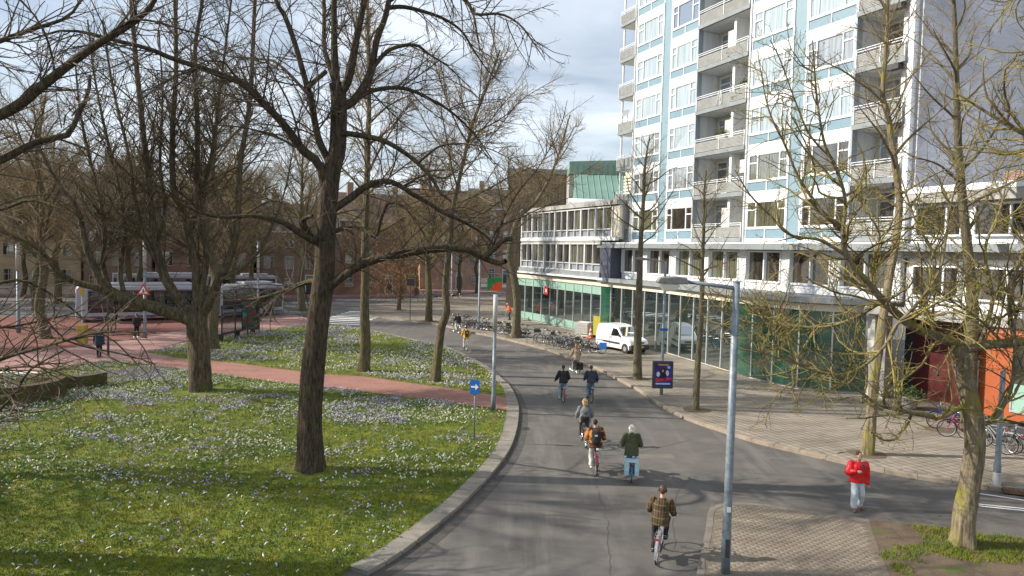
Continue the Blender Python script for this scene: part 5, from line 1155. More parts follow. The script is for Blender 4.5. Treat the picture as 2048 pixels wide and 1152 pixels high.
def plant_tree(name, label, spec, m_tr, m_br, m_tw, levels, seed, group=None, flare=1.35, limb_sides=9, base=None, trunk_sides=22, lump=.07, buds=None):
    g = np.random.default_rng(seed)
    tk = resample(spec['trunk'], 46)
    b = base if base is not None else (tk[0, 0], tk[0, 1], 0.08)
    t = thing(name, label, 'tree', b, 0, group)
    off = np.array(b)
    tr = tk.copy()
    h = tr[:, 2] - tr[0, 2]
    tr[:, 3] *= 1 + (flare - 1) * np.exp(-h / .45)
    V, F = tubes(tr[None, :, :3], tr[None, :, 3], trunk_sides, lump, g)
    # root flare: fluted toes near the ground
    hh = V[:, 2] - tr[0, 2]; cx, cy = tr[0, 0], tr[0, 1]
    an = np.arctan2(V[:, 1] - cy, V[:, 0] - cx); k = np.exp(-np.maximum(hh, 0) / .28) * .22 * (flare - 1) / .35
    fl = 1 + k * (np.sin(5 * an + seed) + .5 * np.sin(3 * an + 2 * seed))
    near = hh < 1.5
    V[near, 0] = cx + (V[near, 0] - cx) * fl[near]; V[near, 1] = cy + (V[near, 1] - cy) * fl[near]
    link('trunk', np_mesh('trunk', V - off, F, m_tr, True), t)
    limbs = [resample(l, 26) for l in spec['limbs']]
    for l in limbs:
        V, F = tubes(l[None, :, :3], l[None, :, 3], limb_sides, .06, g)
        link('limb', np_mesh('limb', V - off, F, m_tr, True), t)
    allp = limbs + ([tk[-20:]] if spec.get('sprout_trunk', True) else [])
    P = np.stack([resample([tuple(q) for q in a[::2]], 20) for a in allp]); Rr = P[:, :, 3]; P = P[:, :, :3]
    cur = (P, Rr)
    for li, lv in enumerate(levels):
        src = cur
        c = sprout(src[0], src[1], g=g, **{k_: v for k_, v in lv.items() if k_ not in ('sides', 'also')})
        V, F = tubes(c[0], c[1], lv['sides'])
        o_ = link('branches' if li < len(levels) - 1 else 'twigs', np_mesh('branches', V - off, F, m_br if li < len(levels) - 1 else m_tw, lv['sides'] > 3), t); o_['kind'] = 'stuff'; NT[0] += len(F) * 2
        if buds is not None and li == 1:
            e = c[0][:, -1]; q = np.array([(1, 0, 0), (0, 1, 0), (-1, 0, 0), (0, -1, 0), (0, 0, 1.7), (0, 0, -1.2)]) * .011
            Vb = (e[:, None, :] + q[None] * g.uniform(.6, 1.3, (len(e), 1, 1))).reshape(-1, 3); fb = np.array([(0, 1, 4), (1, 2, 4), (2, 3, 4), (3, 0, 4), (1, 0, 5), (2, 1, 5), (3, 2, 5), (0, 3, 5)])
            ob = link('buds', np_mesh('buds', Vb - off, (fb[None] + (np.arange(len(e)) * 6)[:, None, None]).reshape(-1, 3), buds), t); ob['kind'] = 'stuff'
        cur = c
        if lv.get('also'):
            S1 = c[0].shape[1]
            pp = np.stack([np.concatenate([resample([tuple(np.append(P[i, j], Rr[i, j])) for j in range(0, P.shape[1], 3)], S1)]) for i in range(len(P))])
            cur = (np.concatenate([c[0], pp[:, :, :3]]), np.concatenate([c[1], pp[:, :, 3]]))
    return t
def auto_spec(trunk, g, nl, t0, lmax, ang=(35, 62), lift=.05, profile=lambda t: math.sin(math.pi * min(1, .25 + .75 * t)) + .25, r_lim=.5):
    tk = resample(trunk, 40); limbs = []
    for i in range(nl):
        t = t0 + (1 - t0) * (i + g.random()) / nl * .97
        k = int(t * 39); p = tk[k]
        az = i * 2.399 + g.random() * .8; a = math.radians(g.uniform(*ang)) * (1.15 - .45 * t)
        d = np.array([math.cos(az) * math.sin(a), math.sin(az) * math.sin(a), math.cos(a)])
        L = lmax * profile((t - t0) / (1 - t0)) * g.uniform(.7, 1.1)
        r0 = min(p[3] * r_lim * g.uniform(.7, 1.1), L * .016 + .012); pts = [tuple(p[:3]) + (r0,)]; q = p[:3].copy()
        for s in range(1, 6):
            d = d + g.normal(size=3) * .13 + np.array([0, 0, lift]); d /= np.linalg.norm(d)
            q = q + d * L / 5; pts.append(tuple(q) + (r0 * (1 - .16 * s),))
        limbs.append(pts)
    return dict(trunk=trunk, limbs=limbs)
m_bk1 = bark('elm_bark', (0.028, 0.021, 0.015), (0.125, 0.095, 0.068), (0.085, 0.09, 0.018), .44, 8)
m_bk2 = bark('mossy_bark', (0.055, 0.045, 0.028), (0.185, 0.15, 0.10), (0.12, 0.125, 0.022), .52, 7)
m_bk5 = bark('ridged_brown_bark', (0.034, 0.026, 0.018), (0.17, 0.135, 0.092), (0.105, 0.105, 0.022), .40, 6)
m_bk3 = bark('yellow_lichen_bark', (0.11, 0.085, 0.055), (0.30, 0.25, 0.17), (0.24, 0.22, 0.045), .58, 6)
m_bk4 = bark('grey_green_bark', (0.075, 0.065, 0.042), (0.20, 0.17, 0.115), (0.13, 0.135, 0.04), .55, 9)
m_tw1 = mat('elm_twig', (0.075, 0.055, 0.038), .85, var=.25, scale=.6)
m_tw2 = mat('brown_twig', (0.26, 0.178, 0.102), .85, var=.3, scale=.5)
m_tw3 = mat('lichen_twig', (0.095, 0.068, 0.036), .85, scale=1.6, col2=(0.27, 0.225, 0.06), contrast=(.38, .6))
m_tw4 = mat('olive_twig', (0.20, 0.152, 0.076), .85, var=.3, scale=.6)

LV_ELM = [dict(per_m=2.0, lf=.42, lmin=.6, lmax=3.4, ang=(30, 70), S=9, wander=.12, trop=-.012, t0=.10, sides=5, rmin=.005, also=True),
          dict(per_m=3.8, lf=.46, lmin=.3, lmax=1.7, ang=(28, 62), S=6, wander=.13, trop=-.008, t0=.10, sides=4, rmin=.0035),
          dict(per_m=5.8, lf=.5, lmin=.18, lmax=.8, ang=(25, 55), S=4, wander=.13, trop=.01, t0=.12, sides=3, rmin=.003),
          dict(per_m=4.0, lf=.5, lmin=.1, lmax=.35, ang=(25, 55), S=3, wander=.12, trop=.01, t0=.15, sides=3, rmin=.0026)]
plant_tree('elm_tree', 'largest dark-trunked tree on the near crocus lawn with arching limbs', TREE_ELM, m_bk1, m_tw1, m_tw1, LV_ELM, 3, flare=1.4, trunk_sides=28, lump=.06)
LV_MUL = [dict(per_m=2.2, lf=.30, lmin=.8, lmax=3.8, ang=(25, 62), S=9, wander=.11, trop=.02, t0=.12, sides=5, rmin=.006, also=True),
          dict(per_m=3.6, lf=.46, lmin=.4, lmax=1.9, ang=(28, 62), S=6, wander=.13, trop=.01, t0=.10, sides=4, rmin=.0045),
          dict(per_m=4.0, lf=.5, lmin=.22, lmax=.95, ang=(28, 58), S=4, wander=.14, trop=.01, t0=.12, sides=3, rmin=.0036),
          dict(per_m=1.8, lf=.5, lmin=.15, lmax=.45, ang=(28, 58), S=2, wander=.14, trop=.01, t0=.15, sides=3, rmin=.0032)]
plant_tree('multi_stemmed_tree', 'broad multi-stemmed mossy tree on the lawn in front of the bus', TREE_MULTI, m_bk5, mat('dark_brown_branch', (.085, .064, .036), .85, var=.3, scale=.6), mat('dark_brown_twig', (.12, .086, .05), .85, var=.3, scale=.6), LV_MUL, 5, flare=1.18, lump=.08)
LV_MOS = [dict(per_m=4.0, lf=.56, lmin=.6, lmax=2.2, ang=(30, 75), S=11, wander=.20, trop=.04, t0=.08, sides=5, rl=.0125, rmin=.007, also=True),
          dict(per_m=4.6, lf=.5, lmin=.25, lmax=1.1, ang=(35, 75), S=8, wander=.27, trop=.045, t0=.12, sides=3, rl=.0095, zmin=-99, rmin=.0045),
          dict(per_m=5.0, lf=.5, lmin=.12, lmax=.45, ang=(30, 65), S=4, wander=.26, trop=.07, t0=.2, sides=3, rl=.006, rmin=.004, rend=.85)]
mossy = plant_tree('mossy_pollard_tree', 'near tree with yellow mossy twisted branches at the right edge', TREE_MOSSY, m_bk3, m_tw3, m_tw3, [dict(l_, zmin=2.75) for l_ in LV_MOS], 8, flare=1.35, trunk_sides=26, lump=.09, buds=mat('red_bud', (.16, .07, .05), .6))
LV_EDGE = [dict(per_m=2.2, lf=.32, lmin=.5, lmax=2.6, ang=(28, 65), S=8, wander=.14, trop=.0, t0=.25, sides=5, rmin=.005, also=True),
           dict(per_m=3.4, lf=.46, lmin=.3, lmax=1.4, ang=(28, 60), S=6, wander=.15, trop=.0, t0=.12, sides=4, rmin=.0036),
           dict(per_m=4.6, lf=.5, lmin=.14, lmax=.6, ang=(28, 55), S=4, wander=.15, trop=.02, t0=.15, sides=3, rmin=.003)]
plant_tree('overhanging_tree', 'tree beyond the left edge whose dark branches reach into the view', TREE_EDGE, m_bk1, m_tw1, m_tw2, LV_EDGE, 13)

LV_ST = [dict(per_m=3.0, lf=.42, lmin=.4, lmax=1.8, ang=(30, 60), S=6, wander=.12, trop=.02, t0=.18, sides=4, rmin=.0045, also=True),
         dict(per_m=3.4, lf=.5, lmin=.25, lmax=.95, ang=(28, 58), S=4, wander=.14, trop=.02, t0=.15, sides=3, rmin=.0036),
         dict(per_m=4.6, lf=.5, lmin=.15, lmax=.45, ang=(28, 55), S=3, wander=.14, trop=.03, t0=.15, sides=3, rmin=.003)]
LV_TALL = [dict(per_m=2.6, lf=.40, lmin=.7, lmax=3.2, ang=(28, 62), S=7, wander=.12, trop=.01, t0=.15, sides=4, rmin=.007, also=True),
           dict(per_m=4.0, lf=.5, lmin=.4, lmax=1.7, ang=(28, 58), S=5, wander=.14, trop=.01, t0=.12, sides=3, rmin=.0055),
           dict(per_m=5.0, lf=.5, lmin=.25, lmax=.9, ang=(28, 55), S=3, wander=.14, trop=.01, t0=.12, sides=3, rmin=.0045)]
g_ = np.random.default_rng(71)
plant_tree('lawn_tree', 'straight mossy green trunk on the far lawn, left of the leaning one', auto_spec(TRUNK_C, g_, 22, .36, 4.8, (35, 70), .03), m_bk2, m_tw4, m_tw2, LV_TALL, 21)
plant_tree('lawn_tree', 'slightly leaning mossy trunk at the right end of the far lawn', auto_spec(TRUNK_D, g_, 22, .42, 5.2, (40, 75), .03), m_bk2, m_tw4, m_tw2, LV_TALL, 22, lump=.12)
plant_tree('street_tree', 'slim young street tree beside the white van', auto_spec(TRUNK_H, g_, 19, .58, 3.4, (50, 75), .05, lambda t: 1.1 - .75 * t), m_bk4, m_tw4, m_tw2, LV_ST, 23, flare=1.15)
plant_tree('street_tree', 'thin young street tree between the advertising box and the near lamp post', auto_spec(TRUNK_I, g_, 18, .56, 2.6, (48, 75), .05, lambda t: 1.1 - .7 * t), m_bk4, m_tw4, m_tw2, LV_ST, 24, flare=1.15)
plant_tree('street_tree', 'lumpy-trunked street tree behind the person in the red jacket', auto_spec(TRUNK_J, g_, 20, .50, 3.3, (42, 70), .04, lambda t: 1.05 - .35 * t), m_bk3, m_tw4, m_tw2, LV_ST, 25, flare=1.3, lump=.14)
plant_tree('street_tree', 'tall bare tree before the grey end wall, behind the mossy near tree', auto_spec(TRUNK_K, g_, 20, .42, 4.0, (45, 75), .03, lambda t: 1.05 - .35 * t), m_bk4, m_tw4, m_tw2, LV_ST, 26)
plant_tree('street_tree', 'forked street tree between the two groups of parked bicycles', auto_spec(TRUNK_F, g_, 18, .45, 4.6, (40, 75), .06), m_bk4, m_tw4, m_tw2, LV_TALL, 27, lump=.12)
# branches of a tree standing beyond the right edge
sp = dict(trunk=[(15.6, 16.0, 0, .36), (15.6, 16.0, .6, .33), (15.5, 16.1, 5, .28), (15.4, 16.0, 10, .2), (15.5, 16, 14, .1)],
          limbs=[[(15.45, 16.0, 8.2, .12), (13.6, 16.6, 9.2, .08), (11.9, 17.0, 10.1, .05), (10.6, 17.3, 11.0, .02)],
                 [(15.4, 16.0, 9.5, .11), (13.5, 15.7, 11.4, .07), (12.0, 15.5, 11.7, .045), (10.7, 15.4, 11.4, .015)],
                 [(15.4, 16.0, 10.5, .1), (14.0, 16.4, 12.2, .07), (12.3, 16.6, 13.0, .04), (11.0, 17, 13.2, .015)],
                 [(15.5, 16.0, 6.5, .12), (14.2, 15.4, 7.3, .08), (12.8, 15, 7.6, .05), (11.8, 14.8, 8.3, .02)]])
plant_tree('overhanging_tree', 'tree beyond the right edge with mossy branches across the grey wall', sp, m_bk3, m_tw3, m_tw3, LV_MOS[:2] + [dict(LV_MOS[2], per_m=3.0)], 31)

# background trees: three grown kinds, copied
def generic(seed, h, r, nl, lmax, lv, m_t, m_b, m_w, t0=.3, wob=.25):
    g = np.random.default_rng(seed)
    pts = [(0, 0, -.1, r), (0, 0, .5, r * .92)]
    for i in range(1, 8): pts.append((float(g.normal(0, wob)), float(g.normal(0, wob)), h * i / 7, r * (1 - .12 * i)))
    return auto_spec(pts, g, nl, t0, lmax, (32, 66)), lv
kinds = []
for seed, h, r, nl, lmax, mt_ in ((41, 17, .36, 26, 6.0, m_bk2), (42, 19, .42, 28, 6.6, m_bk4), (43, 14, .30, 24, 5.2, m_bk2)):
    kinds.append(generic(seed, h, r, nl, lmax, LV_TALL, mt_, m_tw4, m_tw2) + (mt_,))
spots = [ # x, y, kind, scale, rz, label
    (-19.6, 46.4, 1, .92, .3, 'stout bare tree behind the multi-stemmed tree by the bus shelter', None),
    (-7.8, 66.9, 0, .95, 1.9, 'tree with a swollen gnarled base at the kerb beyond the zebra crossing', None),
    (-5.6, 113, 1, .8, 2.2, 'distant bare tree beside the shop sign', None),
    (-22.5, 76, 1, .95, 4.0, 'pale-limbed bare tree behind the big elm trunk', None)]
B = 'bare background tree in the thicket beyond the bus lane'
for x, y, k, s, rz in ((-33, 50, 0, 1.0, .5), (-46, 56, 1, 1.0, 1.7), (-40, 74, 0, .95, 2.7), (-50, 78, 1, .95, 3.3), (-61, 70, 2, 1.1, .9), (-31, 84, 0, .9, 5.1), (-25, 90, 2, 1.0, 1.1), (-15, 96, 0, .8, 2.0), (-38, 90, 1, .85, 3.9), (-58, 84, 0, .95, 4.4), (-10.5, 90, 2, .95, .2), (-45, 44, 1, .95, 5.7), (-28, 66, 2, 1.0, 2.4), (-52, 66, 0, 1.05, 1.2), (-35, 79, 2, 1.05, .4), (-44, 84, 1, .9, 5.0), (-20, 97, 1, .8, 1.6), (-8, 107, 0, .85, 3.0), (-65, 80, 1, 1.0, 2.6), (-14, 104, 2, 1.0, 4.1), (-29, 74, 1, .8, 3.6), (-24.5, 20.9, 0, .95, 1.3), (-37, 63.5, 2, 1.0, 1.0), (-56, 74, 1, 1.0, .7), (-47, 70, 2, 1.15, 3.0), (-33, 92, 0, .95, 4.6), (-70, 76, 0, 1.0, 5.3)):
    if y < 30: spots.append((x, y, k, s, rz, 'bare park tree beyond the left edge shading the lawn', None))
    else: spots.append((x, y, k, s, rz, B, 'bare trees of the background thicket'))
made = {}
for x, y, k, s, rz, lab, grp in spots:
    if k not in made:
        spec, lv, mt_ = kinds[k]
        o = plant_tree('bare_tree', lab, spec, mt_, m_tw4, m_tw2, lv, 50 + k, base=(0, 0, 0))
        o.location = (x, y, 0); o.rotation_euler = (0, 0, rz); o.scale = (s, s, s); made[k] = o
        if grp: o['group'] = grp
    else:
        o = dup(made[k], (x, y, 0), rz, lab, (s, s, s))
        if grp: o['group'] = grp
        elif 'group' in o: del o['group']
# small tree keeping last year's brown leaves, by the crossing
g2 = np.random.default_rng(77)
bp = plant_tree('brown_leaved_tree', 'small tree holding dry orange-brown leaves beyond the zebra crossing', auto_spec([(0, 0, -.1, .22), (0, 0, .5, .2), (.1, 0, 3, .16), (0, .1, 6, .09), (0, 0, 8.5, .03)], g2, 18, .2, 3.0, (45, 80), -.02), m_bk4, m_tw2, m_tw2, LV_ST, 78, base=(0, 0, 0))
bp.location = (-12.45, 78.4, .1)
nl_ = 2600; c_ = g2.normal(size=(nl_, 3)) * np.array([1.7, 1.7, 1.5]) + np.array([-.6, 0, 3.6]); c_ = c_[c_[:, 2] > .8]
q_ = g2.normal(size=(len(c_), 2, 3)); q_ /= np.linalg.norm(q_, axis=2, keepdims=True)
V_ = np.stack([c_, c_ + q_[:, 0] * .16, c_ + q_[:, 1] * .16], 1)
lv_o = link('dry_leaves', np_mesh('dry_leaves', V_.reshape(-1, 3), np.arange(len(c_) * 3).reshape(-1, 3), mat('dry_leaf', (.30, .15, .06), .8, var=.3, scale=.8)), bp); lv_o['kind'] = 'stuff'


# ================================================================ STREET FURNITURE
m_galv = mat('galvanised_steel', (0.19, 0.225, 0.25), .5, metal=.2, var=.25, scale=7)
m_galvw = mat('pale_post_top', (0.42, 0.42, 0.41), .5, var=.06, scale=4)
m_lampgrey = mat('lamp_housing', (0.22, 0.21, 0.19), .6, var=.2, scale=14)
m_lens = mat('lamp_lens', (0.55, 0.52, 0.42), .25)
m_black = mat('black_paint', (0.018, 0.018, 0.02), .45)
m_blk2 = mat('dark_steel', (0.05, 0.052, 0.055), .5, var=.2, scale=5)
m_signblue = mat('sign_blue', (0.02, 0.13, 0.46), .35)
m_signwhite = mat('sign_white', (0.82, 0.82, 0.82), .4)
m_red = mat('sign_red', (0.62, 0.03, 0.03), .4)
m_rubber = mat('rubber', (0.02, 0.02, 0.021), .8)
KP = .982     # pavement surfaces sit 13 cm above the road

def text_mesh(parent, body, size, loc, rot, m, name='lettering', shear=0.0, bold=0.0, align='CENTER'):
    cu = bpy.data.curves.new(name, 'FONT'); cu.body = body; cu.size = size; cu.align_x = align; cu.shear = shear; cu.offset = bold; cu.resolution_u = 3
    o = bpy.data.objects.new(name, cu); COL.objects.link(o)
    dg = bpy.context.evaluated_depsgraph_get()
    me = bpy.data.meshes.new_from_object(o.evaluated_get(dg))
    bpy.data.objects.remove(o)
    me.materials.clear(); me.materials.append(m)
    q = bpy.data.objects.new(name, me); COL.objects.link(q); q.parent = parent; q.location = loc; q.rotation_euler = rot
    return q

# near lamp post with a cobra head reaching left
lp = thing('street_lamp', 'tall grey street lamp nearest the camera with its head reaching left', 'street lamp', (4.80, 15.17, 0))
MB().lathe([(.102, 0), (.102, .9), (.092, 1.0), (.088, 2.2), (.072, 6.42)], 20).build('pole', m_galv, lp, smooth=True)
MB().tube([(-.02, 0, 6.30), (-.45, 0, 6.35), (-1.1, 0, 6.42)], [.05, .045, .04], 10).build('arm', m_galv, lp, smooth=True)
hd = MB().slab([(-1.05, 6.36), (-1.08, 6.50), (-1.3, 6.53), (-1.66, 6.50), (-1.72, 6.42), (-1.70, 6.37)], -.13, .13).build('lamp_head', m_lampgrey, lp, bevel=.03)
MB().slab([(-1.22, 6.355), (-1.30, 6.22), (-1.55, 6.20), (-1.68, 6.355)], -.11, .11).build('lens', m_lens, hd, bevel=.02)
MB().lathe([(.08, 0), (.084, .03), (.0, .05)], 14, (0, 0, 6.42)).build('cap', m_galv, lp)
MB().box(-.045, .045, -.108, -.09, .45, .85).build('access_door', m_blk2, lp)
MB().box(-.04, .04, -.098, -.086, 1.45, 1.56).build('sticker', m_signwhite, lp)
# lamp carrying the advertising box
lp2 = thing('street_lamp', 'grey street lamp rising above the advertising box with a flat head', 'street lamp', (7.52 * KP, 34.91 * KP, .13))
MB().lathe([(.085, 0), (.085, .5), (.075, .6), (.06, 6.5)], 16).build('pole', m_galv, lp2, smooth=True)
MB().tube([(0, 0, 6.45), (-.5, 0, 6.55), (-.95, 0, 6.58)], .03, 8).build('arm', m_galv, lp2, smooth=True)
MB().slab([(-.9, 6.53), (-.9, 6.64), (-1.2, 6.68), (-1.5, 6.63), (-1.52, 6.57), (-1.2, 6.52)], -.12, .12).build('lamp_head', m_lampgrey, lp2, bevel=.025)
MB().box(-.2, .2, -.09, -.06, 3.15, 3.27).build('street_name_plate', m_signblue, lp2)
ad = thing('advertising_box', 'dark framed poster box with a blue show poster hung on the lamp post', 'advertising box', (7.52 * KP, 34.91 * KP - .14, .13), R(3))
MB().box(-.5, .5, -.12, .06, .36, 1.70).build('case', m_blk2, ad, bevel=.035)
m_post = layered('poster_print', (.035, .03, .13), [((.10, .03, .26), 2.4, .45, .62, (1, 1, 1)), ((.03, .09, .30), 3.4, .5, .66, (1, 1, 1)), ((.30, .06, .20), 5.0, .6, .72, (1, 1, 1))], rough=.3, bump=0)
ps = MB().add([(-.41, -.125, .48), (.41, -.125, .48), (.41, -.125, 1.60), (-.41, -.125, 1.60)], [(0, 1, 2, 3)]).build('poster', m_post, ad)
def disc(parent, name, cx, cz, rx, rz, y, m, n=18): return MB().add([(cx + rx * math.cos(6.2832 * i / n), y, cz + rz * math.sin(6.2832 * i / n)) for i in range(n)], [tuple(range(n))]).build(name, m, parent)
disc(ps, 'printed_disc', .27, 1.40, .075, .075, -.128, mat('print_paleblue', (.35, .6, .8), .3))
disc(ps, 'printed_figure', -.02, 1.22, .15, .16, -.128, mat('print_black', (.02, .012, .03), .3))
disc(ps, 'printed_face', -.02, 1.23, .045, .07, -.131, mat('print_skin', (.55, .33, .27), .3))
disc(ps, 'printed_figure', -.24, 1.06, .09, .12, -.1285, mat('print_white', (.62, .66, .78), .3))
disc(ps, 'printed_figure', .2, 1.12, .08, .14, -.1285, mat('print_white', (.62, .66, .78), .3))
disc(ps, 'printed_figure', .0, 1.0, .17, .14, -.1295, mat('print_black', (.02, .012, .03), .3))
m_pred = mat('print_red', (.85, .05, .04), .3); m_pyel = mat('print_gold', (.65, .40, .06), .3); m_pcy = mat('print_cyan', (.35, .68, .82), .3)
text_mesh(ps, 'Sister Act', .20, (0, -.134, .76), (R(90), R(-6), 0), m_pred, 'title_lettering', .35, .006)
MB().add([(-.32, -.1325, .70), (.3, -.1325, .745), (.3, -.1325, .755), (-.34, -.1325, .725)], [(0, 1, 2, 3)]).build('underline', m_pred, ps)
MB().add([(-.28, -.1325, 1.535), (.28, -.1325, 1.535), (.28, -.1325, 1.56), (-.28, -.1325, 1.56)], [(0, 1, 2, 3)]).build('small_print_line', m_pyel, ps)
MB().add([(-.24, -.1325, 1.49), (.24, -.1325, 1.49), (.24, -.1325, 1.518), (-.24, -.1325, 1.518)], [(0, 1, 2, 3)]).build('small_print_line', m_pyel, ps)
MB().add([(-.36, -.1325, .56), (.36, -.1325, .56), (.36, -.1325, .64), (-.36, -.1325, .64)], [(0, 1, 2, 3)]).build('footer_band', m_pcy, ps)

def plain_post(label, x, y, h, r, z=.1, top=0, name='street_lamp', cat='street lamp', arm=0):
    t = thing(name, label, cat, (x, y, z))
    MB().lathe([(r * 1.25, 0), (r * 1.25, .6), (r, .7), (r * .85, h - top)], 14).build('pole', m_galv, t, smooth=True)
    if top: MB().lathe([(r * 1.12, h - top + .002), (r * 1.12, h), (.0, h + .01)], 14).build('top_section', m_galvw, t, smooth=True)
    if arm: MB().slab([(-.05, h), (-.05, h + .1), (arm * .6, h + .15), (arm, h + .08), (arm, h + .02), (arm * .5, h - .01)], -.12, .12).build('lamp_head', m_lampgrey, t, bevel=.02)
    return t
plain_post('thick grey pole with a pale top section standing where the red path meets the kerb', -.69, 30.18, 5.0, .085, .1, 1.55, 'light_column', 'lamp column')
plain_post('slender lamp post behind the left group of parked bicycles', -2.83 * KP, 61.57 * KP, 6.3, .09, .13, 0, arm=1.1)
pr = plain_post('grey post on the pavement beside the right-hand parked bicycles', 15.33 * KP, 21.93 * KP, 3.55, .085, .13, 0, 'street_post', 'post')
MB().lathe([(.12, 0), (.12, .38), (.1, .4)], 14, (0, 0, 0)).build('sleeve', m_galvw, pr)
plain_post('grey lamp post with a red triangle sign beside the bus', -26.39, 50.93, 7.2, .11, .1, 2.2)
tg = thing('warning_sign', 'red bordered triangular warning sign on the post by the bus', 'road sign', (-26.39, 50.76, 0), 0)
MB().slab([(-.48, 3.2), (.48, 3.2), (0, 4.05)], -.03, 0).build('border', m_red, tg)
MB().slab([(-.30, 3.30), (.30, 3.30), (0, 3.83)], -.036, -.031).build('face', m_signwhite, tg)
MB().slab([(-.07, 3.36), (.07, 3.36), (.03, 3.62), (-.03, 3.62)], -.041, -.037).build('symbol', m_black, tg)
plain_post('pale lamp post behind the bus shelter', -22.74, 63.49, 7.2, .10, .1, 3.2)
plain_post('pale lamp post at the far left edge behind the branches', -36.6, 52.5, 6.6, .12, .05, 2.0)
plain_post('distant lamp post beside the far parked bicycles', -8.6, 101, 9.5, .12, .1, 0)
# blue arrow sign
bs = thing('arrow_sign', 'blue square sign with a white right-pointing arrow on a thin post', 'road sign', (-1.25, 25.45, .1), R(-14))
MB().lathe([(.03, 0), (.03, 2.12)], 10).build('post', m_galv, bs, smooth=True)
pl_ = MB().box(-.18, .18, -.055, -.03, 1.68, 2.2).build('plate', m_signblue, bs, bevel=.01)
MB().slab([(-.135, 1.915), (-.135, 1.975), (.03, 1.975), (.03, 2.06), (.15, 1.945), (.03, 1.83), (.03, 1.915)], -.062, -.0565).build('arrow', m_signwhite, pl_)
MB().box(-.05, .05, -.03, .04, 2.0, 2.05).box(-.05, .05, -.03, .04, 1.8, 1.85).build('clamp', m_galv, bs)
# give-way sign post across the road
gw = thing('give_way_post', 'thin post with an upside-down triangle seen from behind near the swollen tree', 'road sign', (-9.85 * KP, 68.8 * KP, .12))
MB().lathe([(.04, 0), (.04, 3.6)], 8).build('post', m_blk2, gw)
MB().slab([(0, 2.45), (.48, 3.2), (-.48, 3.2)], -.03, 0).build('give_way_plate', mat('sign_back_rust', (.36, .19, .12), .6, var=.2, scale=5), gw)
MB().box(-.36, .36, -.03, 0, 3.3, 3.95).build('square_plate', m_blk2, gw)
# bus shelter
sh = thing('bus_shelter', 'dark framed glass bus shelter with a bench and lit poster panel', 'bus shelter', (-20.3, 49.6, .1), R(84))
m_sglass = mat('shelter_glass', (.5, .56, .56), .05)
b_ = m_sglass.node_tree.nodes['Principled BSDF']; b_.inputs['Transmission Weight'].default_value = 1.0; b_.inputs['IOR'].default_value = 1.05
for x in (0, 1.9, 3.8, 5.7): MB().lathe([(.055, 0), (.055, 2.55)], 10, (x, 0, 0)).build('post', m_black, sh)
MB().box(-.1, 5.8, -.04, .04, 2.42, 2.5).build('top_beam', m_black, sh)
for i in range(3): MB().box(.08 + i * 1.9, 1.82 + i * 1.9, -.01, .01, .35, 2.4).build('back_pane', m_sglass, sh)
MB().box(.2, 5.5, .1, .5, .44, .49).build('bench_seat', m_black, sh)
for x in (.4, 2.8, 5.2): MB().box(x, x + .06, .12, .48, 0, .44).build('bench_leg', m_black, sh)
pn = MB().box(5.62, 5.80, .1, 1.4, .25, 2.45).build('poster_panel', m_black, sh)
MB().box(5.60, 5.615, .2, 1.3, .4, 2.35).build('poster', layered('shelter_poster', (.03, .13, .10), [((.55, .05, .05), .9, .5, .53, (1, 1, 1.4)), ((.05, .35, .33), 1.4, .56, .6, (1, 1, 1)), ((.7, .7, .65), 3, .66, .7, (1, 1, 1))], rough=.3, bump=0), pn)
MB().add([(5.597, .35, 2.05), (5.597, 1.15, 2.05), (5.597, 1.15, 2.15), (5.597, .35, 2.15)], [(0, 1, 2, 3)]).build('poster_line', m_pred, pn)
# yellow stop pillar in front of the bus
yp = thing('yellow_stop_pillar', 'yellow bus stop pillar on the red lane edge in front of the bus', 'bus stop', (-28.7, 47.3, .1))
MB().box(-.28, .28, -.2, .2, 0, 1.25).build('cabinet', mat('yellow_paint', (.42, .28, .03), .5, var=.1, scale=5), yp, bevel=.03)
MB().lathe([(.05, 1.25), (.05, 4.2)], 10).build('pole', m_galvw, yp)
MB().box(-.1, .1, -.06, .06, 3.2, 4.2).build('flag', MATS['yellow_paint'], yp)
# traffic cone, water tank
cn_ = thing('traffic_cone', 'orange traffic cone with white bands beside the white van', 'traffic cone', (6.48 * KP, 59.0 * KP - 1.5, .13))
MB().box(-.26, .26, -.26, .26, 0, .05).build('base', m_red, cn_)
m_co = mat('cone_orange', (.8, .10, .03), .5)
for i, (a, b) in enumerate(((.05, .28), (.28, .44), (.44, .62), (.62, .76), (.76, .95))):
    f = lambda z: .19 * (1 - z / 1.05) + .01
    MB().lathe([(f(a), a), (f(b), b)], 14).build('band', m_co if i % 2 == 0 else m_signwhite, cn_)
ib = thing('caged_water_tank', 'white plastic tank in a wire cage between the bicycles and green glass', 'tank', (6.1 * KP, 59.2 * KP, .13), R(-30))
MB().box(-.55, .55, -.5, .5, .16, 1.12).build('tank', mat('milky_plastic', (.66, .64, .58), .5, var=.08, scale=3), ib, bevel=.06)
cg = MB()
for z in (.2, .42, .64, .86, 1.12):
    cg.tube([(-.6, -.55, z), (.6, -.55, z), (.6, .55, z), (-.6, .55, z)], .014, 4, closed=True)
for i in range(7):
    x = -.6 + i * .2
    cg.tube([(x, -.555, .14), (x, -.555, 1.14)], .014, 4).tube([(x, .555, .14), (x, .555, 1.14)], .014, 4).tube([(-.605, x * .92, .14), (-.605, x * .92, 1.14)], .014, 4).tube([(.605, x * .92, .14), (.605, x * .92, 1.14)], .014, 4)
cg.build('cage', m_galvw, ib)
MB().box(-.6, .6, -.55, .55, 0, .12).build('pallet', m_cream, ib)
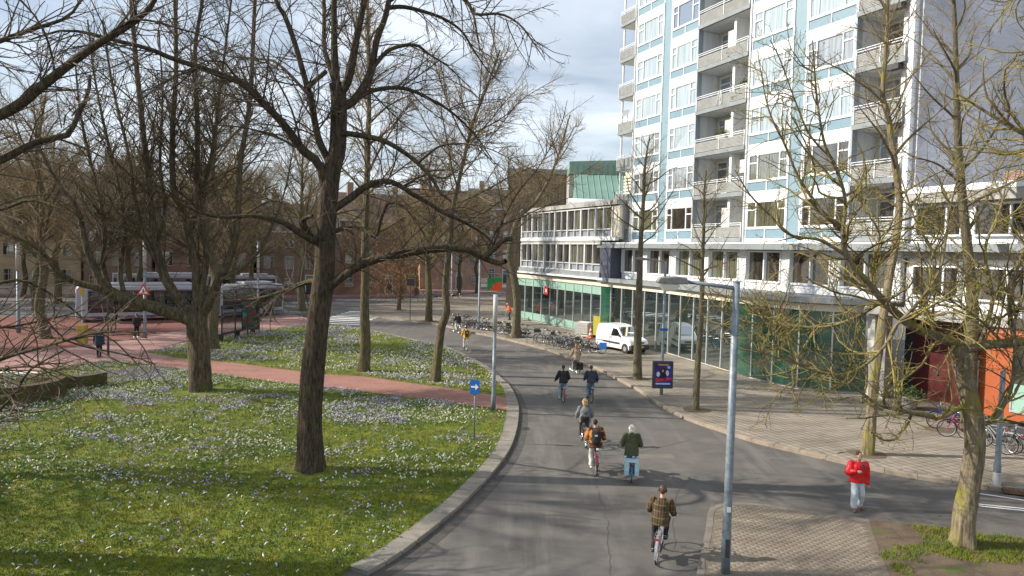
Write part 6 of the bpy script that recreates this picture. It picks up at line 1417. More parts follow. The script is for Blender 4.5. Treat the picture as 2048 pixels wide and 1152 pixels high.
# barrier panel behind, planter, drain, fallen branch
pt = thing('planter', 'round concrete planter with a low green shrub before the red entrance', 'planter', (18.7 * KP, 33.0 * KP, .13))
MB().lathe([(.32, 0), (.36, .1), (.46, .55), (.5, .6), (.46, .6)], 20).build('bowl', m_conc, pt, smooth=True)
g3 = np.random.default_rng(5); c_ = g3.normal(size=(700, 3)) * np.array([.28, .28, .14]) + np.array([0, 0, .72]); q_ = g3.normal(size=(700, 2, 3)) * .06
lo_ = link('shrub', np_mesh('shrub', np.stack([c_, c_ + q_[:, 0], c_ + q_[:, 1]], 1).reshape(-1, 3), np.arange(2100).reshape(-1, 3), mat('shrub_leaf', (.06, .11, .03), .7, var=.3, scale=6)), pt); lo_['kind'] = 'stuff'
dr = thing('drain_grate', 'rusty kerb drain grate at the pavement edge on the right', 'drain', (15.55 * KP + .15, 21.03 * KP + .35, .13), R(-25))
MB().box(-.45, .45, -.16, .16, -.08, .02).build('frame', mat('rust', (.10, .055, .035), .9, var=.3, scale=12), dr)
for i in range(7): MB().box(-.38 + i * .115, -.32 + i * .115, -.13, .13, .02, .03).build('bar', m_black, dr)
st = MB().tube([(-.22, -.14, .01), (0, .02, .015), (.22, .11, .01)], [.010, .013, .006], 6).build('fallen_stick', m_bk1); st.location = (12.0 * KP, 25.2 * KP, .13)
tag(st, 'dark broken stick lying on the pavement beside the lumpy street tree', 'stick')
# curved mossy brick bench walls at the left edge
m_mossbrick = layered('mossy_brick', (.09, .055, .038), [((.09, .10, .025), 1.6, .42, .6, (1, 1, 1)), ((.055, .04, .03), 4, .5, .7, (1, 1, 3)), ((.14, .14, .03), 6, .6, .75, (1, 1, 1))], bump=.8, bscale=26)
def curved_wall(label, cx, cy, r, a0, a1, h, thick):
    t = thing('brick_bench_wall', label, 'wall', (cx, cy, .08))
    n = 22
    inner = [((r - thick / 2) * math.cos(a0 + (a1 - a0) * i / n), (r - thick / 2) * math.sin(a0 + (a1 - a0) * i / n)) for i in range(n + 1)]
    outer = [((r + thick / 2) * math.cos(a0 + (a1 - a0) * i / n), (r + thick / 2) * math.sin(a0 + (a1 - a0) * i / n)) for i in range(n + 1)]
    MB().prism(inner + outer[::-1], -.1, h).build('core', m_mossbrick, t)
    # course of coping bricks on top and rows of facing bricks
    for row in range(int(h / .13)):
        for i in range(n):
            if (row + i) % 1: continue
            aa = a0 + (a1 - a0) * (i + .5 + (.5 if row % 2 else 0)) / n
            if i == n - 1 and row % 2: continue
            M = Matrix.Translation((0, 0, row * .13 + .065)) @ Matrix.Rotation(aa, 4, 'Z') @ Matrix.Translation((r + rnd.uniform(-.006, .006), 0, 0))
            MB().xbox(M, thick + .03, abs(a1 - a0) * r / n * .95, .118).build('brick', m_mossbrick, t)
    return t
curved_wall('low curved mossy brick wall nearest the left edge', -21.9, 30.6, 2.0, R(-75), R(40), .8, .42)
curved_wall('second mossy brick bench wall curving behind the first', -21.2, 34.0, 1.5, R(-150), R(0), .6, .5)
bn = thing('bench_board', 'pale wooden bench board behind the mossy brick wall', 'bench', (-23.6, 33.6, .08), R(10))
for i in range(3): MB().box(-1.1, 1.1, -.3 + i * .21, -.11 + i * .21, .5, .55).build('plank', m_cream, bn)
for x in (-.9, .8): MB().box(x, x + .1, -.25, .25, 0, .5).build('leg', m_blk2, bn)
# small red notice and yellow stack inside the shop window
nt1 = thing('shop_notice', 'small red and white notice hanging on the shop glass', 'sign', (3.2, 65.8, 0), T_ROT)
MB().box(-.35, .35, -.05, -.02, 3.0, 3.75).build('board', m_red, nt1); MB().box(-.55, -.35, -.05, -.02, 3.0, 3.75).build('white_edge', m_signwhite, nt1)
MB().box(-.16, .16, -.057, -.051, 3.2, 3.5).build('mark', m_signwhite, nt1)
yb = thing('yellow_barrier_stack', 'yellow plastic barrier leaning inside the row of shop glass', 'barrier', (6.9, 56.6, .13), T_ROT)
MB().box(-.55, .55, -.07, .03, .2, 1.75).build('panel', mat('barrier_yellow', (.34, .29, .03), .5, var=.1, scale=4), yb, bevel=.02)
for x in (-.5, .4): MB().box(x, x + .1, -.35, .3, 0, .18).build('foot', m_blk2, yb)

# ================================================================ BICYCLES
m_steel = mat('bike_steel', (.55, .56, .57), .3, metal=.8)
m_bsad = mat('saddle_black', (.02, .018, .017), .6)
def arc(cx, cz, r, a0, a1, n, y=0): return [(cx + r * math.cos(R(a0 + (a1 - a0) * i / n)), y, cz + r * math.sin(R(a0 + (a1 - a0) * i / n))) for i in range(n + 1)]
WR = .345; RX, FX = -.53, .56; BBX, BBZ = -.06, .29
bm = {}
bm['frame'] = MB().tube([(BBX, 0, BBZ), (-.24, 0, .82)], .019, 7).tube([(BBX, 0, BBZ), (.14, 0, .38), (.385, 0, .72)], .021, 7).tube([(-.17, 0, .60), (.12, 0, .60), (.365, 0, .82)], .017, 7).tube([(.40, 0, .66), (.345, 0, .92)], .024, 8).tube([(BBX, .05, BBZ), (RX, .06, WR)], .012, 6).tube([(BBX, -.05, BBZ), (RX, -.06, WR)], .012, 6).tube([(-.22, .02, .76), (RX, .06, WR)], .010, 6).tube([(-.22, -.02, .76), (RX, -.06, WR)], .010, 6).mesh('frame', m_black, True)
bm['fork'] = MB().tube([(.395, .045, .68), (.45, .055, .52), (FX, .055, WR)], .013, 6).tube([(.395, -.045, .68), (.45, -.055, .52), (FX, -.055, WR)], .013, 6).mesh('fork', m_black, True)
bm['handlebar'] = MB().tube([(.345, 0, .92), (.325, 0, 1.05)], .016, 7).tube([(.08, .29, 1.03), (.18, .29, 1.05), (.29, .22, 1.07), (.335, .08, 1.07), (.335, -.08, 1.07), (.29, -.22, 1.07), (.18, -.29, 1.05), (.08, -.29, 1.03)], .013, 7).mesh('handlebar', m_steel, True)
bm['grip'] = MB().tube([(.07, .29, 1.03), (.19, .29, 1.052)], .020, 8).mesh('grip', m_bsad, True)
bm['saddle'] = MB().slab([(-.42, .955), (-.40, .985), (-.28, .97), (-.10, .97), (-.09, .955), (-.28, .93)], -.035, .035).add([(-.42, -.105, .95), (-.26, -.06, .95), (-.26, .06, .95), (-.42, .105, .95), (-.43, -.10, .985), (-.24, -.05, .982), (-.24, .05, .982), (-.43, .10, .985)], [(0, 3, 2, 1), (4, 5, 6, 7), (0, 1, 5, 4), (1, 2, 6, 5), (2, 3, 7, 6), (3, 0, 4, 7)]).tube([(-.24, 0, .80), (-.28, 0, .95)], .014, 7).mesh('saddle', m_bsad)
bm['rack'] = MB().tube([(-.30, .06, .74), (-.84, .06, .76), (-.84, -.06, .76), (-.30, -.06, .74)], .008, 5).tube([(-.78, .06, .76), (RX, .065, WR)], .006, 5).tube([(-.78, -.06, .76), (RX, -.065, WR)], .006, 5).tube([(-.5, .06, .75), (-.5, -.06, .75)], .007, 5).tube([(-.66, .06, .755), (-.66, -.06, .755)], .007, 5).mesh('rack', m_steel)
def guard(cx, a0, a1):
    mb = MB(); n = 12; P = arc(cx, WR, WR + .035, a0, a1, n)
    for i in range(n):
        p, q = P[i], P[i + 1]
        mb.add([(p[0], -.03, p[2]), (p[0], .03, p[2]), (q[0], .03, q[2]), (q[0], -.03, q[2])], [(0, 1, 2, 3)])
    return mb.mesh('mudguard', m_black)
bm['mudguard_r'] = guard(RX, 15, 195); bm['mudguard_f'] = guard(FX, 40, 175)
bm['chain_guard'] = MB().slab([(BBX + .12, BBZ - .04), (BBX + .12, BBZ + .06), (BBX, BBZ + .11), (RX, WR + .06), (RX - .07, WR), (RX, WR - .06), (BBX, BBZ - .10)], -.085, -.065).mesh('chain_guard', m_black)
def crank_mesh(ang):
    mb = MB()
    for s in (1, -1):
        c, d = math.cos(R(ang)) * .17 * s, math.sin(R(ang)) * .17 * s
        mb.tube([(BBX, -.095 * s, BBZ), (BBX + c, -.10 * s, BBZ + d)], .010, 5)
        mb.box(BBX + c - .045, BBX + c + .045, min(-.11 * s, -.19 * s), max(-.11 * s, -.19 * s), BBZ + d - .012, BBZ + d + .012)
    mb.tube([(BBX, -.095, BBZ), (BBX, .095, BBZ)], .018, 7)
    return mb.mesh('crank', m_steel)
bm['crank'] = crank_mesh(70)
bm['tyre'] = MB().tube([(WR * .955 * math.cos(6.28319 * i / 28), 0, WR * .955 * math.sin(6.28319 * i / 28)) for i in range(28)], .0185, 6, closed=True).mesh('tyre', m_rubber, True)
rim = MB().tube([(.305 * math.cos(6.28319 * i / 28), 0, .305 * math.sin(6.28319 * i / 28)) for i in range(28)], .011, 5, closed=True).tube([(0, -.045, 0), (0, .045, 0)], .022, 7)
for i in range(18):
    a = 6.28319 * i / 18
    rim.tube([(.02 * math.cos(a + 1), .03 * (1 if i % 2 else -1), .02 * math.sin(a + 1)), (.305 * math.cos(a), 0, .305 * math.sin(a))], .0022, 3, caps=False)
bm['rim'] = rim.mesh('rim', m_steel)
bm['lamp'] = MB().tube([(.40, 0, .90), (.47, 0, .90)], [.025, .035], 8).mesh('front_lamp', m_steel)
bm['rear_lamp'] = MB().box(-.88, -.85, -.045, .045, .70, .75).mesh('rear_lamp', m_red)
bm['stand'] = MB().tube([(-.2, .05, .27), (-.3, .17, .02)], .009, 5).mesh('kickstand', m_steel)
bm['basket'] = MB().box(.42, .72, -.19, .19, .80, .815).box(.42, .72, -.19, -.18, .815, 1.03).box(.42, .72, .18, .19, .815, 1.03).box(.42, .435, -.18, .18, .815, 1.03).box(.705, .72, -.18, .18, .815, 1.03).mesh('basket', m_blk2)
def bag_mesh():
    mb = MB()
    for s in (1, -1):
        mb.slab([(-.84, .32), (-.40, .32), (-.36, .48), (-.37, .74), (-.86, .74), (-.87, .48)], .085 * s, .23 * s)
    mb.box(-.86, -.37, -.2, .2, .745, .775)
    return mb
BAGS = {}
def bike(label, x, y, ang, col=(.02, .02, .022), lean=0, z=0.0, group=None, basket=False, bag=None, crank=70, steer=0, stand=True, crate=None):
    """x,y = ground point under the middle of the wheelbase; ang = heading"""
    t = thing('bicycle', label, 'bicycle', (x, y, z), R(ang), group)
    t.rotation_euler = (R(lean), 0, R(ang))
    key = 'bike_%02d%02d%02d' % tuple(int(c * 99) for c in col)
    m = mat(key, col, .35)
    def put(nm, k, m_=None, parent=t, loc=None):
        o = link(nm, bm[k], parent, loc)
        if m_:
            o.material_slots[0].link = 'OBJECT'; o.material_slots[0].material = m_
        return o
    put('frame', 'frame', m); put('fork', 'fork', m); put('handlebar', 'handlebar'); put('saddle', 'saddle'); put('rack', 'rack')
    put('grip', 'grip'); gg = put('grip', 'grip'); gg.scale = (1, -1, 1)
    put('mudguard', 'mudguard_r', m); put('mudguard', 'mudguard_f', m); put('chain_guard', 'chain_guard')
    if crank != 70:
        k = 'crank%d' % crank
        if k not in bm: bm[k] = crank_mesh(crank)
        put('crank', k)
    else: put('crank', 'crank')
    for wx in (RX, FX):
        w = put('wheel', 'tyre', None, t, (wx, 0, WR)); put('rim', 'rim', None, w)
    put('front_lamp', 'lamp'); put('rear_lamp', 'rear_lamp')
    if stand: put('kickstand', 'stand')
    if basket: put('basket', 'basket')
    if bag:
        k = 'bag%s' % (bag,)
        if k not in BAGS: BAGS[k] = bag_mesh().mesh('pannier', mat('pannier_%d%d%d' % tuple(int(c * 99) for c in bag), bag, .6, var=.12, scale=9))
        o = link('pannier', BAGS[k], t); bv = o.modifiers.new('bevel', 'BEVEL'); bv.width = .03; bv.segments = 2
    if crate:
        MB().box(.40, .85, -.22, .22, .80, 1.05).build('crate', mat('crate_%d%d%d' % tuple(int(c * 99) for c in crate), crate, .6), t, bevel=.02)
    return t
def row(p0, p1, n, ang, labels, group, cols, z=.13, special={}):
    for i in range(n):
        t = (i + .5) / n
        x = p0[0] + (p1[0] - p0[0]) * t + rnd.uniform(-.12, .12); y = p0[1] + (p1[1] - p0[1]) * t + rnd.uniform(-.1, .1)
        bike(labels(i), x, y, ang + rnd.uniform(-8, 8) + (180 if rnd.random() < .15 and i not in special else 0), cols[i % len(cols)] if i not in special else special[i].get('col', cols[0]), rnd.uniform(-7, 7), z, group, basket=rnd.random() < .35 and not special.get(i), **{k: v for k, v in special.get(i, {}).items() if k != 'col'})
CB_ = [(.02, .02, .022), (.05, .055, .06), (.018, .018, .02), (.10, .02, .02), (.30, .31, .33), (.02, .03, .09), (.015, .015, .017), (.22, .23, .22)]
ORD = ['first', 'second', 'third', 'fourth', 'fifth', 'sixth', 'seventh', 'eighth', 'ninth', 'tenth', 'eleventh', 'twelfth']
def lab2(i):
    if i == 0: return 'green framed bicycle at the left end of the row nearest the van'
    if i == 9: return 'black bicycle with a blue pannier at the end of the row by the van'
    return '%s bicycle from the green one in the row before the white van' % ORD[i]
row((1.95 * KP + .5, 54.3 * KP), (5.5 * KP + .3, 48.5 * KP), 10, 172, lab2, 'bicycles parked before the van', CB_, special={0: dict(col=(.03, .30, .17), crate=(.03, .03, .03)), 9: dict(col=(.02, .02, .02), bag=(.03, .20, .62))})
row((-5.3 * KP, 65.0 * KP), (-1.7 * KP, 60.6 * KP), 10, 165, lambda i: '%s bicycle from the left in the row behind the dark cyclist' % ORD[i], 'bicycles parked behind the lamp post', CB_[::-1])
row((-.7 * KP, 59.0 * KP), (1.1 * KP, 56.9 * KP), 6, 165, lambda i: '%s bicycle from the left in the cluster by the forked street tree' % ORD[i], 'bicycles parked by the forked tree', CB_)
for i, (x, y, a, c, lab) in enumerate(((18.0, 28.7, 175, (.02, .06, .3), 'blue bicycle partly hidden behind the mossy trunk'), (17.6, 27.2, 160, (.3, .05, .08), 'bicycle with a pinkish saddle under the orange kiosk'), (17.9, 26.6, 120, (.02, .02, .02), 'black bicycle leaning under the orange kiosk'), (17.9, 25.6, 110, (.25, .25, .26), 'grey bicycle between the black ones by the post'), (18.3, 24.8, 165, (.02, .02, .02), 'bicycle with bright rims at the right edge'))):
    bike(lab, x, y, a, c, rnd.uniform(-6, 6), .13, 'bicycles parked by the orange kiosk')
for i, (x, y, a, c, lab) in enumerate(((-12.2, 97.5, 170, (.5, .5, .5), 'distant pale bicycle left of the swollen tree'), (-10.4, 96.5, 150, (.1, .1, .2), 'distant dark bicycle beside the pale one'), (-9.0, 98.5, 200, (.02, .02, .02), 'distant bicycle against the far lamp post'), (-7.9, 99.5, 30, (.1, .1, .1), 'distant bicycle right of the far lamp post'))):
    bike(lab, x, y, a, c, rnd.uniform(-6, 6), .13, 'distant bicycles on the far pavement')
# steel hoops that the bicycles stand at
hoop = MB().tube([(0, 0, 0), (0, 0, .62), (.06, 0, .72), (.16, 0, .76), (.54, 0, .76), (.64, 0, .72), (.70, 0, .62), (.70, 0, 0)], .024, 8).mesh('bicycle_rack', m_galv, True)
for i in range(9):
    t = i / 8
    p = (1.9 + t * 3.7, 53.0 - t * 5.6) if i < 6 else (-4.6 + (i - 6) * 1.4, 63.2 - (i - 6) * 1.6)
    o = link('bicycle_rack', hoop, None, (p[0], p[1], .12), R(170))
    tag(o, 'steel bicycle hoop standing among the parked bicycles', 'bicycle rack', 'steel hoops among the parked bicycles')
# ================================================================ VEHICLES
m_vwhite = mat('van_white', (.74, .75, .76), .25, spec=.6, var=.03, scale=1)
m_vblack = mat('bumper_plastic', (.035, .036, .04), .6)
m_vglass = glass('vehicle_glass', (.012, .014, .015), .12, .01)
m_hlight = mat('headlight', (.6, .62, .64), .1, spec=.9)
m_plate = mat('yellow_plate', (.75, .55, .02), .4)
m_hub = mat('hubcap', (.38, .38, .39), .4, metal=.5)
wheel_car = MB().lathe([(.18, -.1), (.30, -.1), (.315, -.07), (.315, .07), (.30, .1), (.18, .1)], 22).mesh('wheel', m_rubber, True)
hub_car = MB().lathe([(.0, -.105), (.17, -.105), (.19, -.09), (.19, .09), (.17, .105), (0, .105)], 16).mesh('hubcap', m_hub)
def shell(prof, wf, inset=0.0):
    """closed side profile (x,z); half width from wf(x,z)"""
    n = len(prof); mb = MB()
    L = [(x, wf(x, z), z) for x, z in prof]; Rr = [(x, -wf(x, z), z) for x, z in prof]
    mb.add(L + Rr, [tuple(range(n - 1, -1, -1)), tuple(range(n, 2 * n))] + [(i, (i + 1) % n, n + (i + 1) % n, n + i) for i in range(n)])
    return mb
def car_wheels(t, xs, hw, rr=.315):
    for x in xs:
        for s in (1, -1):
            w = link('wheel', wheel_car, t, (x, s * (hw - .09), rr)); w.rotation_euler = (R(90), 0, 0); w.scale = (rr / .315,) * 3
            link('hubcap', hub_car, w)
            MB().tube([(x, s * (hw - .25), rr + .02), (x, s * (hw + .004), rr + .02)], rr + .055, 20).build('wheel_arch', m_vblack, t)
vx, vy = 6.66 * KP, 51.5 * KP; hx, hy = 7.95 * KP, 49.3 * KP
va = math.atan2(hy - vy, hx - vx)
# rear wheel (near side) at x=.72 of the van, near side is the van's right
vo = Vector((vx, vy, 0)) - Matrix.Rotation(va, 3, 'Z') @ Vector((.72, -.74, 0))
van = thing('panel_van', 'white compact panel van parked on the pavement before the glass', 'van', (vo.x, vo.y, .13), va)
prof = [(.0, .42), (.03, 1.05), (.14, 1.66), (.3, 1.79), (.8, 1.84), (1.6, 1.85), (2.05, 1.81), (2.38, 1.70), (2.98, 1.13), (3.35, 1.04), (3.78, .90), (3.92, .72), (3.95, .45), (3.85, .24), (.12, .24)]
wf = lambda x, z: (.83 - max(0, z - .95) * .16) * (1 - .06 * max(0, x - 3.0) ** 2) * (1 - (.03 if x < .05 else 0))
shell(prof, wf).build('body', m_vwhite, van, bevel=.055)
MB().add([(2.42, -.62, 1.685), (2.42, .62, 1.685), (3.0, .70, 1.145), (3.0, -.70, 1.145)], [(0, 1, 2, 3)]).build('windscreen', m_vglass, van); van.children[-1].location = (.035, 0, .035)
for s in (1, -1):
    sw = MB().add([(1.78, s * (wf(1.8, 1.08) + .006), 1.07), (2.86, s * (wf(2.8, 1.1) + .006), 1.12), (2.40, s * (wf(2.3, 1.56) + .006), 1.57), (1.92, s * (wf(1.9, 1.58) + .006), 1.60)], [(0, 1, 2, 3) if s < 0 else (3, 2, 1, 0)]).build('side_window', m_vglass, van)
    MB().box(2.72, 2.86, s * .86 - .05, s * .86 + .05, 1.08, 1.24).build('mirror', m_vblack, van, bevel=.02)
    MB().box(.95, 2.75, s * .832 - .012, s * .832 + .012, .56, .68).build('side_moulding', m_vblack, van)
    MB().box(1.66, 1.675, s * .828 - .008, s * .828 + .008, .45, 1.55).build('door_seam', m_vblack, van)
    MB().box(1.74, 1.9, s * .84 - .012, s * .84 + .012, .95, .99).build('door_handle', m_vblack, van)
    MB().add([(3.70, s * .60, .94), (3.90, s * .52, .80), (3.86, s * .76, .80), (3.62, s * .78, .95)], [(0, 1, 2, 3)]).build('headlight', m_hlight, van); van.children[-1].location = (.06, 0, .02)
MB().slab([(3.72, .22), (3.72, .62), (3.99, .62), (4.03, .5), (4.0, .26)], -.80, .80).build('front_bumper', m_vblack, van, bevel=.05)
MB().slab([(-.06, .3), (-.06, .55), (.12, .56), (.12, .28)], -.80, .80).build('rear_bumper', m_vblack, van, bevel=.04)
MB().box(3.94, 3.975, -.38, .38, .70, .80).build('grille', m_vblack, van)
MB().box(4.03, 4.04, -.25, .25, .42, .52).build('number_plate', m_plate, van)
car_wheels(van, (.72, 3.32), .80, .30)
car = thing('parked_car', 'dark red hatchback parked on the far street before the houses', 'car', (-15.2, 111, .02), R(-150))
m_cred = mat('car_red', (.10, .012, .014), .25, spec=.7)
prof = [(.0, .4), (.02, .85), (.25, 1.0), (.7, 1.4), (1.2, 1.5), (2.0, 1.48), (2.75, 1.02), (3.6, .9), (3.95, .7), (4.0, .4), (3.9, .22), (.1, .22)]
wf2 = lambda x, z: .84 - max(0, z - .85) * .24
shell(prof, wf2).build('body', m_cred, car, bevel=.06)
MB().add([(2.03, -.66, 1.47), (2.03, .66, 1.47), (2.77, .76, 1.04), (2.77, -.76, 1.04)], [(0, 1, 2, 3)]).build('windscreen', m_vglass, car); car.children[-1].location = (.03, 0, .03)
for s in (1, -1):
    MB().add([(.75, s * (wf2(0, 1.0) + .006), 1.0), (2.6, s * (wf2(0, 1.02) + .006), 1.03), (1.95, s * (wf2(0, 1.4) + .006), 1.42), (1.0, s * (wf2(0, 1.4) + .006), 1.42)], [(0, 1, 2, 3) if s < 0 else (3, 2, 1, 0)]).build('side_window', m_vglass, car)
    MB().box(3.72, 3.95, s * .62 - .14, s * .62 + .14, .62, .76).build('headlight', m_hlight, car)
MB().box(3.9, 4.05, -.78, .78, .28, .5).build('front_bumper', m_vblack, car, bevel=.04)
car_wheels(car, (.75, 3.25), .81, .30)
car2 = dup(car, (-19.0, 113.5, .02), R(-152), 'dark car parked behind the red hatchback on the far street')
for c in car2.children:
    if c.name.startswith('body'): c.material_slots[0].link = 'OBJECT'; c.material_slots[0].material = mat('car_dark', (.02, .02, .028), .25, spec=.7)

m_bwhite = mat('bus_white', (.36, .37, .41), .35, var=.05, scale=.8)
m_bpurple = mat('bus_purple', (.13, .07, .16), .35)
m_bpink = mat('bus_pink', (.75, .03, .22), .4)
m_bglass = glass('bus_glass', (.012, .012, .016), .10, .015)
m_led = bpy.data.materials.new('bus_display'); m_led.use_nodes = True
_b = m_led.node_tree.nodes['Principled BSDF']; _b.inputs['Base Color'].default_value = (.8, .12, .01, 1); _b.inputs['Emission Color'].default_value = (1, .2, .02, 1); _b.inputs['Emission Strength'].default_value = .8
def bus_section(t, x0, x1, M, front=False):
    def pl(mb, name, m, par=t, bevel=0):
        mb.v = [tuple(M @ Vector(p)) for p in mb.v]
        return mb.build(name, m, par, bevel=bevel)
    pl(MB().slab([(x0, .32), (x0, 2.95), (x0 + .1, 3.08), (x1 - .25, 3.08), (x1 - (.05 if front else 0), 2.85), (x1, 1.1), (x1, .32)], -1.25, 1.25), 'body', m_bwhite, bevel=.10)
    for s in (1, -1):
        wb = pl(MB().box(x0 + .25, x1 - (.9 if front else .25), s * 1.262 - .012, s * 1.262 + .012, .80, 2.62), 'window_band', m_bglass)
        pl(MB().box(x0 + .2, x1 - .3, s * 1.258 - .01, s * 1.258 + .01, .34, .50), 'purple_skirt', m_bpurple)
        pl(MB().box(x0 + .25, x1 - .9, s * 1.262 - .014, s * 1.262 + .014, 2.63, 2.74), 'purple_line', m_bpurple)
        n = int((x1 - x0) / 1.6)
        for i in range(1, n): pl(MB().box(x0 + i * (x1 - x0) / n - .03, x0 + i * (x1 - x0) / n + .03, s * 1.276 - .004, s * 1.276 + .004, .80, 2.62), 'window_pillar', m_vblack, wb)
    pl(MB().box(x0 + 1.0, x1 - 2.6, -.85, .85, 3.06, 3.34), 'roof_unit', m_bwhite, bevel=.1)
    for xx in ([x1 - 2.7] if front else []) + [x0 + (2.2 if front else 2.6)]:
        for s in (1, -1):
            w = link('wheel', wheel_car, t, tuple(M @ Vector((xx, s * 1.16, .48)))); w.rotation_euler = (R(90), 0, M.to_euler().z); w.scale = (1.5, 1.5, 1.3); link('hubcap', hub_car, w)
    if front:
        pl(MB().add([(x1 + .012, -1.12, 1.1), (x1 + .012, 1.12, 1.1), (x1 - .03, 1.1, 2.45), (x1 - .03, -1.1, 2.45)], [(0, 1, 2, 3)]), 'windscreen', m_bglass)
        pl(MB().add([(x1 + .0, -.85, 2.48), (x1 + .0, .85, 2.48), (x1 - .03, .85, 2.76), (x1 - .03, -.85, 2.76)], [(0, 1, 2, 3)]), 'destination_display', m_led)
        for s in (1, -1): pl(MB().box(x1 - .03, x1 + .02, s * .95 - .17, s * .95 + .17, .55, .75), 'headlight', m_hlight)
def make_bus(label, x, y, ang, bend):
    t = thing('articulated_bus', label, 'bus', (x, y, .02), R(ang))
    bus_section(t, -10.2, 0, Matrix.Identity(4), True)
    P = Matrix.Translation((-10.7, 0, 0)) @ Matrix.Rotation(R(bend), 4, 'Z')
    bus_section(t, -7.2, -.5, P)
    MB().tube([(-10.18, 0, 1.7), (-10.45, 0, 1.7), tuple(P @ Vector((-.25, 0, 1.7))), tuple(P @ Vector((-.48, 0, 1.7)))], [1.25, 1.32, 1.32, 1.25], 4).build('bellows', m_vblack, t)
    t.children[-1].scale = (1, 1, 1)
    return t
bus = make_bus('white and purple articulated bus turning at the stop on the left', -37.6, 61.0, 212, 18)
for o in list(bus.children):
    if o.name.startswith('bellows'):
        pass
b2 = dup(bus, (-47.0, 85.0, .02), R(190), 'second bus passing behind, only its pale roof showing')

# ================================================================ PEOPLE
REMESH = []
def cap(mb, p0, r0, p1, r1, n=12):
    p0 = Vector(p0); p1 = Vector(p1); d = (p1 - p0); d = d.normalized() if d.length > 1e-6 else Vector((0, 0, 1))
    mb.tube([p0 - d * r0 * .96, p0 - d * r0 * .78, p0 - d * r0 * .4, p0, p1, p1 + d * r1 * .4, p1 + d * r1 * .78, p1 + d * r1 * .96], [r0 * .28, r0 * .62, r0 * .92, r0, r1, r1 * .92, r1 * .62, r1 * .28], n)
def ell(mb, c, rx, ry, rz, M=None, nu=14, nv=9):
    vs = []; fs = []
    for i in range(nv + 1):
        th = math.pi * (i + .0) / nv; th = min(max(th, .08), math.pi - .08)
        for j in range(nu):
            ph = 2 * math.pi * j / nu
            p = Vector((rx * math.sin(th) * math.cos(ph), ry * math.sin(th) * math.sin(ph), rz * math.cos(th)))
            if M: p = M @ p
            vs.append(Vector(c) + p)
    for i in range(nv):
        for j in range(nu): fs.append((i * nu + j, (i + 1) * nu + j, (i + 1) * nu + (j + 1) % nu, i * nu + (j + 1) % nu))
    fs.append(tuple(range(nu))); fs.append(tuple(nv * nu + j for j in range(nu - 1, -1, -1)))
    mb.add(vs, fs)
def loft(mb, rings, n=16):
    """rings: (centre, half depth x, half width y, tilt)"""
    vs = []
    for c, a, b, tilt in rings:
        for j in range(n):
            ph = 2 * math.pi * j / n
            x = a * math.cos(ph); y = b * math.copysign(abs(math.sin(ph)) ** .85, math.sin(ph))
            vs.append((c[0] + x * math.cos(tilt), c[1] + y, c[2] - x * math.sin(tilt)))
    fs = []
    for i in range(len(rings) - 1):
        for j in range(n): fs.append((i * n + j, i * n + (j + 1) % n, (i + 1) * n + (j + 1) % n, (i + 1) * n + j))
    fs.append(tuple(range(n - 1, -1, -1))); fs.append(tuple((len(rings) - 1) * n + j for j in range(n)))
    mb.add(vs, fs)
def ik(a, b, l1, l2, pole):
    a, b, pole = Vector(a), Vector(b), Vector(pole)
    d = b - a; L = min(d.length, (l1 + l2) * .995); u = d.normalized()
    x = (l1 * l1 - l2 * l2 + L * L) / (2 * L); h = math.sqrt(max(l1 * l1 - x * x, 0))
    p = pole - u * pole.dot(u); p = p.normalized() if p.length > 1e-6 else Vector((0, 1, 0))
    return a + u * x + p * h
m_skin = mat('skin', (.50, .31, .23), .55, var=.06, scale=20)
def fabric(name, col, var=.18, rough=.85): return mat('cloth_' + name, col, rough, var=var, scale=7, bump=.35, bscale=14)
def plaid_mat():
    m = bpy.data.materials.new('plaid_shirt'); m.use_nodes = True; n = m.node_tree; b = n.nodes['Principled BSDF']; b.inputs['Roughness'].default_value = .9
    tc = n.nodes.new('ShaderNodeTexCoord'); cur = None
    sx = n.nodes.new('ShaderNodeSeparateXYZ'); n.links.new(tc.outputs['Object'], sx.inputs[0])
    base = (.06, .038, .016); 
    for ax, per, th, c in ((1, .13, .55, (.022, .016, .011)), (2, .15, .5, (.024, .016, .011)), (1, .065, .8, (.15, .10, .038)), (2, .15, .9, (.17, .115, .045))):
        mm = n.nodes.new('ShaderNodeMath'); mm.operation = 'MULTIPLY'; mm.inputs[1].default_value = 6.2832 / per; n.links.new(sx.outputs[ax], mm.inputs[0])
        si = n.nodes.new('ShaderNodeMath'); si.operation = 'SINE'; n.links.new(mm.outputs[0], si.inputs[0])
        mr = n.nodes.new('ShaderNodeMapRange'); mr.inputs[1].default_value = th - .25; mr.inputs[2].default_value = th + .1; mr.inputs[4].default_value = .8; n.links.new(si.outputs[0], mr.inputs[0])
        mx = n.nodes.new('ShaderNodeMixRGB'); mx.inputs[2].default_value = (*c, 1)
        if cur: n.links.new(cur, mx.inputs[1])
        else: mx.inputs[1].default_value = (*base, 1)
        n.links.new(mr.outputs[0], mx.inputs[0]); cur = mx.outputs[0]
    n.links.new(cur, b.inputs['Base Color'])
    return m
def rm(mb, name, m, parent, voxel, smooth_it=3, fold=0.0, seed=0):
    o = mb.build(name, m, parent)
    r = o.modifiers.new('r', 'REMESH'); r.mode = 'VOXEL'; r.voxel_size = voxel; r.use_smooth_shade = True
    s = o.modifiers.new('s', 'SMOOTH'); s.factor = .5; s.iterations = smooth_it
    dcm = o.modifiers.new('d', 'DECIMATE'); dcm.ratio = .38
    REMESH.append((o, fold, seed))
    return o
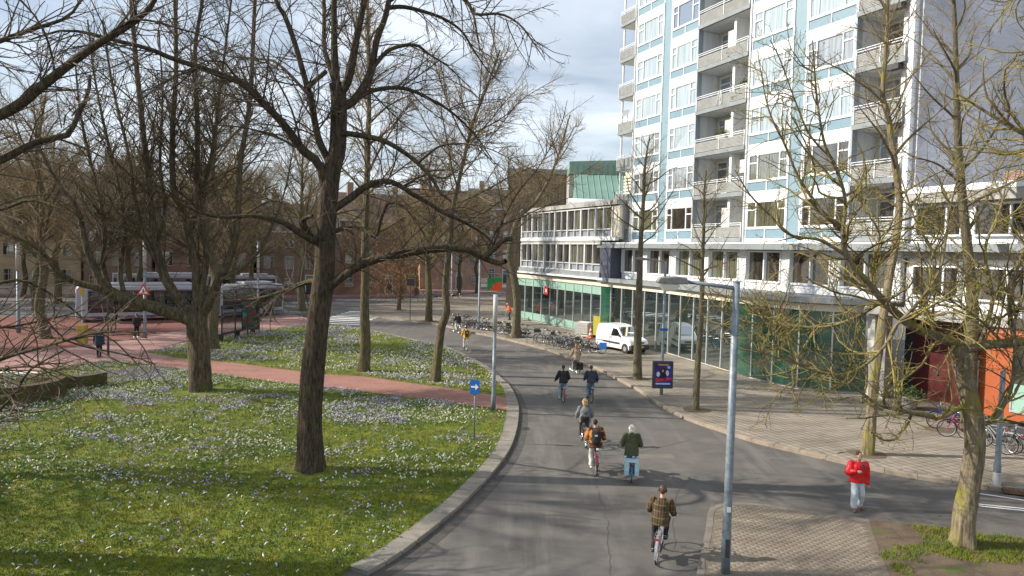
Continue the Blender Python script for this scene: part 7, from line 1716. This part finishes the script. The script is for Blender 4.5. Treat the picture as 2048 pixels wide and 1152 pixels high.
def person(label, loc, ang, pose, look, voxel=.015, group=None, S=1.0):
    """pose: dict of joints (x forward, y left); look: clothing"""
    t = thing('person', label, 'person', loc, R(ang), group)
    t.scale = (S, S, S)
    hip = Vector(pose['hip']); nk = Vector(pose['neck']); up = (nk - hip).normalized()
    tilt = math.atan2(up.x, up.z)
    mid = lambda f: hip + (nk - hip) * f
    sw = look.get('shoulder', .19)
    sh = {s: mid(.90) + Vector((0, s * sw, -.01)) for s in (1, -1)}
    hj = {s: hip + Vector((0, s * .085, -.02)) for s in (1, -1)}
    hand = {1: Vector(pose['lhand']), -1: Vector(pose['rhand'])}
    elb = {s: ik(sh[s], hand[s], .285, .25, pose.get('epole', (-.5, s * .42, -.8)) if not isinstance(pose.get('epole'), dict) else pose['epole'][s]) for s in (1, -1)}
    if pose.get('epole') is None: elb = {s: ik(sh[s], hand[s], .285, .25, (-.5, s * .42, -.8)) for s in (1, -1)}
    ank = {1: Vector(pose['lankle']), -1: Vector(pose['rankle'])}
    kne = {s: ik(hj[s], ank[s], .43, .42, (1, s * .12, .1)) for s in (1, -1)}
    toe = {s: ank[s] + Vector((.17, s * .02, -.065 + pose.get('toe', 0))) for s in (1, -1)}
    hc = nk + Vector((pose.get('headx', .03) + up.x * .1, 0, .19)); hm = Matrix.Rotation(pose.get('headturn', 0), 3, 'Z') @ Matrix.Rotation(pose.get('headtilt', 0.0), 3, 'Y')
    B = MB()
    loft(B, [(hip + Vector((0, 0, -.10)), .08, .10, tilt), (hip, .105, .155, tilt), (mid(.3), .095, .135, tilt), (mid(.62), .105, .155, tilt), (mid(.88), .09, .175, tilt), (mid(1.0), .055, .075, tilt)])
    cap(B, mid(.97), .052, hc - Vector((0, 0, .06)), .048)
    ell(B, hc, .092, .074, .118, hm); ell(B, hc + hm @ Vector((.028, 0, -.055)), .062, .056, .065, hm)
    cap(B, hc + hm @ Vector((.085, 0, .01)), .010, hc + hm @ Vector((.104, 0, -.022)), .014, 8)
    for s in (1, -1):
        ell(B, hc + hm @ Vector((-.005, s * .076, -.005)), .02, .010, .032, hm, 8, 6)
        cap(B, sh[s], .056, elb[s], .042); cap(B, elb[s], .042, hand[s], .028)
        cap(B, hj[s], .085, kne[s], .058); cap(B, kne[s], .058, ank[s], .040); cap(B, ank[s] + Vector((-.02, 0, -.04)), .04, toe[s], .032)
        # hand: palm, four bent fingers of different lengths, thumb at the side
        fw = (hand[s] - elb[s]).normalized(); dn = Vector(pose.get('palm', (0, 0, -1))); dn = (dn - fw * dn.dot(fw)).normalized(); sd = fw.cross(dn) * s
        pc = hand[s] + fw * .045
        cap(B, hand[s] + sd * .0, .028, pc + fw * .02, .030, 8)
        for k, (ln, off) in enumerate(((.032, .030), (.037, .010), (.034, -.010), (.027, -.030))):
            a = pc + fw * .045 + sd * off; b_ = a + (fw * .8 + dn * .6).normalized() * ln; c_ = b_ + (fw * .1 + dn).normalized() * ln * .8; d_ = c_ + (dn * .5 - fw * .8).normalized() * ln * .6
            cap(B, a - fw * .02, .0095, b_, .009, 6); cap(B, b_, .009, c_, .0085, 6); cap(B, c_, .0085, d_, .0075, 6)
        th = pc + sd * .034; cap(B, th - fw * .01, .011, th + (sd * .5 + fw * .6 + dn * .4).normalized() * .04, .010, 6); cap(B, th + (sd * .5 + fw * .6 + dn * .4).normalized() * .04, .010, th + (sd * .2 + fw * .6 + dn * .9).normalized() * .065, .008, 6)
    rm(B, 'body', m_skin, t, voxel, 2)
    # trousers or leggings
    lw_ = look.get('leg', .0); J = MB()
    loft(J, [(hip + Vector((0, 0, -.10)), .10, .125, tilt), (hip, .125, .175, tilt), (mid(.2), .115, .16, tilt), (mid(.3), .10, .14, tilt)])
    for s in (1, -1):
        cap(J, hj[s], .105, kne[s], .076 + lw_); cap(J, kne[s], .076 + lw_, ank[s] + (kne[s] - ank[s]).normalized() * .04, .060 + lw_ * 1.5)
    rm(J, 'trousers', look['trousers'], t, voxel, 2, .008, 3)
    # jacket
    k = look.get('puff', .0); F = MB(); hem = look.get('hem', -.12)
    loft(F, [(hip + up * hem + Vector((0, 0, 0)), .145 + k, .205 + k, tilt), (mid(.05), .14 + k, .195 + k, tilt), (mid(.35), .125 + k, .17 + k, tilt), (mid(.65), .135 + k, .185 + k, tilt), (mid(.88), .108 + k, .182 + k * .5, tilt), (mid(.97), .085 + k * .5, .11 + k * .5, tilt), (mid(1.04), .07 + k * .2, .074 + k * .2, tilt)])
    for s in (1, -1):
        cap(F, sh[s], .078 + k * .8, elb[s], .062 + k); cap(F, elb[s], .062 + k, hand[s] - (hand[s] - elb[s]).normalized() * .035, .046 + k * .7)
    if look.get('hood'): ell(F, mid(1.0) + Vector((-.10, 0, -.03)), .085, .13, .10)
    rm(F, look.get('top', 'jacket'), look['jacket'], t, voxel, 3, .007 + k * .06, 5)
    # shoes
    for s in (1, -1):
        Q = MB(); cap(Q, ank[s] + Vector((-.03, 0, -.05)), .052, toe[s] + Vector((.01, 0, .005)), .045)
        rm(Q, 'shoe', look.get('shoes', m_vblack), t, max(voxel, .012), 2)
    # hair
    Hh = MB(); hr = look.get('hair_len', .0)
    ell(Hh, hc + hm @ Vector((-.030, 0, .030)), .092, .086, .106, hm)
    if hr >= .1:
        for s in (-.05, 0, .05): cap(Hh, hc + hm @ Vector((-.075, s, .02)), .05, hc + hm @ Vector((-.10 - hr * .12, s * 1.2, -hr)), .036)
    if look.get('tail'): cap(Hh, hc + hm @ Vector((-.10, 0, .0)), .028, hc + hm @ Vector((-.15, look.get('tail_y', 0), -.26)), .015)
    if look.get('fluffy'): 
        for i in range(12): ell(Hh, hc + hm @ Vector((-.04 + .07 * math.cos(i * 2.4), .075 * math.sin(i * 2.4), .02 + .05 * math.sin(i * 1.7))), .045, .045, .05)
    rm(Hh, 'hair', look['hair'], t, max(voxel * .8, .009), 2, .007, 9)
    # face
    m_eye = mat('eye_dark', (.02, .015, .012), .3); m_lip = mat('lips', (.36, .12, .10), .5)
    for s in (1, -1):
        e = MB(); ell(e, hc + hm @ Vector((.083, s * .031, .006)), .008, .014, .008, hm, 8, 6); e.build('eye', m_eye, t, smooth=True)
    e = MB(); ell(e, hc + hm @ Vector((.084, 0, -.062)), .008, .024, .007, hm, 8, 6); e.build('mouth', m_lip, t, smooth=True)
    if look.get('backpack'):
        Kb = MB(); c0 = mid(.55) + Vector((-.21 - k, 0, 0)) ; loft(Kb, [(c0 - up * .24, .085, .13, tilt), (c0 - up * .2, .10, .15, tilt), (c0, .115, .155, tilt), (c0 + up * .16, .10, .14, tilt), (c0 + up * .22, .05, .09, tilt)])
        bp_ = rm(Kb, 'backpack', look['backpack'], t, .013, 3, .006, 2)
        for s in (1, -1): MB().tube([mid(.30) + Vector((-.14 - k, s * .12, 0)), mid(.5) + Vector((.0, s * (.20 + k), 0)), mid(.75) + Vector((.13 + k, s * .13, 0)), mid(.99) + Vector((.02, s * .12, .05 + k)), mid(.85) + Vector((-.13 - k, s * .10, 0))], .018, 6).build('strap', look['backpack'], bp_)
        MB().box(c0.x - .125, c0.x - .118, -.05, .05, c0.z + .03, c0.z + .09).build('patch', m_signwhite, bp_)
    if look.get('bag'):
        Kb = MB(); c0 = mid(.15) + Vector((-.17 - k, .03, 0)); loft(Kb, [(c0 - Vector((0, 0, .13)), .05, .16, 0), (c0, .07, .18, 0), (c0 + Vector((0, 0, .1)), .05, .17, 0)])
        bp_ = rm(Kb, 'shoulder_bag', look['bag'], t, .013, 2)
        MB().tube([c0 + Vector((0, .15, .08)), mid(.6) + Vector((-.15 - k, -.02, 0)), mid(.99) + Vector((-.02, -.13, .06)), mid(.6) + Vector((.14 + k, -.02, 0)), c0 + Vector((.3, .17, .1))], .014, 6).build('strap', look['bag'], bp_)
    if look.get('headphones'):
        MB().tube([hc + hm @ Vector((0, .088 * math.cos(a), .105 * math.sin(a) + .01)) + Vector((0, 0, .01)) for a in np.linspace(0, math.pi, 9)], .010, 6).build('headphone_band', m_vblack, t, smooth=True)
        for s in (1, -1):
            e = MB(); ell(e, hc + hm @ Vector((-.005, s * .092, .0)), .035, .018, .042, hm); e.build('headphone_cup', m_vblack, t, smooth=True)
    return t
def ride_pose(crank=70, lean=.10, hands=None):
    c, d = math.cos(R(crank)) * .17, math.sin(R(crank)) * .17
    # right pedal is at +crank (y = -.15), left pedal opposite
    return dict(hip=(-.29, 0, 1.02), neck=(-.29 + lean, 0, 1.50), lhand=(.07, .29, 1.06), rhand=(.07, -.29, 1.06), lankle=(BBX - c - .06, .13, BBZ - d + .10), rankle=(BBX + c - .06, -.13, BBZ + d + .10), headx=.03, palm=(0, 0, -1), toe=0)
def rider(label, blabel, rear, ang, look, col, crank=70, lean=.10, bag=None, basket=False, z=0.0, voxel=.015, tiltb=0, **kw):
    """rear = contact point of the rear wheel"""
    c, s = math.cos(R(ang)), math.sin(R(ang))
    x, y = rear[0] - RX * .94 * c, rear[1] - RX * .94 * s
    b = bike(blabel, x, y, ang, col, tiltb, z, None, basket=basket, bag=bag, crank=crank, stand=False)
    p = ride_pose(crank, lean); p.update(kw.get('pose', {}))
    t = person(label, (x, y, z), ang, p, look, voxel)
    t.rotation_euler = (R(tiltb), 0, R(ang)); b.scale = t.scale = (.94, .94, .94)
    return t
brown_hair = mat('hair_brown', (.10, .045, .025), .5, var=.3, scale=30); dark_hair = mat('hair_dark', (.03, .018, .013), .5, var=.3, scale=30)
blond = mat('hair_blond', (.50, .33, .15), .5, var=.25, scale=30); white_hair = mat('hair_white', (.66, .63, .57), .6, var=.15, scale=30); ginger = mat('hair_ginger', (.42, .20, .07), .5, var=.25, scale=30)
jeans_d = fabric('dark_jeans', (.018, .018, .024)); jeans_l = fabric('light_jeans', (.30, .40, .48)); white_tr = fabric('white_trousers', (.62, .60, .56), .1); jeans_m = fabric('mid_jeans', (.16, .27, .34))
white_shoe = mat('white_shoe', (.7, .7, .68), .6)
rider('person in a brown plaid overshirt and headphones cycling away nearest the camera', 'silver city bicycle ridden by the person in plaid', (3.40, 15.69), 72, dict(jacket=plaid_mat(), trousers=jeans_d, hair=brown_hair, hair_len=.06, headphones=True, puff=.022, hem=-.14, shoulder=.20), (.42, .42, .43), crank=60, lean=.09, voxel=.010, tiltb=2)
rider('white-haired person in an olive green hooded coat cycling away', 'bicycle with pale blue panniers under the person in green', (3.77, 21.35), 83, dict(jacket=fabric('olive', (.062, .07, .03)), trousers=jeans_m, hair=white_hair, hair_len=.10, fluffy=True, puff=.035, hem=-.2, hood=True), (.03, .10, .3), crank=20, bag=(.40, .60, .66), voxel=.012)
rider('person in an orange and brown jacket with a black backpack cycling', 'bicycle with a red lamp under the backpack rider', (2.79, 22.01), 88, dict(jacket=layered('orange_brown_jacket', (.50, .20, .05), [((.07, .03, .022), 1.5, .44, .5, (1, 1, 2.6))], rough=.85, bump=.2, bscale=20), trousers=white_tr, hair=dark_hair, backpack=fabric('black_pack', (.02, .018, .018)), puff=.03, hem=-.16, leg=.02, shoes=white_shoe), (.18, .02, .025), crank=80, voxel=.012, tiltb=-2)
rider('blond person in a grey jacket with a shoulder bag, just ahead of the backpack rider', 'dark bicycle ridden by the blond person in grey', (2.75, 25.1), 92, dict(jacket=fabric('grey', (.15, .16, .165)), trousers=fabric('brown_trousers', (.10, .07, .06)), hair=blond, hair_len=.10, fluffy=True, bag=fabric('black_bag', (.02, .018, .018)), puff=.025, hem=-.1), (.03, .03, .03), crank=200, voxel=.013)
rider('person in a black jacket and jeans on the left of the riding pair', 'bicycle with a red chain case under the person in black', (2.51, 32.64), 93, dict(jacket=fabric('black', (.018, .018, .02)), trousers=jeans_l, hair=dark_hair, tail=True, puff=.025, hem=-.1, leg=.02, shoes=white_shoe), (.25, .03, .03), crank=100, voxel=.016, pose=dict(lhand=(.02, .36, 1.02)))
rider('person in a navy puffer jacket on the right of the riding pair', 'dark bicycle under the person in the navy puffer', (3.83, 32.78), 93, dict(jacket=fabric('navy', (.035, .04, .06)), trousers=jeans_m, hair=brown_hair, hood=True, puff=.035, hem=-.08, leg=.02), (.03, .03, .03), crank=60, voxel=.016, pose=dict(rhand=(-.05, -.33, .98)))
rider('long-haired person in a tan coat cycling near the parked bicycles', 'bicycle with black panniers under the person in tan', (3.86, 40.26), 106, dict(jacket=fabric('tan', (.36, .27, .18)), trousers=fabric('beige_grey', (.28, .26, .25)), hair=ginger, hair_len=.26, puff=.02, hem=-.2, shoes=white_shoe), (.03, .03, .03), crank=100, bag=(.02, .02, .022), voxel=.018)
rider('person with a yellow jacket and dark backpack cycling up the road', 'pale bicycle under the person in yellow', (-3.03, 48.62), 104, dict(jacket=fabric('yellow', (.60, .36, .02)), trousers=white_tr, hair=brown_hair, backpack=fabric('brown_pack', (.055, .045, .035)), puff=.02), (.5, .5, .48), crank=70, voxel=.02)
rider('dark-clad person with reddish hair cycling past the left bicycle row', 'bicycle with a pale crate under the dark-clad cyclist', (-4.3, 58.6), 118, dict(jacket=fabric('ink', (.02, .022, .03)), trousers=white_tr, hair=mat('hair_red', (.3, .08, .04), .6), puff=.02), (.3, .3, .3), crank=30, voxel=.02)
# walker in the red puffer jacket, looking down at a phone
wp = dict(hip=(0, 0, .93), neck=(.02, 0, 1.43), rhand=(.25, -.10, 1.20), lhand=(.04, .27, .80), lankle=(-.12, .125, .10), rankle=(.16, -.115, .09), headx=.05, headtilt=.24, headturn=.12, palm=(0, 1, -.3), epole={1: (-.8, .5, -.1), -1: (-.3, -.8, -.5)})
red = person('person in a bright red puffer jacket and pale jeans walking with a phone', (9.76, 19.51, 0.0), -100, wp, dict(jacket=mat('red_puffer', (.68, .008, .014), .45, var=.1, scale=6, bump=.25, bscale=10), trousers=fabric('pale_jeans', (.52, .58, .62), .1), hair=dark_hair, tail=True, tail_y=.10, puff=.034, hem=-.10, leg=.022, shoes=mat('brown_shoe', (.20, .09, .06), .6), shoulder=.20), voxel=.010, S=.94)
ph = MB().box(-.035, .035, -.004, .004, -.07, .07).build('phone', m_black, bevel=.006); ph.location = (9.76 - .03, 19.51 - .36, 1.31); ph.rotation_euler = (R(-50), 0, R(-10))
tag(ph, 'small dark phone held up in the hand of the red-jacketed walker', 'phone')
# others on foot
def stand_pose(lean=.0, lh=(.05, .26, .82), rh=(.05, -.26, .82), stride=.06): return dict(hip=(0, 0, .94), neck=(lean, 0, 1.44 - abs(lean) * .3), lhand=lh, rhand=rh, lankle=(stride, .09, .09), rankle=(-stride, -.09, .09), headx=.02, epole={1: (-.8, .4, -.1), -1: (-.8, -.4, -.1)})
person('white-haired person in a dark jacket and tan trousers waiting by the bus shelter', (-21.7, 63.7, .09), 60, stand_pose(.02, (.12, .22, 1.0), (.12, -.22, 1.0)), dict(jacket=fabric('black', (.018, .018, .02)), trousers=fabric('tan_trousers', (.34, .20, .11)), hair=white_hair, puff=.02), .022)
person('person in dark clothes and white shoes standing beside the bus side', (-26.95, 50.9, .09), 150, stand_pose(.03, (.15, .2, 1.0)), dict(jacket=fabric('ink', (.02, .022, .03)), trousers=jeans_d, hair=dark_hair, puff=.02, shoes=white_shoe), .022)
person('person in a dark blue coat beside the dark pole left of the multi-stemmed tree', (-24.4, 41.8, .09), 100, stand_pose(.0), dict(jacket=fabric('deepblue', (.02, .035, .06)), trousers=jeans_d, hair=mat('cap_grey', (.16, .17, .18), .8), puff=.03, hem=-.2), .022)
dp = thing('dark_pole', 'thin dark pole rising beside the person in the blue coat', 'pole', (-24.3, 42.6, .09))
MB().lathe([(.07, 0), (.07, .8), (.05, .9), (.045, 4.4)], 10).build('shaft', m_blk2, dp)
MB().lathe([(.1, 4.4), (.1, 4.5), (0, 4.55)], 10).build('cap', m_blk2, dp)
wk_ = person('street worker in an orange vest bending over a long stick by the glass', (-.13 * KP, 71.09 * KP, .13), 200, dict(hip=(0, 0, .93), neck=(.20, 0, 1.36), lhand=(.36, .10, .98), rhand=(.30, -.12, 1.05), lankle=(.08, .1, .09), rankle=(-.06, -.1, .09), headx=.08, headtilt=.5), dict(jacket=mat('orange_vest', (.85, .12, .02), .6), trousers=fabric('worktrousers', (.05, .035, .03)), hair=mat('cap_white', (.5, .5, .48), .8), puff=.02, top='vest'), .024)
sk = thing('litter_picker', 'long pale litter stick held by the street worker', 'stick', (-.13 * KP, 71.09 * KP, .13), R(200))
MB().tube([(.30, -.05, 1.1), (.62, .1, .02)], .018, 6).build('shaft', m_galvw, sk); MB().tube([(.62, .1, .02), (.68, .13, .0)], .03, 6).build('tip', m_black, sk)

# turn every remeshed figure into a plain mesh, with cloth folds
bpy.context.view_layer.update()
dg = bpy.context.evaluated_depsgraph_get()
res = [(o, bpy.data.meshes.new_from_object(o.evaluated_get(dg)), f, s) for o, f, s in REMESH]
for o, me, f, s in res:
    o.modifiers.clear(); o.data = me
    if f:
        n = len(me.vertices); co = np.empty(n * 3, np.float32); me.vertices.foreach_get('co', co); co = co.reshape(-1, 3)
        no = np.empty(n * 3, np.float32); me.vertices.foreach_get('normal', no); no = no.reshape(-1, 3)
        q = co * np.array([19, 17, 26]) + s
        dsp = np.sin(q[:, 0] + 1.7 * np.sin(q[:, 2] * .6 + s)) * .45 + np.sin(q[:, 2] + 1.9 * np.sin(q[:, 1] * .7)) * .6 + np.sin(q[:, 1] * 1.9 + q[:, 2] * .8) * .3
        co = co + no * (dsp * f)[:, None]
        me.vertices.foreach_set('co', co.astype(np.float32).ravel()); me.update()
    me.polygons.foreach_set('use_smooth', np.ones(len(me.polygons), dtype=bool))
